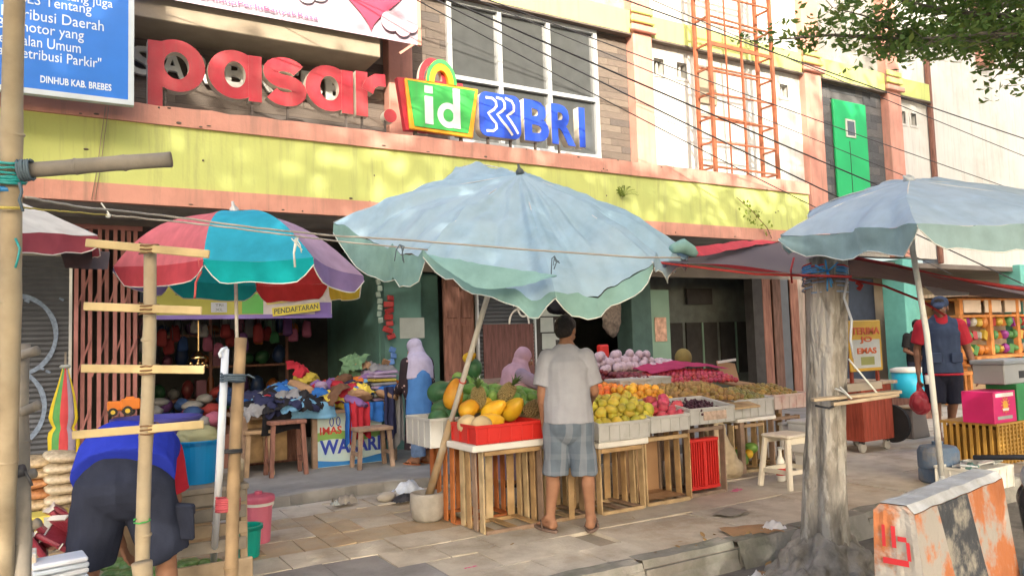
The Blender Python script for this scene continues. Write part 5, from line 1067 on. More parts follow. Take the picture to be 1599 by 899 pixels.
tag(MB().box((3.06, 5.78, .80), (3.95, 6.5, .86)).build('heap_board', CRW[1]), 'board under the heap of green mangoes', 'board')
heap('yellow_mango', ym, 70, 3.95, 4.62, 5.28, 5.72, lambda x, y: .70+(y-5.28)*.32, .046, 'yellow green mango in the tray right of the man in the grey tee', 'mango', 'yellow green mangoes in the pale tray', .05, layers=2)
heap('yellow_mango', ym, 6, 3.42, 3.62, 5.42, 5.66, lambda x, y: .74, .046, 'yellowish mango beside the tray end by the hand of the man', 'mango', 'few yellow mangoes by the red tray', 0)
heap('mandarin', og, 90, 4.25, 5.32, 6.02, 6.46, lambda x, y: .865+(y-6)*.22, .036, 'orange mandarin in the row behind the yellow mangoes', 'mandarin', 'mandarins in the second row', .04, layers=2)
heap('orange', yo, 60, 4.66, 5.26, 5.66, 6.05, lambda x, y: .80+(y-5.66)*.25, .037, 'yellow orange citrus fruit in the mound between mangoes and tan fruit', 'orange', 'yellow oranges in the mound', .07, layers=2)
heap('dragon_fruit', mesh_of('dragon_fruit', (.047, .047, .062), DRG, lambda p: p*(1+.14*math.sin(9*math.atan2(p.y, p.x)+6*p.z)), 18, 12), 14, 4.66, 5.00, 5.30, 5.62, lambda x, y: .715+(y-5.3)*.2, .048, 'pink dragon fruit in the front tray', 'dragon fruit', 'dragon fruit in the front tray', .04, layers=2)
heap('tan_fruit', mesh_of('tan_fruit', (.030, .030, .038), SAL, tear, 8, 7), 120, 5.36, 6.22, 5.72, 6.28, lambda x, y: .80+(y-5.7)*.24, .032, 'small tan scaly fruit in the wide heap behind the grapes', 'fruit', 'tan scaly fruit in the wide heap', .07, layers=2)
heap('crimson_fruit', mesh_of('crimson_fruit', .031, RAM, None, 9, 7), 150, 5.62, 7.0, 6.4, 6.95, lambda x, y: .93+(y-6.4)*.2, .034, 'crimson fruit in the heap under the pink net', 'fruit', 'crimson fruit heaped at the back', .06, layers=2)
heap('dark_red_fruit', mesh_of('dark_red_fruit', .030, frmat('wine_skin', (.12, .015, .03), (.18, .03, .04)), None, 8, 6), 70, 5.15, 5.75, 6.5, 6.95, lambda x, y: .95+(y-6.4)*.2, .032, 'dark red fruit in the row below the foam wrapped pears', 'fruit', 'dark red fruit below the pears', .04, layers=2)
heap('wrapped_pear', mesh_of('wrapped_pear', .056, NETM, lambda p: p*(1+.05*math.sin(10*p.z)*math.sin(8*math.atan2(p.y, p.x))), 16, 11), 60, 5.06, 6.55, 7.0, 7.36, lambda x, y: 1.06+(y-7.0)*.2, .054, 'pear in a pinkish white foam net in the back row', 'pear', 'foam wrapped pears in the back row', .09, .75, layers=2)
heap('mottled_fruit', mesh_of('mottled_fruit', (.034, .034, .040), GT, None, 9, 7), 60, 6.22, 6.82, 5.92, 6.4, lambda x, y: .72+(y-5.9)*.22, .035, 'mottled green and tan fruit in the barred tray', 'fruit', 'mottled green fruit in the barred tray', .05, layers=2)
heap('mottled_fruit', mesh_of('small_tan_fruit', (.034, .034, .040), frmat('olive_skin', (.22, .20, .06), (.42, .22, .05), s=9), None, 9, 7), 60, 6.85, 7.5, 5.92, 6.5, lambda x, y: .72+(y-5.9)*.2, .035, 'olive and orange fruit in the rightmost tray', 'fruit', 'olive fruit in the rightmost tray', .05, layers=2)
gb = MB(); gb_m = fm('g', .013, None, 7, 5)
for c in range(14):
    cx, cy = random.uniform(5.02, 5.50), random.uniform(5.30, 5.64)
    for k in range(26): gb.ball((cx+random.gauss(0, .032), cy+random.gauss(0, .032), .76+(cy-5.3)*.18+abs(random.gauss(0, .026))), .0125, 7, 5)
o = gb.build('grapes', GRP, smooth=True); tag(o, 'mass of dark grapes in the tray with the faded print', 'grapes', kind='stuff')
pn = MB().grid(lambda u, v: V((5.75+1.2*u, 6.62+.4*v, 1.085+(v*.06)+.05*math.sin(math.pi*u)+.02*noise.noise(V((u*8, v*5, 2))))), 24, 10)
tag(pn.build('pink_net', fabric('magenta_net', (.48, .06, .16), trans=.3), smooth=True), 'pink net lying over the crimson fruit', 'net')
# papayas, melons, pineapples, watermelons: one by one
pp = mesh_of('papaya', (.075, .075, .125), PAP, pap_fn, 16, 12)
for (x, y, z, rot, sc, lb) in ((3.02, 5.48, .845, (1.45, 0, 1.3), 1, 'long yellow papaya lying along the front of the red tray'), (3.14, 5.62, .93, (1.0, .3, .4), 1., 'yellow orange papaya standing in the middle of the red tray'), (3.30, 5.58, .93, (.7, -.6, .9), 1.05, 'yellow papaya leaning at the right of the red tray'), (2.98, 5.74, .95, (1.2, .2, 1.8), .95, 'orange papaya behind the melons in the red tray'), (3.10, 5.80, .97, (1.3, .2, .8), .9, 'orange papaya at the back of the red tray')):
    o = link('papaya', pp); o.location = (x, y, z); o.rotation_euler = rot; o.scale = (sc,)*3; tag(o, lb, 'papaya', 'papayas')
ml = mesh_of('melon', (.088, .088, .083), MEL, None, 18, 12)
for x, y, lb in ((2.90, 5.40, 'round tan melon at the front left of the red tray'), (2.87, 5.58, 'tan melon behind the front one in the red tray'), ): o = link('melon', ml); o.location = (x, y, .80+.03); tag(o, lb, 'melon', 'melons in the red tray')
def pineapple(x, y, z, rot, lb):
    r = thing('pineapple', lb, 'pineapple', (x, y, z), 'pineapples'); Rm = Euler(rot).to_matrix(); r0 = V((x, y, z)); mb = MB()
    for i in range(9):
        for j in range(13):
            t = (i+.5)/9; a = 2*math.pi*(j+.5*(i % 2))/13; rr = .058*math.sin(math.pi*(.12+.78*t))**.5; c = V((rr*math.cos(a), rr*math.sin(a), (t-.5)*.17)); mb.ball(r0+Rm @ c, .013, 6, 4)
    mb.ball(r0, .05, 12, 8, lambda p: Rm @ V((p.x, p.y, p.z*1.65))); mb.build('pineapple_body', PINE, r, smooth=False)
    lf = MB()
    for k in range(16):
        a = k*2.4; b = .25+.5*(k/16); d = V((math.cos(a)*math.sin(b), math.sin(a)*math.sin(b), math.cos(b))); L = .13-.003*k; s_ = d.cross(V((0, 0, 1))).normalized()*.011; B0 = V((0, 0, .085))
        P = [B0-s_, B0+s_, B0+d*L*.6+s_*.7, B0+d*L*.6-s_*.7, B0+d*L+V((d.x, d.y, -.2))*.03]; lf.add([r0+Rm @ q for q in P], [(0, 1, 2, 3), (3, 2, 4)])
    lf.build('leaf_crown', LEAF, r)
pineapple(3.06, 5.74, 1.03, (.25, -.15, 0), 'pineapple leaning against the umbrella pole side of the mango heap'); pineapple(3.36, 5.78, 1.05, (.5, .5, 0), 'pineapple among the green mangoes, lying tilted'); pineapple(3.49, 5.56, .92, (.9, .7, .4), 'pineapple at the right end of the red tray')
wmm = mesh_of('watermelon', (.10, .10, .125), WML, None, 18, 12)
for (x, y, z, rot, sc, lb) in ((2.80, 5.98, .86, (1.5, 0, .3), .8, 'dark watermelon in the white tray at the left'), (2.93, 6.16, .92, (1.5, 0, 1.2), .85, 'second dark watermelon of the white tray, behind the first'), (2.93, 6.0, .86, (1.4, .3, 1.9), .8, 'watermelon next to the umbrella pole'), (3.0, 6.34, 1.05, (1.5, .2, .7), 1.05, 'watermelon at the back below the hanging orange fruit'), (3.22, 6.42, 1.1, (1.3, .1, 2), .9, 'watermelon beside the green mangoes on the top'), (3.36, 6.36, 1.25, (.2, .1, 0), .72, 'small round watermelon on top of the heap')):
    o = link('watermelon', wmm); o.location = (x, y, z); o.rotation_euler = rot; o.scale = (sc,)*3; tag(o, lb, 'watermelon', 'watermelons')
for (x, y, z, rot, sc, lb) in ((2.92, 5.92, 1.06, (.2, .15, 0), 1.1, 'orange papaya standing upright beside the umbrella pole'), (3.28, 6.30, 1.36, (1.2, .4, .3), .6, 'small orange papaya hanging above the round watermelon')): o = link('papaya', pp); o.location = (x, y, z); o.rotation_euler = rot; o.scale = (sc,)*3; tag(o, lb, 'papaya', 'papayas')
for k in range(6):
    x, y = 6.34+.07*k, 6.1+.03*(k % 2); o = link('pomelo', mg if k % 2 else yo); o.location = (x, y, .12+.05*(k % 3)); o.scale = (1.4,)*3; o.rotation_euler = (k, k*.7, 0); tag(o, ['yellow fruit in the sunlit crate', 'green fruit in the sunlit crate'][k % 2], 'fruit', ['yellow fruit in the sunlit crate', 'green fruit in the sunlit crate'][k % 2])
o = mesh_of('durian', (.11, .10, .12), frmat('jackfruit_skin', (.22, .17, .05), (.15, .14, .05), rough=.9, s=25), lambda p: p*(1+.05*math.sin(14*p.z)*math.sin(14*math.atan2(p.y, p.x))), 28, 20); q_ = link('jackfruit', o); q_.location = (6.75, 7.2, 1.22); tag(q_, 'knobbly brown green jackfruit at the right end of the pears', 'jackfruit')
# tipped cardboard box, sack, stool, stacked boxes
bx = thing('cardboard_box', 'open cardboard box tipped up at the back of the stall', 'box', (7.1, 6.9, .85)); mb = MB().obox((7.15, 6.85, 1.03), (.34, .02, .26), (-.35, .15, .1)).obox((7.14, 6.70, .90), (.36, .25, .015), (.1, 0, .1)); mb.build('panel', CARD, bx); MB().obox((7.15, 6.832, 1.035), (.35, .012, .27), (-.35, .15, .1)).build('rim', FOAM, bx) if False else MB().bar((6.97, 6.83, 1.16), (7.30, 6.86, 1.18), .02, .03).build('flap', FOAM, bx)
v = Vol(); v.ball((6.02, 5.93, .18), (.19, .16, .2)); v.cone((6.0, 5.93, .2), (5.95, 5.95, .52), .16, .09); v.ball((6.12, 5.9, .1), (.17, .14, .12)); v.ball((5.97, 5.95, .5), (.12, .1, .09)); tag(v.build('sack', fabric('cream_sack', (.46, .39, .28), sc=14), vox=.012, amp=.028, sc=7, loc=(6.02, 5.93, 0)), 'crumpled cream sack leaning beside the red plastic crate', 'sack')
st = thing('plastic_stool', 'cream plastic stool in front of the white boxes', 'stool', (6.2, 5.2, 0)); ST = plastic('cream_plastic', (.66, .62, .52)); zt = .51
MB().box((6.0, 5.03, zt-.035), (6.38, 5.37, zt)).build('seat', ST, st, bevel=.015)
for sx_, sy_ in ((-1, -1), (1, -1), (1, 1), (-1, 1)):
    a_, b_ = V((6.19+sx_*.155, 5.2+sy_*.135, zt-.035)), V((6.19+sx_*.21, 5.2+sy_*.18, 0)); MB().bar(a_, b_, .055, .04, (0, 1, 0)).build('leg', ST, st, bevel=.008)
for sy_ in (-1, 1): MB().bar((6.02, 5.2+sy_*.165, .16), (6.36, 5.2+sy_*.165, .16), .02, .04).build('stretcher', ST, st); MB().box((6.06, 5.2+sy_*.142-.012, zt-.09), (6.32, 5.2+sy_*.142+.012, zt-.036)).build('apron', ST, st)
for sx_ in (-1, 1): MB().bar((6.19+sx_*.19, 5.05, .16), (6.19+sx_*.19, 5.35, .16), .02, .04).build('stretcher', ST, st)
for (lo, hi, m, lb) in (((6.95, 5.42, .0), (7.3, 5.75, .2), FOAM, 'bottom white box of the stack behind the stool'), ((6.9, 5.45, .2), (7.3, 5.75, .38), FOAM, 'middle white box of the stack with a blue and red label'), ((6.85, 5.46, .38), (7.28, 5.74, .55), WPL, 'upper grey white box of the stack with an orange label'), ((6.95, 5.9, .2), (7.45, 5.95, .5), FOAM, 'pale box leaning behind the white stack')):
    b = thing('storage_box', lb, 'box', ((lo[0]+hi[0])/2, (lo[1]+hi[1])/2, lo[2])); MB().box(lo, (hi[0], hi[1], hi[2]-.035)).build('box_body', m, b, bevel=.008); MB().box((lo[0]-.008, lo[1]-.008, hi[2]-.034), (hi[0]+.008, hi[1]+.008, hi[2]-.002)).build('lid', m, b, bevel=.006)
    if 'blue' in lb: MB().box((lo[0]+.14, lo[1]-.003, lo[2]+.04), (lo[0]+.3, lo[1]-.0008, lo[2]+.12)).build('blue_label', BLUE, b); MB().box((lo[0]+.2, lo[1]-.005, lo[2]+.05), (lo[0]+.25, lo[1]-.0032, lo[2]+.11)).build('red_label', RPL, b)
    if 'orange' in lb: MB().box((lo[0]+.14, lo[1]-.003, lo[2]+.05), (lo[0]+.22, lo[1]-.0008, lo[2]+.1)).build('orange_label', ORANGE, b)
bt = thing('spray_bottle', 'white bottle with a red label under the cream stool', 'bottle', (6.33, 5.42, 0)); MB().lathe((6.33, 5.42, 0), [(.04, 0), (.045, .02), (.045, .2), (.02, .25), (.018, .3), (.024, .31), (.024, .34)], 12).build('bottle_body', OFFW, bt, smooth=True); MB().lathe((6.33, 5.42, .06), [(.0462, 0), (.0462, .07)], 12, None, False).build('label', RPL, bt)
# ================================================================ clothes stall, left shop and interior
GAR = [fabric('garment_%s' % n, tuple(q*.75 for q in c)) for n, c in (('blue', (.03, .14, .48)), ('navy', (.03, .035, .09)), ('red', (.42, .03, .05)), ('black', (.022, .022, .028)), ('violet', (.22, .13, .36)), ('sage', (.16, .30, .18)), ('tan', (.38, .24, .15)), ('grey', (.26, .27, .30)), ('sky', (.16, .36, .58)), ('yellow', (.50, .40, .07)), ('lilac', (.38, .30, .46)), ('brown', (.16, .09, .06)), ('orange', (.55, .17, .04)))]
GN = ['bright blue', 'navy', 'red', 'black', 'violet', 'sage green', 'tan', 'grey', 'sky blue', 'yellow', 'lilac', 'brown', 'orange']
tc_ = thing('clothes_table', 'wooden table under the heap of clothes in the shop entrance', 'table', (2.8, 9.2, .1)); MB().box((1.75, 8.85, .72), (3.65, 9.65, .76)).build('table_top', CRW[3], tc_)
for xx in (1.82, 2.6, 3.58):
    for y in (8.95, 9.55): MB().box((xx-.03, y-.03, .1), (xx+.03, y+.03, .72)).build('leg', CRW[3], tc_)
MB().box((1.78, 9.2, .2), (2.35, 9.5, .71)).build('drawer_box', CRW[4], tc_)
def garment(c, r, rot, m, k, wr=.20, seed=0):
    R = Euler(rot).to_matrix()
    def fn(p):
        q = p*(1+wr*noise.noise(p*1.7+V((seed, 0, 0)))+wr*.9*(1-2*abs(noise.noise(p*3.3+V((0, seed, 0)))))+wr*.5*noise.noise(p*8+V((seed, seed, 0))))
        q = V((math.copysign(abs(q.x)**.6, q.x), math.copysign(abs(q.y)**.6, q.y), q.z)); q = V((q.x*r[0], q.y*r[1], q.z*r[2])); return R @ q
    return MB().ball(c, 1.0, 30, 20, fn).build('garment', m, smooth=True)
def crumple(c, w, d, rot, m, seed):
    """loose crumpled cloth: a sheet with sharp folds, its rim falling"""
    R = Euler(rot).to_matrix()
    def fn(u, v):
        x, y = (u-.5)*w, (v-.5)*d; P = V((x*7, y*7, seed*3.1)); e = max(abs(u-.5), abs(v-.5))*2
        z = .055*(1-2*abs(noise.noise(P)))+.03*(1-2*abs(noise.noise(P*2.3)))-.07*e**4
        q = V((x*(1-.15*noise.noise(P*1.5)), y*(1-.15*noise.noise(P*1.7+V((5, 0, 0)))), z)); q.x += .03*noise.noise(P*2+V((0, 9, 0))); q.y += .03*noise.noise(P*2+V((0, 0, 9))); return c+R @ q
    return MB().grid(fn, 22, 18).build('garment', m, smooth=True)
def hang(x, y, zt, w, h, m, seed=0):
    """cloth hanging in pleats"""
    return MB().grid(lambda u, v: V((x+(u-.5)*w*(1+.15*v)+.01*noise.noise(V((u*3, v*4, seed))), y-.03*math.sin(math.pi*min(1, v*4)/2)-.018*math.sin(u*11+seed+v)-.012*noise.noise(V((u*6, v*5, seed))), zt-h*v*(1+.08*math.sin(u*5+seed)))), 18, 14).build('garment', m, smooth=True)
wh = ['lying on the left of the clothes heap', 'at the front of the clothes heap', 'in the middle of the clothes heap', 'high on the clothes heap', 'on the right of the clothes heap by the blue scarf woman']
used = {}
for k in range(85):
    u = random.random(); x = 1.85+1.75*u; y = random.uniform(8.82, 9.5); hgt = (.80+.50*min(1, max(0, (x-1.9)/.9))*((y-8.7)/.8)*random.uniform(.35, 1)+.03)
    ci = random.choice([3, 1, 0, 2, 3, 8, 7, 1] if x < 2.45 else range(13)); w_ = 0 if x < 2.2 else 4 if x > 3.2 else 1 if y < 8.98 else 3 if hgt > 1.05 else 2
    if k % 5 < 3: o = crumple(V((x, y, hgt+.01)), random.uniform(.28, .46), random.uniform(.22, .36), (random.uniform(.1, .7), random.uniform(-.35, .35), random.uniform(-1.5, 1.5)), GAR[ci], k)
    else: o = garment((x, y, hgt), (random.uniform(.10, .21), random.uniform(.07, .14), random.uniform(.035, .085)), (random.uniform(-.7, .3), random.uniform(-.5, .5), random.uniform(-1.5, 1.5)), GAR[ci], k, seed=k)
    tag(o, '%s garment %s' % (GN[ci], wh[w_]), 'garment', 'clothes heaped on the table')
for (x, y, z, sx_, sz, ci, lb) in ((3.02, 8.74, .62, .06, .24, 2, 'red trousers hanging over the front of the clothes table'), (2.93, 8.74, .60, .035, .24, 0, 'narrow blue strip hanging left of the red trousers'), (3.12, 8.75, .64, .06, .20, 2, 'second red garment hanging right of the red trousers'), (3.27, 8.76, .72, .09, .11, 0, 'blue and orange shirt hanging at the table edge'), (2.55, 8.8, .78, .2, .09, 8, 'pale blue cloth draped over the left table edge'), (2.2, 8.82, .72, .18, .16, 3, 'black jacket draped over the left end of the table'), (3.45, 8.74, .70, .06, .3, 1, 'dark trousers hanging at the right of the table'), (3.56, 8.78, .62, .06, .32, 7, 'grey trousers hanging by the blue scarf woman')):
    o = hang(x, y, z+sz, sx_*2.3, sz*2, GAR[ci], x*9); tag(o, lb, 'garment')
for k in range(9):
    z = .80+.045*k; tag(MB().obox((3.47+random.uniform(-.02, .02), 9.02, z), (.30, .26, .036), (0, random.uniform(-.06, .06), random.uniform(-.1, .1))).build('packed_garment', random.choice([GAR[10], GAR[6], GAR[9], GAR[7], NOTE]), bevel=.01), 'folded packed garment in the pile left of the blue scarf woman', 'garment', 'folded packed garments in a pile')
# painted shop board on the floor
sb = thing('shop_board', 'pale blue painted shop board with dark blue and red lettering standing under the clothes', 'sign', (3.0, 8.93, .1))
SBm = mat('board_sky_print', (.42, .60, .66), rough=.5, var=.06, sc=2, bump=.03, c2=(.55, .62, .55), c2s=2); MB().box((2.63, 8.93, .1), (3.42, 8.96, .72)).build('panel', SBm, sb)
MB().grid(lambda u, v: V((2.63+.79*u, 8.927, .105+(.075+.03*math.sin(3+4*u))*v)), 16, 2).build('blue_wave', plastic('wave_blue', (.03, .20, .55)), sb); MB().grid(lambda u, v: V((2.63+.79*u, 8.9275, .40+.10*v+.02*math.sin(7*u))), 16, 2).build('green_band', plastic('band_green', (.20, .38, .10)), sb)
text('IMAS MA', plastic('red_print', (.55, .05, .05)), sb, 2.66, .475, .48, .09, 8.926, .004, .02); text('WASARI', plastic('navy_print', (.03, .06, .40)), sb, 2.655, .245, .74, .17, 8.924, .005, .03)
for cx in (2.80, 2.88): 
    o = ring2(cx, .62, .022, .05, .012, 8.924, n=20).build('blue_loop', plastic('navy_print', (.03, .06, .40)), sb)
def stool(name, lbl, x, y, w, d, h, m, z0=.1):
    s = thing(name, lbl, 'stool', (x, y, z0)); MB().box((x-w/2, y-d/2, z0+h-.04), (x+w/2, y+d/2, z0+h)).build('seat', m, s, bevel=.005)
    for a in (-1, 1):
        for b in (-1, 1): MB().bar((x+a*(w/2-.04), y+b*(d/2-.04), z0+h-.04), (x+a*(w/2-.01), y+b*(d/2-.02), z0), .045, .04, (0, 1, 0)).build('leg', m, s)
        MB().bar((x+a*(w/2-.02), y-d/2+.05, z0+.16), (x+a*(w/2-.02), y+d/2-.05, z0+.16), .02, .04).build('stretcher', m, s)
    return s
stool('wooden_stool', 'worn wooden stool in front of the painted shop board', 3.17, 8.6, .42, .3, .46, CRW[3]); stool('wooden_stool', 'dark wooden stool left of the painted shop board', 2.22, 8.75, .4, .3, .6, BROWN)
stool('wooden_stool', 'low brown bench under the left end of the clothes', 1.95, 8.95, .3, .3, .5, CRW[1])
# banner with lettering hung across the opening
hb = thing('hanging_banner', 'yellow green and lilac printed banner hanging across the shop opening', 'banner', (2.05, 9.7, 1.88)); hY = 9.70
LX0, LX1, HZ0, HZ1 = .99, 3.07, 1.87, 2.42
def wav(x): return .02*math.sin(5*x)
def pan(a, b, c, d, m, k, nm): return MB().grid(lambda u, v: V((a+(b-a)*u, hY-.003*k+wav(a+(b-a)*u), c+(d-c)*v)), 16, 6).build(nm, m, hb, smooth=True)
pan(LX0, 2.2, HZ0, HZ1, plastic('banner_olive', (.38, .38, .08), rough=.5), 0, 'sheet'); pan(2.2, LX1, HZ0, HZ1, mat('banner_lilac', (.50, .46, .58), rough=.5, c2=(.62, .60, .62), c2s=4), 0, 'sheet'); pan(LX0, LX1, HZ0, HZ0+.05, plastic('banner_violet', (.22, .16, .50)), 1, 'violet_strip'); pan(1.95, 2.2, HZ0+.06, HZ0+.3, plastic('banner_green', (.10, .40, .10)), 1, 'green_block'); pan(1.6, 1.78, HZ0+.08, HZ0+.2, plastic('banner_pale', (.45, .50, .62)), 1, 'pale_block'); pan(2.85, 3.06, HZ0+.05, HZ0+.2, plastic('banner_violet', (.22, .16, .50)), 2, 'violet_block')
TXD = plastic('banner_dark_text', (.10, .12, .10)); TXY = plastic('banner_yellow_tag', (.70, .62, .10))
for s_, px, z, w in (('GRATIS', 2.26, 2.055, .34), ('PENDAFTARAN', 2.33, 1.92, .55)):
    MB().obox((px+w/2, hY-.028, z+.04+.02), (w+.05, .004, .105), (0, -.12, 0)).build('yellow_tag', TXY, hb); text(s_, TXD, hb, px, z, w, .065, hY-.031, .003, .02, fr=lambda p, px=px: p+V((0, 0, (p.x-px)*.12)))
for k in range(5): MB().box((1.2, hY-.034, 2.33-k*.045), (1.2+random.uniform(.3, .6), hY-.032, 2.345-k*.045)).build('print_line', TXD, hb)
for s_, x, z in (('TRI', 1.64, 2.02), ('XL', 1.64, 1.965)): text(s_, TXD, hb, x, z, .09, .03, hY-.034, .002)
# goods in the dark shop
shelf = thing('shop_shelf', 'dark shelving crowded with goods at the back of the left shop', 'shelf', (2, 12, .1))
for z in (.35, .8, 1.25, 1.7, 2.15): MB().box((.9, 11.6, z), (3.0, 12.05, z+.03)).build('shelf_board', BROWN, shelf)
for xx in (.92, 1.9, 2.97): MB().box((xx-.02, 11.58, .1), (xx+.02, 11.6, 2.5)).build('shelf_post', BROWN, shelf)
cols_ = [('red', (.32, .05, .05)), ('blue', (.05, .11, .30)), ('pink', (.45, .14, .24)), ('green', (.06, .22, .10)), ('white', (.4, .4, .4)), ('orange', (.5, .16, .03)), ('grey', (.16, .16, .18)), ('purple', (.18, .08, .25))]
shp = [MB().ball((0, 0, 0), 1, 9, 7, lambda p, s_=s_: p*(1+.2*noise.noise(p*2+V((s_, 0, 0))))).mesh('bundle', plastic('good_red', cols_[0][1]), smooth=True) for s_ in range(3)]+[UNIT]
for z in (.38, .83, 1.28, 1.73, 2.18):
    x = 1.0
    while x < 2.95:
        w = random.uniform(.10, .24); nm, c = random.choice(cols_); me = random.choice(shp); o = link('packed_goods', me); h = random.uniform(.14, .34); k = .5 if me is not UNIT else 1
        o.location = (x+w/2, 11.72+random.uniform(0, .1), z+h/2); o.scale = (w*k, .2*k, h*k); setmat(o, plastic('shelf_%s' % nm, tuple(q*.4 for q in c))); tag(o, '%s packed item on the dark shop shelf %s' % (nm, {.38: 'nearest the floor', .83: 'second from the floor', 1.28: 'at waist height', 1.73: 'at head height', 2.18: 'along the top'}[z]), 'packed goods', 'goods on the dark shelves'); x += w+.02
for k in range(22):
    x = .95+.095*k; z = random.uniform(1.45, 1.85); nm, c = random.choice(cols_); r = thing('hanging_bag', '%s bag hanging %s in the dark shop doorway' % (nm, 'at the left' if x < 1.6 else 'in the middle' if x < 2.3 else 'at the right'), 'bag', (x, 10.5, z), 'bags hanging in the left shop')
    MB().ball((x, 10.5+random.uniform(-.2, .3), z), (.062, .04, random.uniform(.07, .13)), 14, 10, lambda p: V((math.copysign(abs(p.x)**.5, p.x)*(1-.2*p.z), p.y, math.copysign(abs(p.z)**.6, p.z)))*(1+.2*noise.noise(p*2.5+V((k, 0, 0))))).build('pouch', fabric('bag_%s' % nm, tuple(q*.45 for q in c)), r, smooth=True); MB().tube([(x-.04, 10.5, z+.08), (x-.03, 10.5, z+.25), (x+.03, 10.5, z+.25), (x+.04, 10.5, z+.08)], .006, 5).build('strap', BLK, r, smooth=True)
for k in range(30):
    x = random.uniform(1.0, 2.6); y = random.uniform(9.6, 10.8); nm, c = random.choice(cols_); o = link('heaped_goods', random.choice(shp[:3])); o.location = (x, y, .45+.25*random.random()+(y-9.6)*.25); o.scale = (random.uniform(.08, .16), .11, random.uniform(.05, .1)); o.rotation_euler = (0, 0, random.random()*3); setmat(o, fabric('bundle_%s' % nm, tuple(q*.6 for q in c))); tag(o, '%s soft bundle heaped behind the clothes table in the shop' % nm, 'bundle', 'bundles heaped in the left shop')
tag(MB().box((.95, 9.7, .1), (2.6, 10.9, .5)).build('goods_platform', BROWN, bevel=.01), 'low dark platform under the heaped bundles in the left shop', 'platform')
# hanging lamp-like trinkets, plastic tub, toy trucks
ch = thing('hanging_trinket', 'shiny hanging trinket glinting in the dark shop', 'trinket', AY(310, 545, 9.9)); c0 = ch.location; SHN = mat('shiny_brass', (.7, .5, .25), rough=.2, metal=1, bump=0)
for k in range(7): a = k*.9; MB().ball(c0+V((.09*math.cos(a), .09*math.sin(a), -.2+.03*(k % 2))), .025, 8, 6).build('bauble', SHN, ch, smooth=True)
MB().tube([c0+V((0, 0, .35)), c0+V((0, 0, -.2))], .008, 6).build('chain', SHN, ch); MB().lathe(c0+V((0, 0, -.12)), [(.02, 0), (.10, .01), (.06, .04), (.02, .1)], 14).build('cup', SHN, ch, smooth=True)
tub = G(240, 735, .0); tub = V((.30, 6.9, .35)); PUR = plastic('violet_blue_tub', (.06, .06, .32))
tbq = thing('plastic_tub', 'large violet blue plastic tub behind the bending man', 'tub', (AY(245, 655, 6.6).x, 6.6, .6)); c0 = tbq.location; MB().lathe(c0, [(.26, 0), (.31, .36), (.33, .37), (.33, .39), (.30, .39), (.25, .02)], 26).build('tub_body', PUR, tbq, smooth=True); tag(MB().box((c0.x-.35, 6.3, 0), (c0.x+.35, 6.9, .6)).build('tub_stand', CRW[1], bevel=.01), 'wooden stand under the violet blue tub', 'stand')
def truck(px, py, Y, lb, s=1.):
    c = AY(px, py, Y); t = thing('toy_truck', lb, 'toy', c, 'orange toy trucks in the shop'); TO = plastic('toy_orange', (.70, .20, .02)); TK = plastic('toy_black', (.02, .02, .02)); q = lambda x, y, z: c+V((x, y, z))*s
    MB().box(q(-.13, -.06, .05), q(.03, .06, .15)).build('tipper', TO, t, bevel=.01); MB().box(q(.04, -.055, .05), q(.13, .055, .19)).build('cab', TO, t, bevel=.012); MB().box(q(.06, -.058, .12), q(.12, -.0555, .17)).build('cab_window', TK, t)
    for x in (-.08, .085):
        for y in (-.06, .06): MB().lathe(q(x, y-.012, .04), [(.045*s, 0), (.045*s, .024)], 14, (0, 1, 0)).build('wheel', TK, t); MB().lathe(q(x, y-.016, .04), [(.022*s, 0), (.022*s, .003)], 10, (0, 1, 0)).build('hub', plastic('toy_yellow', (.7, .5, .05)), t)
    return t
truck(189, 648, 8.2, 'orange toy truck at the left above the violet tub', .9); truck(213, 646, 8.15, 'orange toy truck with a yellow hub above the violet tub', 1.0)
tag(MB().box((AY(175, 640, 8.3).x, 8.0, .1), (AY(240, 640, 8.3).x+.05, 8.4, AY(190, 652, 8.2).z)).build('toy_shelf', BROWN, bevel=.01), 'dark box the orange toy trucks stand on', 'stand')
# goods hung on the turquoise pier
for (px, py, w, h, m, lb, y) in ((608, 500, .10, .30, plastic('red_packet', (.32, .03, .03)), 'dark red packets strung on the turquoise pier', SY-.08), (612, 560, .08, .12, plastic('blue_packet', (.08, .18, .45)), 'blue packet hanging below the red packets', SY-.08), (592, 470, .06, .34, fabric('pale_cloth', (.35, .46, .42)), 'pale green cloth strip hanging at the pier edge', SY-.06), (600, 575, .1, .08, GAR[6], 'tan bundle hanging low at the pier edge', SY-.1)):
    c = AY(px, py, y); o = thing('hung_goods', lb, 'hung goods', c)
    for q_ in range(max(2, int(h/.04))): MB().obox(c+V((random.uniform(-.3, .3)*w, random.uniform(-.02, .02), h*(1-2*q_/max(1, int(h/.04))))), (w*random.uniform(1., 1.5), .03, .075), (random.uniform(-.3, .3), random.uniform(-.4, .4), random.uniform(-.3, .3))).build('packet', m, o, bevel=.008)
tag(MB().box((4.02, SY-.012, 1.58), (4.38, SY-.001, 1.86)).build('paper_notice', NOTE), 'white paper notice with black corners taped to the turquoise pier', 'notice')
for k in range(6): c = AY(885+random.uniform(-35, 40), 465+random.uniform(-8, 12), 8.2); tag(garment(c, (.12, .1, .10), (0, 0, k), GAR[3], 0, seed=k), 'dark bag hanging in the shadow above the man in the grey tee', 'bag', 'dark bags hanging above the man')
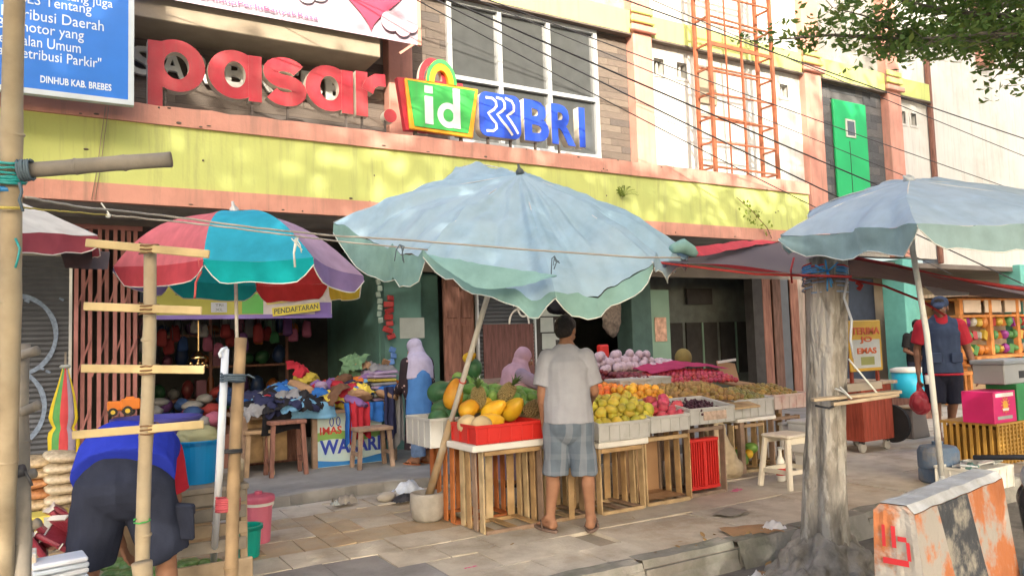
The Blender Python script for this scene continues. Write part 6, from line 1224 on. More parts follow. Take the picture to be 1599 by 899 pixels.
o = garment(AY(955, 490, 9.5), (.16, .05, .28), (0, .1, 0), fabric('brown_print', (.15, .12, .10), var=.4, sc=20), 0, seed=4); tag(o, 'brown printed cloth hanging beside the dark green column', 'cloth'); o = MB().box((AY(938, 545, 8).x, 8, AY(938, 560, 8).z), (AY(952, 545, 8).x, 8.1, AY(938, 538, 8).z)).build('red_canister', RPL, bevel=.02); tag(o, 'red canister behind the right shoulder of the man in grey', 'canister')
# ================================================================ left foreground goods
DW = [wood('weathered_board_%d' % i, c, stretch=None, sc=6) for i, c in enumerate([(.27, .24, .20), (.36, .28, .19), (.22, .20, .17)])]
pl = thing('crate_stack', 'weathered plank bench under the blue bucket', 'crate', (AD(312, 780, 4.9).x, AD(312, 780, 4.9).y, 0)); c0 = pl.location
for k, z in enumerate((.30, .395, .49, .585)): MB().obox(c0+V((0, -.26, z)), (.46, .02, .075), (0, random.uniform(-.02, .02), 0)).build('board', DW[k % 3], pl, bevel=.004); MB().obox(c0+V((0, .2, z)), (.46, .02, .075)).build('board', DW[(k+1) % 3], pl)
MB().box(c0+V((-.24, -.3, .63)), c0+V((.24, .24, .66))).build('top_board', DW[0], pl)
for a in (-.22, .22):
    for b in (-.23, .18): MB().box(c0+V((a-.02, b-.02, 0)), c0+V((a+.02, b+.02, .63))).build('leg', DW[1], pl)
MB().obox(c0+V((0, -.30, .15)), (.52, .025, .13)).build('low_board', DW[1], pl, bevel=.005)
def bucket(name, lb, c, rb_, rt_, h, m, lid=None, handle=None, cat='bucket'):
    b = thing(name, lb, cat, c); MB().lathe(c, [(rb_, 0), (rt_, h), (rt_+.012, h), (rt_+.012, h-.02), (rt_+.012, h+.008), (rt_-.006, h+.008), (rb_-.008, .01)], 28).build('shell', m, b, smooth=False)
    if lid: MB().lathe(c+V((0, 0, h+.009)), [(rt_+.014, -.025), (rt_+.016, .0), (rt_+.01, .018), (rt_*.7, .028), (.03, .03), (.03, .05), (.012, .055)], 28).build('lid', lid, b, smooth=False)
    if handle: MB().tube([c+V((rt_*math.cos(a)*1.03, -rt_*.3*math.sin(a)-.02, h-.03-.6*rt_*math.sin(a))) for a in [math.pi*k/12 for k in range(13)]], .005, 6).build('handle', handle, b, smooth=True)
    return b
bkc = c0+V((-.02, -.03, .662)); bucket('bucket', 'bright blue bucket with a green cloth on top, standing on the plank bench', bkc, .115, .140, .26, plastic('bright_blue_bucket', (.0, .22, .55)), None, BLK)
o = garment(bkc+V((0, 0, .285)), (.12, .12, .055), (0, 0, 0), fabric('khaki_cloth', (.28, .29, .18)), 0, .25, seed=11); tag(o, 'khaki green cloth bundled in the mouth of the blue bucket', 'cloth')
gp_ = G(404, 846); bucket('bucket', 'pink lidded bucket with a white rim band behind the teal bin', gp_, .085, .108, .33, plastic('pink_bucket', (.62, .16, .24)), plastic('pink_lid', (.55, .12, .2)), plastic('pale_handle', (.6, .55, .5)))
o = MB().lathe(gp_+V((0, 0, .285)), [(.1085, 0), (.1115, .002), (.1125, .04), (.111, .045)], 28, None, False).build('white_band', OFFW, [x for x in COL.objects if x.get('label', '').startswith('pink lidded')][0])
gt = G(386, 868); bucket('bin', 'small teal plastic bin in front of the pink bucket', gt, .085, .10, .215, plastic('teal_bin', (.0, .33, .26)), cat='bin'); tag(MB().box(gt+V((-.16, -.05, -.002)), gt+V((.12, .1, .004))).build('flat_board', DW[1]), 'flat board under the teal bin', 'board')
PKG = [mat('peanut_pack', (.50, .40, .26), rough=.25, var=.35, sc=40, bump=.3, spec=.7), mat('pale_cracker_pack', (.55, .48, .36), rough=.25, var=.25, sc=40, bump=.3, spec=.7), mat('orange_snack_pack', (.46, .22, .10), rough=.25, var=.35, sc=40, bump=.3, spec=.7)]
def pack(c, sx_, sy_, sz, rot, m, lb, grp):
    R = Euler(rot).to_matrix(); o = MB().ball(c, 1., 16, 10, lambda p: R @ V((math.copysign(abs(p.x)**.55, p.x)*sx_, math.copysign(abs(p.y)**.55, p.y)*sy_, p.z*sz*(1+.3*noise.noise(p*2.5))))).build('snack_pack', m, smooth=True); return tag(o, lb, 'snack pack', grp)
for px, n, mm, y0, lab in ((95, 6, 1, 792, 'pale cracker pack in the pile left of the bending man'), (58, 6, 0, 800, 'tan snack pack in the pile at the left edge behind the bamboo rack')):
    for k in range(n):
        c = AD(px+random.uniform(-3, 3), y0-k*16, 4.5); pack(c, .095, .1, .028, (.1, random.uniform(-.1, .1), random.uniform(-.2, .2)), PKG[2] if (mm == 0 and k in (2, 3)) else PKG[mm], ('orange snack pack in the pile at the left edge' if mm == 0 and k in (2, 3) else lab), 'snack packs piled at the left')
bt_ = AD(80, 800, 4.5); tag(MB().box((bt_.x-.5, bt_.y-.15, 0), (bt_.x+.12, bt_.y+.3, bt_.z-.02)).build('goods_box', DW[2], bevel=.01), 'weathered box under the snack packs', 'box')
c = AD(58, 822, 4.0); yb = thing('carton', 'yellow carton lying below the snack packs', 'carton', c); MB().obox(c, (.30, .18, .13), (0, 0, .1)).build('carton_body', plastic('yellow_card', (.62, .52, .10), rough=.6), yb, bevel=.004); MB().obox(c+V((.06, -.094, .02)), (.06, .004, .08), (0, 0, .1)).build('pale_print', NOTE, yb)
MR = mat('maroon_pack', (.22, .03, .05), rough=.3, var=.15, sc=6, spec=.6, bump=.2); PE = plastic('pack_edge', (.55, .52, .50))
for k, (px, py) in enumerate(((100, 800), (88, 812), (76, 826), (104, 822), (92, 840), (70, 845), (58, 850))):
    c = AD(px, py, 4.05-.04*k); r = thing('wafer_pack', 'maroon pack with silver edges tumbled beside the bending man', 'pack', c, 'maroon packs tumbled at the left'); rot = (random.uniform(-.4, .4), random.uniform(.5, 1.1), random.uniform(-.3, .5)); MB().obox(c, (.13, .15, .028), rot).build('wrapper', MR, r, bevel=.008)
    Rm = Euler(rot).to_matrix()
    for sg in (-1, 1): MB().obox(c+Rm @ V((sg*.068, 0, 0)), (.006, .152, .031), rot).build('silver_edge', PE, r)
c = AD(70, 842, 4.2); tag(MB().box((c.x-.22, c.y-.05, 0), (c.x+.15, c.y+.25, c.z-.07)).build('goods_box', DW[1], bevel=.01), 'wooden box under the maroon packs', 'box')
for k in range(5):
    c = AD(92, 912-k*9.5, 3.35); tag(MB().obox(c, (.21+random.uniform(-.01, .01), .15, .022), (0, -.03+random.uniform(-.02, .02), .15+random.uniform(-.05, .05))).build('paper_ream', [plastic('white_wrap', (.62, .66, .74), rough=.4), plastic('pale_blue_wrap', (.45, .52, .62), rough=.4)][k % 2], bevel=.006), ['white wrapped bundle in the stack at the bottom left', 'pale blue wrapped bundle in the stack at the bottom left'][k % 2], 'bundle', ['white wrapped bundles at the bottom left', 'pale blue wrapped bundles at the bottom left'][k % 2])
c = AD(92, 918, 3.35); tag(MB().box((c.x-.2, c.y-.1, 0), (c.x+.13, c.y+.2, c.z-.012)).build('goods_box', DW[0], bevel=.01), 'weathered box under the wrapped bundles at the bottom left', 'box')
c = AD(27, 885, 3.3); tag(MB().obox(c, (.14, .12, .12)).build('small_carton', mat('carton_print', (.60, .58, .55), c2=(.55, .30, .05), c2s=12, c2t=.55), bevel=.003), 'small white and orange carton at the bottom left corner', 'carton'); tag(MB().box((c.x-.12, c.y-.08, 0), (c.x+.08, c.y+.1, c.z-.062)).build('goods_box', DW[2]), 'box under the small carton at the bottom left', 'box')
GPK = mat('green_snack_pack', (.12, .28, .07), rough=.3, var=.3, sc=18, spec=.6, bump=.2, c2=(.35, .42, .22), c2s=14, c2t=.58)
for k in range(16):
    c = G(175+(k % 5)*38+random.uniform(-6, 6), 880+(k//5)*16, .06); pack(c+V((0, 0, .0)), .085, .075, .03, (random.uniform(-.2, .2), random.uniform(-.2, .2), random.uniform(-.4, .4)), GPK, 'green snack pack on the ground round the feet of the bending man', 'green snack packs on the ground')
# folded striped umbrella against the shutter
fu = thing('folded_umbrella', 'folded yellow umbrella with red, green and grey stripes hanging by the shutter', 'umbrella', AD(98, 715, 6.3)); tp_ = AD(102, 572, 6.4); bt2 = AD(98, 716, 6.3); cm = [fabric('yellow_fold', (.58, .46, .04)), fabric('green_fold', (.10, .30, .10)), fabric('red_fold', (.5, .07, .08)), fabric('grey_fold', (.25, .22, .30)), fabric('yellow_fold', (.58, .46, .04)), fabric('yellow_fold', (.58, .46, .04))]
ax_ = bt2-tp_
for k in range(10):
    a0, a1 = 2*math.pi*k/10, 2*math.pi*(k+1)/10
    def fn(u, v, a0=a0, a1=a1):
        a = a0+(a1-a0)*u; r = (.02+.105*math.sin(math.pi*min(1, v*1.05)*.62)**1.1)*(1-.35*math.exp(-((v-.66)/.05)**2))*(1+.12*math.sin(math.pi*u)+.05*math.sin(9*v+a)); return tp_+ax_*v+RT*(r*math.cos(a))+V((0, 1, 0))*(r*.7*math.sin(a))
    MB().grid(fn, 6, 18).build('fold', cm[[0, 4, 5, 0, 0, 0, 1, 2, 3, 0][k] if k < 10 else 0], fu, smooth=True)
MB().tube([tp_-ax_.normalized()*.12, tp_+ax_.normalized()*.05], .008, 8).build('tip', DW[0], fu); MB().lathe(tp_, [(.03, -.015), (.045, 0), (.03, .015)], 10).build('collar', NOTE, fu, smooth=True)
# ================================================================ tree stump, shelf, barrier
BARK = mat('grey_bark', (.25, .232, .205), rough=.95, var=.45, sc=6, bump=1.0, bsc=16, stretch=(2.6, 2.6, .9), c2=(.40, .385, .355), c2s=2.6, c2t=.53, c2w=.035)
sp = thing('tree_stump', 'thick grey cut tree trunk with spreading roots at the kerb', 'tree stump', (4.6, 3.45, -.16)); s0 = V((4.62, 3.44, -.16))
tb0, tt = AD(1287, 830, 5.2), AD(1290, 402, 5.25); a_ax = (tt-V((tb0.x, tb0.y, -.1)))
base = V((tb0.x, tb0.y, -.16))
def tr_fn(u, v):
    a = 2*math.pi*u; h = v; c = base.lerp(tt, h); r = .122+.018*(1-h)+.22*math.exp(-h*24)+.004*math.sin(h*9); fl = 1+.10*math.sin(3*a+1+h*2)+.06*math.sin(5*a+2.2-h*3)+.30*math.exp(-h*18)*math.sin(5*a+.5)
    nn = noise.noise(V((math.cos(a)*2.2, math.sin(a)*2.2, h*5)))*.10+noise.noise(V((math.cos(a)*6, math.sin(a)*6, h*9)))*.06-.07*abs(noise.noise(V((math.cos(a)*4.5, math.sin(a)*4.5, h*4.5+3))))
    r *= fl+nn; return c+V((r*math.cos(a), r*math.sin(a), 0))
MB().grid(tr_fn, 120, 120).build('trunk', BARK, sp, smooth=True)
top_ = MB(); n = 36; ring_ = [tr_fn(k/n, 1) for k in range(n)]; top_.add(ring_+[tt+V((0, 0, .02))], [(k, (k+1) % n, n) for k in range(n)]); top_.build('cut_top', wood('cut_wood', (.34, .27, .18)), sp)
v = Vol()
for k in range(11):
    a = 2*math.pi*k/11+random.uniform(-.2, .2); L = random.uniform(.32, .55); P = [base+V((.12*math.cos(a), .12*math.sin(a), .20)), base+V((.26*math.cos(a+.15), .22*math.sin(a+.15), .09)), base+V((L*math.cos(a+.3), L*.75*math.sin(a+.3), .015))]; v.chain(P, [.085, .07, .03])
v.ball(base+V((0, 0, .0)), (.46, .36, .12)); v.build('root', mat('root_mound', (.22, .205, .185), rough=.95, var=.4, sc=9, bump=1.0, bsc=22, c2=(.33, .31, .29), c2s=5, c2t=.55), sp, vox=.012, smooth=1, amp=.05, sc=9)
BSTR = plastic('sky_blue_string', (.05, .28, .62))
for k, (py, m, n, w) in enumerate(((424, BSTR, 3, .05), (434, plastic('pale_blue_string', (.25, .36, .55)), 4, .10), (452, plastic('pale_blue_string', (.25, .36, .55)), 2, .08), (418, TRED, 1, .02))): wraps(AD(1288, py, 5.27)+V((0, .0, 0)), V((.1, .05, 1)), .142, m, sp, n, w, 'string_wrap', .006)
for (dx, dz) in ((-12, -10), (10, -14), (-2, -18), (5, 18), (0, 30), (4, 24)): MB().tube([AD(1292, 424, 5.07), AD(1292+dx, 424+dz*.6, 5.04), AD(1292+dx*1.6, 424+dz, 5.06)], .006, 5).build('string_end', BSTR, sp, smooth=True)
MB().tube([AD(1318, 410, 5.2), AD(1322, 440, 5.15), AD(1318, 465, 5.1), AD(1330, 500, 5.1), AD(1328, 530, 5.08), AD(1334, 560, 5.06)], .009, 6).build('hanging_cord', plastic('pale_cord', (.42, .46, .52)), sp, smooth=True)
sh_ = thing('plank_shelf', 'small plank shelf tied to the tree stump with cord', 'shelf', AD(1335, 618, 5.0)); W1 = wood('shelf_plank', (.42, .34, .24), stretch=None, sc=6)
MB().bar(AD(1268, 624, 4.98), AD(1404, 611, 4.95), .09, .02).build('plank', W1, sh_, bevel=.003); MB().bar(AD(1300, 631, 4.93), AD(1402, 616, 4.9), .05, .022).build('plank', W1, sh_, bevel=.003); MB().bar(AD(1322, 606, 5.02), AD(1376, 600, 5.0), .03, .05).build('plank', DW[0], sh_)
for pts in ([(1325, 560, 5.05), (1350, 590, 4.98), (1372, 616, 4.93)], [(1304, 606, 4.98), (1318, 612, 4.95), (1330, 622, 4.9)], [(1312, 604, 4.96), (1322, 614, 4.93), (1327, 620, 4.9)]): MB().tube([AD(*q_) for q_ in pts], .006, 6).build('cord', HEM, sh_, smooth=True)
MB().tube([AD(1273, 633, 5.0), AD(1295, 637, 4.95), AD(1322, 624, 4.93), AD(1300, 630, 5.1)], .008, 6).build('black_tube', BLK, sh_, smooth=True)
br = thing('concrete_barrier', 'weathered concrete road barrier painted orange with a black slanted stripe', 'barrier', (3.6, 2.1, -.16))
TA, TBk, TC = AD(1427, 790, 3.19), AD(1388, 768, 3.45), AD(1566, 737, 3.90); ux = (TC-TA); ux.z = 0; Lb = ux.length; ux.normalize(); uy = V((-ux.y, ux.x, 0)); zt = .745; wb = .17
BOR = mat('barrier_orange', (.40, .145, .06), rough=.9, var=.2, sc=4, bump=.5, bsc=24, c2=(.33, .31, .285), c2s=4, c2t=.545, c2w=.05); BBK = mat('barrier_black', (.05, .055, .065), rough=.85, var=.3, sc=6, bump=.4, c2=(.27, .255, .22), c2s=6, c2t=.55, c2w=.06); BCO = mat('barrier_concrete', (.38, .38, .37), rough=.9, var=.2, sc=6, bump=.5, bsc=24, c2=(.50, .51, .52), c2s=3, c2t=.5)
prof = [(-.07, -.16), (-.06, .08), (-.022, .42), (0, zt-.03), (.03, zt), (wb-.03, zt), (wb, zt-.03), (wb+.012, .42), (wb+.03, .08), (wb+.035, -.16)]
def bpt(u, k): o_, z = prof[k]; return V((TA.x, TA.y, 0))+ux*u+uy*o_+V((0, 0, z+.006*noise.noise(V((u*9, k*.7, 0)))))+uy*.006*noise.noise(V((u*7, k, 3)))
for nm, m, u0, u1, sl_ in (('orange_block', BOR, 0, .30, .0), ('black_stripe', BBK, .30, .62, .0), ('orange_block', BOR, .62, 1.0, .0)):
    mb = MB()
    for k in range(3):
        def fn(u, v, k=k):
            lo = lambda e, z: e if e in (0, 1.0) else e+(.42-z)*-.22+.22*.2
            z = prof[k][1]+(prof[k+1][1]-prof[k][1])*v; a_, b_2 = max(0, lo(u0, -z+.6)), min(1, lo(u1, -z+.6)); uu = (a_+(b_2-a_)*u)*Lb; return bpt(uu, k).lerp(bpt(uu, k+1), v)
        mb.grid(fn, 12, 6)
    mb.build(nm, m, br)
mb = MB()
for k in range(3, 6): mb.grid(lambda u, v, k=k: bpt(u*Lb, k).lerp(bpt(u*Lb, k+1), v)+V((0, 0, .004)), 26, 3)
mb.build('cap', mat('barrier_cap', (.46, .48, .50), rough=.9, var=.15, sc=8, bump=.5, c2=(.34, .34, .33), c2s=5), br)
mb = MB()
for k in range(6, 9): mb.grid(lambda u, v, k=k: bpt(u*Lb, k).lerp(bpt(u*Lb, k+1), v), 20, 4)
mb.build('rear_face', BOR, br)
e0 = [bpt(0, k) for k in range(10)]; e1 = [bpt(Lb, k) for k in range(10)]
def endface(E, s_):
    mb = MB(); 
    mb.grid(lambda u, v: (lambda t: (E[int(t)].lerp(E[min(int(t)+1, 4)], t-int(t))).lerp(E[9-int(t)].lerp(E[9-min(int(t)+1, 4)], t-int(t)), u))(v*3.999)+ux*.006*noise.noise(V((u*5, v*7, s_))), 8, 16); return mb
endface(e0, 1).build('end_face', mat('barrier_end', (.46, .17, .07), rough=.85, var=.2, sc=6, bump=.4, c2=(.40, .38, .35), c2s=4, c2t=.5, c2w=.05), br); endface(e1, 2).build('end_face', BOR, br)
ef = lambda u, z: V((TA.x, TA.y, 0))+uy*((-.04*max(0, (.70-z))/.6)+u*(wb+.06*max(0, (.70-z))/.6))+V((0, 0, z))-ux*.012
mb = MB(); mb.grid(lambda u, v: ef(.35+.32*u, -.1+.36*v), 4, 6); mb.build('slot', mat('slot_brown_concrete', (.20, .15, .12), rough=.95), br)  # flat brown sheet just proud of the end face, darker than its orange
RP = plastic('red_stencil', (.55, .03, .04), rough=.7)
for (u0, u1, z0, z1) in ((.22, .78, .50, .525), (.16, .24, .525, .60), (.70, .78, .57, .66), (.46, .56, .57, .66), (.22, .42, .60, .62)): MB().grid(lambda u, v: ef(u0+(u1-u0)*u, z0+(z1-z0)*v)-ux*.002, 3, 3).build('red_stencil', RP, br)
# motorcycle, only its front wheel side in view at the right edge
mc = thing('motorcycle', 'parked motorcycle at the right edge, its wheel and silver parts showing behind the barrier', 'motorcycle', (4.4, 2.25, -.16)); mc0 = AD(1640, 840, 3.9); mc0.z = -.16; TYR = mat('tyre_rubber', (.025, .025, .027), rough=.8); SIL = mat('silver_paint', (.45, .50, .56), rough=.3, metal=.6, bump=0)
md = V((.93, .36, 0)).normalized(); ms_ = V((-md.y, md.x, 0))
for off_ in (0, 1.22):
    c = mc0+md*off_+V((0, 0, .28)); w = MB()
    ringp = [c+md*(.25*math.cos(a))+V((0, 0, .25*math.sin(a))) for a in [2*math.pi*k/32 for k in range(33)]]; w.tube(ringp, .042, 10, False); wo = w.build('wheel', TYR, mc, smooth=True)
    MB().tube([c+md*(.205*math.cos(a))+V((0, 0, .205*math.sin(a))) for a in [2*math.pi*k/32 for k in range(33)]], .016, 8, False).build('rim', SIL, wo, smooth=True)
    sp_ = MB(); [sp_.tube([c, c+md*(.2*math.cos(a))+V((0, 0, .2*math.sin(a)))], .006, 5) for a in [2*math.pi*k/10 for k in range(10)]]; sp_.build('spokes', SIL, wo); MB().tube([c-ms_*.05, c+ms_*.05], .035, 12).build('hub', SIL, wo)
MB().tube([mc0+V((0, 0, .28))-ms_*.07, mc0+md*.18+V((0, 0, .75))-ms_*.06], .022, 8).build('fork', SIL, mc, smooth=True); MB().tube([mc0+V((0, 0, .28))+ms_*.07, mc0+md*.18+V((0, 0, .75))+ms_*.06], .022, 8).build('fork', SIL, mc, smooth=True)
v = Vol(); v.cone(mc0+md*.2+V((0, 0, .72)), mc0+md*.35+V((0, 0, .4)), .13, .11, 1.2, ms_); v.cone(mc0+md*.35+V((0, 0, .42)), mc0+md*1.0+V((0, 0, .5)), .12, .12); v.cone(mc0+md*.6+V((0, 0, .6)), mc0+md*1.45+V((0, 0, .68)), .10, .08); v.build('body_shell', plastic('black_gloss', (.03, .03, .035), rough=.2), mc, vox=.012)
v = Vol(); v.cone(mc0+md*.55+V((0, 0, .70)), mc0+md*1.3+V((0, 0, .77)), .08, .07, 1.5, ms_); v.build('saddle', BLK, mc, vox=.012); v = Vol(); v.ball(mc0+md*.08+V((0, 0, .85)), (.11, .12, .11)); v.build('headlight', SIL, mc, vox=.01)
MB().tube([mc0+md*.2+V((0, 0, .92))-ms_*.34, mc0+md*.16+V((0, 0, .95)), mc0+md*.2+V((0, 0, .92))+ms_*.34], .014, 8).build('handlebar', BLK, mc, smooth=True); MB().tube([mc0+md*.6+ms_*.15+V((0, 0, .22)), mc0+md*1.5+ms_*.17+V((0, 0, .32))], .04, 10).build('exhaust', SIL, mc, smooth=True)
MB().grid(lambda u, v_: mc0+V((0, 0, .28))+md*(.31*math.cos(.3+2.4*u))+V((0, 0, .31*math.sin(.3+2.4*u)))+ms_*(-.07+.14*v_), 14, 4).build('mudguard', SIL, mc, smooth=True)
# ================================================================ things at the right
ct = thing('street_cart', 'dark red wooden cart on small wheels with a raised sign board', 'cart', (8.9, 6.2, 0)); cl_ = G(1333, 706); cr_ = G(1402, 700); CRED = wood('dark_red_wood', (.26, .055, .035), rough=.55, bump=.1)
cx0, cx1, cy = cl_.x, cr_.x-.05, min(cl_.y, cr_.y)
for k in range(4): a_ = cx0+(cx1-cx0)*k/4; MB().box((a_+.003, cy, .14), (a_+(cx1-cx0)/4-.003, cy+.025, .82)).build('panel', CRED, ct, bevel=.004)
MB().box((cx0, cy+.026, .14), (cx1, cy+.6, .80)).build('cabinet', CRED, ct); MB().box((cx0-.06, cy-.05, .821), (cx1+.06, cy+.65, .86)).build('counter', wood('worn_counter', (.42, .33, .25)), ct, bevel=.005)
for xx in (cx0+.06, cx1-.06):
    for y in (cy+.08, cy+.5): MB().lathe((xx, y-.02, .06), [(.06, 0), (.06, .035)], 16, (0, 1, 0)).build('wheel', plastic('castor_grey', (.35, .34, .32)), ct); MB().box((xx-.02, y-.03, .1), (xx+.02, y+.03, .139)).build('castor', BLK, ct)
MB().lathe((cx1+.1, cy+.1, .3), [(.24, 0), (.24, .05)], 24, (1, 0, 0)).build('side_wheel', TYR, ct)
sgx0, sgx1 = AY(1326, 540, cy-.02).x, AY(1376, 540, cy-.02).x; z0, z1 = AY(1340, 580, cy-.02).z, AY(1340, 500, cy-.02).z; sw_ = MB().box((sgx0, cy-.03, z0), (sgx1, cy, z1)).build('sign_board', plastic('mustard_frame', (.62, .38, .04)), ct, bevel=.01)
MB().box((sgx0+.05, cy-.035, z0+.04), (sgx1-.05, cy-.0305, z0+(z1-z0)*.62)).build('sign_face', mat('sign_face_print', (.55, .58, .56), var=.06), ct)
RO = plastic('red_orange_print', (.62, .13, .04)); w_ = sgx1-sgx0; h_ = z1-z0; wf_ = lambda s_, a_, b_, c_2, d_2, m: text(s_, m, ct, sgx0+w_*a_, z0+h_*c_2, w_*(b_-a_), h_*(d_2-c_2), cy-.036, .004, .03)
wf_('TERIMA', .06, .94, .72, .86, RO); wf_('JO', .30, .68, .54, .68, RO); wf_('EMAS', .2, .8, .34, .46, RO); MB().box((sgx0+w_*.3, cy-.037, z0+h_*.12), (sgx0+w_*.72, cy-.0352, z0+h_*.28)).build('olive_print', plastic('olive_print', (.30, .32, .10)), ct)
for xx in (sgx0+.06, sgx1-.06): MB().box((xx-.02, cy+.001, .86), (xx+.02, cy+.03, z0+.2)).build('sign_post', CRED, ct)
co_ = AD(1420, 600, 13.0); cb = thing('cooler', 'bright cyan cooler bucket with a pale lid behind the vest man', 'cooler', (co_.x, co_.y, 0)); MB().lathe((co_.x, co_.y, .35), [(.23, 0), (.27, .42)], 24).build('cooler_body', plastic('cyan_plastic', (.02, .42, .62)), cb, smooth=True); MB().lathe((co_.x, co_.y, .771), [(.285, 0), (.285, .06), (.2, .08)], 24).build('lid', OFFW, cb, smooth=True); MB().box((co_.x-.3, co_.y-.25, 0), (co_.x+.3, co_.y+.25, .349)).build('cooler_stand', BROWN, cb)
ps = G(1424, 682); stl = thing('box_seat', 'grey box stool on the pavement left of the vest man', 'stool', ps); MB().add([ps+V(q_) for q_ in ((-.2, -.15, 0), (.2, -.15, 0), (.2, .15, 0), (-.2, .15, 0), (-.16, -.12, .4), (.16, -.12, .4), (.16, .12, .4), (-.16, .12, .4))], [(0, 3, 2, 1), (4, 5, 6, 7), (0, 1, 5, 4), (1, 2, 6, 5), (2, 3, 7, 6), (3, 0, 4, 7)]).build('seat_body', plastic('brown_grey_plastic', (.15, .13, .12)), stl, bevel=.015); MB().box(ps+V((-.18, -.14, .401)), ps+V((.18, .14, .43))).build('seat_top', plastic('tan_top', (.45, .30, .18)), stl, bevel=.01)
jg = G(1468, 752); jb = thing('jerrycan', 'scuffed blue grey plastic jerrycan beside the umbrella pole', 'jerrycan', jg); MB().lathe(jg, [(.165, 0), (.185, .02), (.185, .12), (.178, .135), (.185, .15), (.185, .30), (.16, .345), (.07, .36), (.05, .36), (.05, .39), (.02, .395)], 26).build('can_body', plastic('blue_grey_can', (.10, .16, .26), rough=.6, c2=(.28, .25, .22), c2s=4, c2t=.55), jb, smooth=False)
wc = G(1540, 762); pcrate('open_basket', 'white plastic basket of odds and ends behind the barrier', wc.x-.28, wc.x+.28, wc.y-.1, wc.y+.3, .0, .2, OFFW, 'basket', None, True)
for k in range(9): c = V((wc.x+random.uniform(-.22, .22), wc.y+random.uniform(0, .25), .2+random.uniform(0, .03))); tag(MB().obox(c, (random.uniform(.08, .2), .05, .02), (random.uniform(-.3, .3), random.uniform(-.3, .3), random.random()*3)).build('scrap', random.choice([NOTE, CARD, TURQ, FRAME]), bevel=.006), 'bit of packaging lying in the white basket', 'scrap', 'bits of packaging in the white basket')
yb_ = G(1585, 722); yw = thing('woven_basket', 'large yellow brown woven crate under the magenta box', 'basket', (yb_.x+.15, yb_.y+.3, 0)); YW = plastic('amber_weave', (.42, .24, .05), rough=.6); bx0, by0, bh = yb_.x-.32, yb_.y, .42
MB().box((bx0+.02, by0+.02, .02), (bx0+.98, by0+.58, .38)).build('lining', wood('dark_amber', (.24, .13, .03)), yw)
for k in range(14): x = bx0+.02+.96*k/13; MB().box((x-.014, by0-.012, 0), (x+.014, by0+.008, bh)).build('stave', YW, yw)
for k in range(9): z = .03+.36*k/8; MB().box((bx0, by0-.004, z-.008), (bx0+1, by0+.004, z+.008)).build('strip', YW, yw)
for k in range(8): y = by0+.06+.5*k/7; MB().box((bx0-.012, y-.014, 0), (bx0+.008, y+.014, bh)).build('stave', YW, yw)
MB().box((bx0-.02, by0-.02, bh), (bx0+1.02, by0+.62, bh+.025)).build('rim', YW, yw)
mz = bh+.027; MAG = plastic('magenta_print', (.60, .02, .16), rough=.5); mg_ = thing('carton', 'magenta carton with a yellow sun emblem on the woven crate', 'carton', (bx0+.2, by0+.1, mz)); mx0 = bx0-.06; MB().box((mx0, by0-.02, mz), (mx0+.45, by0+.32, mz+.34)).build('carton_body', MAG, mg_, bevel=.005)
SUNY = plastic('sun_yellow', (.75, .40, .05)); fy = by0-.0205; cxs, czs = mx0+.23, mz+.19
MB().prism([(cxs+.05*math.cos(2*math.pi*k/20), czs+.05*math.sin(2*math.pi*k/20)) for k in range(20)][::-1], fy-.003, fy).build('sun_emblem', SUNY, mg_)
for k in range(12): a = 2*math.pi*k/12; MB().prism([(cxs+.06*math.cos(a-.12), czs+.06*math.sin(a-.12)), (cxs+.095*math.cos(a), czs+.095*math.sin(a)), (cxs+.06*math.cos(a+.12), czs+.06*math.sin(a+.12))][::-1], fy-.003, fy).build('sun_ray', SUNY, mg_)
MB().box((mx0+.04, fy-.003, mz+.28), (mx0+.40, fy, mz+.32)).build('white_band', OFFW, mg_); MB().box((mx0+.06, fy-.003, mz+.04), (mx0+.36, fy, mz+.075)).build('grey_band', NOTE, mg_); MB().box((cxs-.06, fy-.005, czs-.06), (cxs+.06, fy-.0032, czs-.035)).build('pale_band', OFFW, mg_)
tag(MB().box((mx0+.47, by0-.03, mz), (mx0+.95, by0+.3, mz+.40)).build('carton', plastic('dark_green_carton', (.03, .24, .08)), bevel=.005), 'dark green carton beside the magenta carton', 'carton'); gb_ = thing('storage_box', 'grey plastic storage box on top of the green carton', 'box', (mx0+.7, by0+.15, mz+.40)); MB().box((mx0+.30, by0+.0, mz+.402), (mx0+1.0, by0+.34, mz+.62)).build('box_body', plastic('pale_grey_box', (.36, .38, .40)), gb_, bevel=.01); MB().box((mx0+.28, by0-.02, mz+.62), (mx0+1.02, by0+.36, mz+.67)).build('lid', plastic('grey_lid', (.28, .32, .36)), gb_, bevel=.01); MB().box((mx0+.6, by0-.004, mz+.46), (mx0+.72, by0-.0008, mz+.54)).build('catch', BLK, gb_)
# snack kiosk far down the street
ki = thing('snack_kiosk', 'orange brown wooden snack kiosk with glass shelves far down the pavement', 'kiosk', (17.5, 9.0, 0)); KW = wood('amber_wood', (.46, .19, .06), stretch=None, sc=6); kx0, kx1, ky = 16.0, 19.3, 8.9
for xx in (kx0, kx0+1.1, kx0+2.2, kx1): MB().box((xx-.06, ky-.05, 0), (xx+.06, ky+.05, 2.1)).build('post', KW, ki)
for z in (.75, .9, 1.75, 2.1): MB().box((kx0-.1, ky-.04 if z > 1 else ky-.35, z-.05), (kx1+.1, ky+.8, z)).build('shelf_board', KW, ki)
MB().box((kx0-.3, ky-.6, 2.13), (kx1+.3, ky+1.0, 2.2)).build('kiosk_roof', wood('pale_awning', (.50, .36, .26)), ki); MB().box((kx0, ky+.78, .1), (kx1, ky+.8, 2.05)).build('kiosk_back', mat('kiosk_back_board', (.40, .30, .20)), ki)
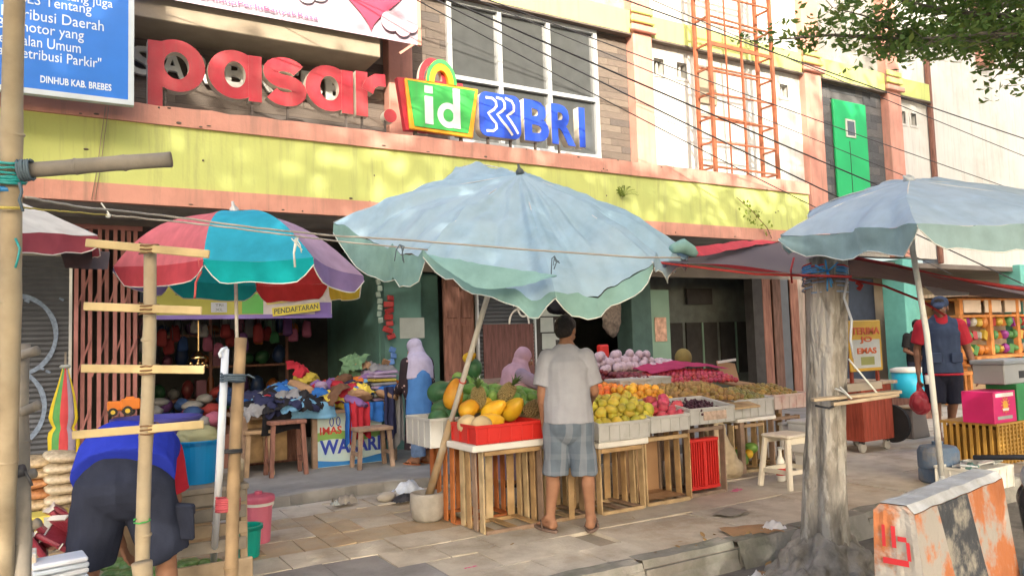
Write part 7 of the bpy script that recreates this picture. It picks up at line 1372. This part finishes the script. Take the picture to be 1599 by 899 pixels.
for k in range(4): MB().box((kx0+.1+.8*k, ky-.045, 1.8), (kx0+.75+.8*k, ky-.02, 2.06)).build('name_panel', plastic('cream_panel', (.55, .45, .36)), ki)
for k in range(46):
    nm, c = random.choice([('purple', (.35, .05, .35)), ('yellow', (.6, .42, .06)), ('red', (.5, .05, .05)), ('white', (.55, .55, .5)), ('green', (.1, .3, .1)), ('orange', (.6, .22, .04))]); row_ = k % 3; o = link('snack_packet', random.choice(shp+[UNIT, UNIT])); k2 = .5 if o.data is UNIT else .3; o.location = (kx0+.15+(k//3)*.2, ky+.05, (1.02, 1.32, 1.6)[row_]); o.scale = (.2*k2*random.uniform(1, 1.7), .1, .24*k2*random.uniform(1, 1.8)); o.rotation_euler = (random.uniform(-.3, .3), random.uniform(-.5, .5), random.uniform(-.6, .6)); setmat(o, plastic('snack_%s' % nm, tuple(q*.7 for q in c))); tag(o, '%s snack packet hanging in the far kiosk' % nm, 'snack packet', 'snack packets in the far kiosk')
tag(MB().box((14.9, 8.6, .55), (15.9, 9.2, .62)).box((14.95, 8.65, 0), (15.02, 8.72, .55)).box((15.78, 8.65, 0), (15.85, 8.72, .55)).build('side_bench', KW), 'low amber wood bench in front of the far kiosk', 'bench')
# ================================================================ litter and small growth
def litter(px, py, w, d, m, lb, amp=.02, z=.006, rot=0, cat='litter', ctr=0):
    c = G(px, py, z); o = MB().grid(lambda u, v: c+V(((u-.5)*w*math.cos(rot)-(v-.5)*d*math.sin(rot), (u-.5)*w*math.sin(rot)+(v-.5)*d*math.cos(rot), .004+amp*abs(noise.noise(V((u*3+px, v*3, 0))))*2+ctr*math.sin(math.pi*u)*math.sin(math.pi*v))), 12, 10).build('litter', m, smooth=True); return tag(o, lb, cat)
litter(1172, 828, .42, .26, CARD, 'flattened torn cardboard on the pavement left of the stump', .015, .012, -.35, 'cardboard'); litter(1140, 800, .3, .2, mat('grey_card', (.27, .25, .22)), 'grey scrap of card on the pavement in front of the red crate', .01, .012, .3, 'cardboard'); litter(1208, 826, .16, .12, fabric('white_poly', (.7, .7, .72)), 'crumpled white plastic bag beside the stump roots', .025, .012, 0, 'plastic bag', .05)
litter(636, 768, .28, .2, mat('white_blue_poly', (.55, .62, .72), rough=.4, sc=12, var=.2), 'white and blue plastic bag on the shop step behind the umbrella base', .04, .05, .2, 'plastic bag', .09); litter(632, 782, .24, .12, BLK, 'black plastic under the white bag at the step', .03, .02, .1, 'plastic bag', .04); litter(538, 786, .20, .14, mat('grey_card', (.27, .25, .22)), 'grey crumpled carton by the broken step edge', .06, .02, .3, 'litter', .04); litter(523, 789, .07, .06, NOTE, 'small white cup lid by the broken step', .02, .03, 0, 'litter', .02); litter(1150, 766, .16, .06, plastic('pink_scrap', (.6, .12, .25)), 'bright pink scrap on the pavement beside the sack', .01, .012, .2); litter(735, 886, .10, .02, plastic('pink_scrap', (.6, .12, .25)), 'tiny pink strip near the front of the pavement', .004, .012, .1)
o = MB().ball(G(603, 778, .03)+V((0, 0, .02)), (.10, .05, .045), 14, 9, lambda p: p*(1+.2*noise.noise(p*2))).build('stone', mat('pale_stone', (.38, .36, .33), bump=.4), smooth=True); tag(o, 'pale rounded stone lying against the broken step', 'stone')
for k in range(26):
    px, py = random.choice([(random.uniform(1020, 1240), random.uniform(835, 895)), (random.uniform(420, 1300), random.uniform(770, 890))]); g_ = G(px, py, .006)
    if g_.y < 3.98: g_.z = -.15
    o = link('dry_leaf', LEAFM) if 'LEAFM' in globals() else None
    if o is None:
        LEAFM = MB().grid(lambda u, v: V(((u-.5)*.05, (v-.5)*.028*math.sin(math.pi*min(.97, max(.03, u))), .006*math.cos(u*3))), 6, 3).mesh('dry_leaf', mat('dry_leaf_brown', (.30, .19, .08), var=.4)); o = link('dry_leaf', LEAFM)
    o.location = g_+V((0, 0, .012)); o.rotation_euler = (random.uniform(-.3, .3), random.uniform(-.3, .3), random.random()*6); o.scale = (random.uniform(.6, 1.5),)*3; tag(o, 'small dry brown leaf lying on the ground', 'leaf', 'dry leaves on the ground')
for k in range(8): g_ = V((random.uniform(4.0, 4.45), random.uniform(3.2, 3.75), -.15)); o = MB().grid(lambda u, v: g_+V(((u-.5)*.12, (v-.5)*.09, .01+.05*abs(noise.noise(V((u*4+k, v*4, k)))))), 8, 6).build('litter', random.choice([NOTE, CARD, fabric('white_poly', (.7, .7, .72)), plastic('good_blue', (.05, .11, .3)), plastic('good_green', (.06, .22, .10))]), smooth=True); tag(o, 'crumpled wrapper in the gutter left of the stump roots', 'litter', 'wrappers in the gutter')
GRS = mat('weed_green', (.22, .30, .06), var=.3, trans=.2)
def fern(c, n, L, lb, name='fern'):
    r = thing(name, lb, 'plant', c)
    for k in range(n):
        a = math.pi*(.05+.9*k/(n-1)); d = V((math.cos(a), -.55-.2*math.sin(k), .5+.6*math.sin(a))).normalized(); pts = [c+d*L*t+V((0, 0, -L*.45*t*t)) for t in (0, .25, .5, .75, 1)]; mb = MB()
        for i in range(4):
            for m_ in range(3):
                p_ = pts[i].lerp(pts[i+1], m_/3)
                for sg in (-1, 1): s_ = d.cross(V((0, 0, 1))).normalized()*sg; w = L*.16*(1-.15*i); mb.add([p_, p_+s_*w*.5+d*.008, p_+s_*w-V((0, 0, .01)), p_+s_*w*.5-d*.008], [(0, 1, 2, 3)])
        mb.build('frond', GRS, r)
    return r
fern(AY(972, 306, 8.53), 8, .28, 'little fern growing from the yellow band of the fascia right of the big umbrella')
vn = thing('creeper', 'small creeper with yellow green leaves on the right end of the fascia', 'plant', AY(1190, 345, 8.5))
for k in range(60): t = random.random(); c = AY(1158+42*t+random.uniform(-9, 9), 318+42*t+random.uniform(-12, 12), 8.5+random.uniform(-.06, .03)); s_ = random.uniform(.02, .04); e = Euler((random.uniform(0, 3), random.random()*3, random.random()*6)).to_matrix(); MB().add([c+e @ V(q_)*s_ for q_ in ((-1, 0, 0), (0, -.6, .1), (1, 0, 0), (0, .6, .1))], [(0, 1, 2, 3)]).build('leaf', mat('creeper_leaf', (.24, .32, .05), var=.3, trans=.2), vn)
MB().tube([AY(1150, 308, 8.52), AY(1175, 330, 8.5), AY(1198, 356, 8.5), AY(1205, 372, 8.52)], .006, 5).build('stem', BROWN, vn)
# ================================================================ street trees
LFM = [mat('tree_leaf_%d' % i, c, rough=.55, var=.25, sc=3, bump=0, trans=.5) for i, c in enumerate([(.15, .25, .06), (.12, .21, .05), (.19, .26, .065)])]
TBK = mat('street_tree_bark', (.20, .17, .14), rough=.95, var=.3, sc=6, bump=.7, bsc=18, stretch=(3, 3, .8))
def leaves(cs, size, rnd, flat=.5):
    """many folded leaf faces round the points cs"""
    n = len(cs); rg = np.random.default_rng(rnd); c = np.array(cs); a = rg.uniform(0, 2*np.pi, n); t = rg.normal(0, flat, n); s = size*rg.uniform(.6, 1.35, n)
    d = np.stack([np.cos(a)*np.cos(t), np.sin(a)*np.cos(t), np.sin(t)], 1); b = rg.normal(0, flat, n); w0 = np.stack([-np.sin(a), np.cos(a), np.zeros(n)], 1); up = np.cross(d, w0); w = w0*np.cos(b)[:, None]+up*np.sin(b)[:, None]
    s = s[:, None]; P = np.stack([c-d*s, c-w*s*.5+d*s*.1-up*s*.08, c+d*s, c+w*s*.5+d*s*.1-up*s*.08], 1).reshape(-1, 3)
    return P
def leafmesh(name, cs, size, m, parent, rnd, flat=.5):
    P = leaves(cs, size, rnd, flat)-np.array(top_of(parent).location); n = len(P)//4; me = bpy.data.meshes.new(name); me.vertices.add(n*4); me.vertices.foreach_set('co', P.ravel()); me.loops.add(n*6); me.polygons.add(n*2)
    ix = np.arange(n)[:, None]*4; me.loops.foreach_set('vertex_index', np.concatenate([ix+0, ix+1, ix+2, ix+0, ix+2, ix+3], 1).ravel().astype(np.int32)); me.polygons.foreach_set('loop_start', np.arange(n*2, dtype=np.int32)*3)
    me.materials.append(m); me.update(calc_edges=True); me.validate(); o = link(name, me, parent); o['kind'] = 'stuff'; return o
def street_tree(x, y, h, rc, zc, lbl, seed, n=9000, size=.085, clump=.34, layers=6, group=None, nb=16, trunk=True, z0=-.16, flatten=.22):
    rg = random.Random(seed); r = thing('street_tree', lbl, 'tree', (x, y, z0), group); top = V((x+rg.uniform(-.3, .3), y+rg.uniform(-.3, .3), h))
    if trunk: MB().tube([V((x, y, z0)), V((x+.03, y, 1)), V((x, y+.04, zc)), top.lerp(V((x, y, zc)), .4), top], [.24, .17, .14, .08, .02], 12).build('trunk', TBK, r, smooth=True)
    pts = []; bm_ = MB()
    for k in range(nb):
        f_ = (k+.5)/nb; z = zc+(h-zc)*f_*.97; a = k*2.4+rg.uniform(-.4, .4); L = rc*(1.05-.65*f_**2)*rg.uniform(.75, 1.1); b0 = V((x, y, z-.3*(1-f_))); b1 = V((x+L*math.cos(a), y+L*math.sin(a), z+.35*L*.4))
        m_ = b0.lerp(b1, .5)+V((0, 0, .12*L)); bm_.tube([b0, m_, b1], [.06*(1.3-f_), .035, .008], 6)
        for j in range(14):
            t = .22+.8*rg.random(); p = b0.lerp(m_, t*2) if t < .5 else m_.lerp(b1, t*2-1); sp_ = L*.32*(1.15-.5*t); p = p+V((rg.gauss(0, sp_), rg.gauss(0, sp_), rg.gauss(0, flatten)))
            q = rg.uniform(.6, 1.5)
            for i in range(int(n/(nb*14)*q)): pts.append(p+V((rg.gauss(0, clump*q), rg.gauss(0, clump*q), rg.gauss(0, clump*.45))))
    bm_.build('limb', TBK, r, smooth=True)['kind'] = 'stuff'
    k3 = len(pts)//3; rg.shuffle(pts)
    for i in range(3): leafmesh('crown', pts[i*k3:(i+1)*k3], size, LFM[i], r, seed*7+i)
    return r
# trees of the same street behind the camera: they shade the pavement and mirror in the upper windows
for i, (x, y, h, rc, zc, n) in enumerate(SHADE_TREES):
    street_tree(x, y, h, rc, zc, 'leafy street tree behind the viewer across the road', 40+i, n, .16, .5, group='street trees across the road', nb=22)
# the tree whose layered branches reach in at the upper right
nt_ = thing('street_tree', 'street tree whose layered leafy branches hang in at the upper right', 'tree', AD(1880, 900, 6.6)); tb_ = AD(1880, 900, 6.4); tb_.z = -.16; tp2 = AD(1850, -500, 6.2)
MB().tube([tb_, tb_+V((0, 0, 1.5)), AD(1850, 100, 6.3), tp2], [.22, .16, .12, .05], 12).build('trunk', TBK, nt_, smooth=True)
rg = random.Random(5); cs = []; bm_ = MB()
def branch(pts, r0, dens, sp_=.10, vs=.05):
    P = [AD(*q) for q in pts]; bm_.tube(P, [r0*(1-.85*i/(len(P)-1)) for i in range(len(P))], 6)
    for i in range(len(P)-1):
        for k in range(int(dens*(P[i+1]-P[i]).length)):
            t = rg.random(); p = P[i].lerp(P[i+1], t); g_ = p+V((rg.gauss(0, sp_), rg.gauss(0, sp_), rg.gauss(.0, vs)))
            if rg.random() < .35: bm_.tube([p, g_], [.004, .002], 4)
            for j in range(rg.randint(4, 9)): cs.append(g_+V((rg.gauss(0, .06), rg.gauss(0, .06), rg.gauss(0, .022))))
branch([(1850, 110, 6.3), (1600, 60, 6.4), (1420, 62, 6.5), (1300, 55, 6.5), (1215, 62, 6.5)], .035, 60, .13, .055)
branch([(1420, 62, 6.5), (1350, 25, 6.4), (1298, 12, 6.3)], .012, 55, .10, .05)
branch([(1850, 80, 6.0), (1640, 30, 5.9), (1480, 18, 6.0), (1390, -5, 6.0)], .03, 95, .2, .07)
branch([(1850, 120, 6.6), (1660, 70, 6.6), (1520, 66, 6.7), (1400, 72, 6.8), (1360, 76, 6.8)], .03, 110, .18, .055)
branch([(1850, 60, 7.2), (1640, 45, 7.3), (1500, 40, 7.4)], .03, 110, .25, .06)
branch([(1850, 150, 6.3), (1680, 92, 6.3), (1590, 88, 6.2), (1555, 118, 6.2)], .02, 60, .12, .07)
branch([(1850, -20, 5.6), (1640, -10, 5.6), (1520, -12, 5.7), (1400, -40, 5.8)], .03, 90, .22, .07)
branch([(1850, -120, 6.5), (1500, -120, 6.5), (1250, -130, 6.6)], .04, 70, .3, .1)
branch([(1850, 140, 5.6), (1660, 60, 5.6), (1540, 52, 5.7), (1440, 60, 5.8)], .03, 90, .22, .06)
branch([(1850, 30, 6.2), (1620, 10, 6.3), (1500, 8, 6.3), (1420, 20, 6.3)], .03, 110, .22, .07)
branch([(1850, 170, 6.6), (1700, 115, 6.6), (1590, 104, 6.6)], .02, 80, .15, .07)
branch([(1215, 62, 6.5), (1178, 64, 6.5), (1158, 60, 6.5)], .006, 34, .06, .03)
bm_.build('limb', TBK, nt_, smooth=True)['kind'] = 'stuff'
rg.shuffle(cs); k3 = len(cs)//3
for i in range(3): leafmesh('crown', cs[i*k3:(i+1)*k3], .034, LFM[i], nt_, 90+i, .55)
bpy.data.scenes.remove(WORK)
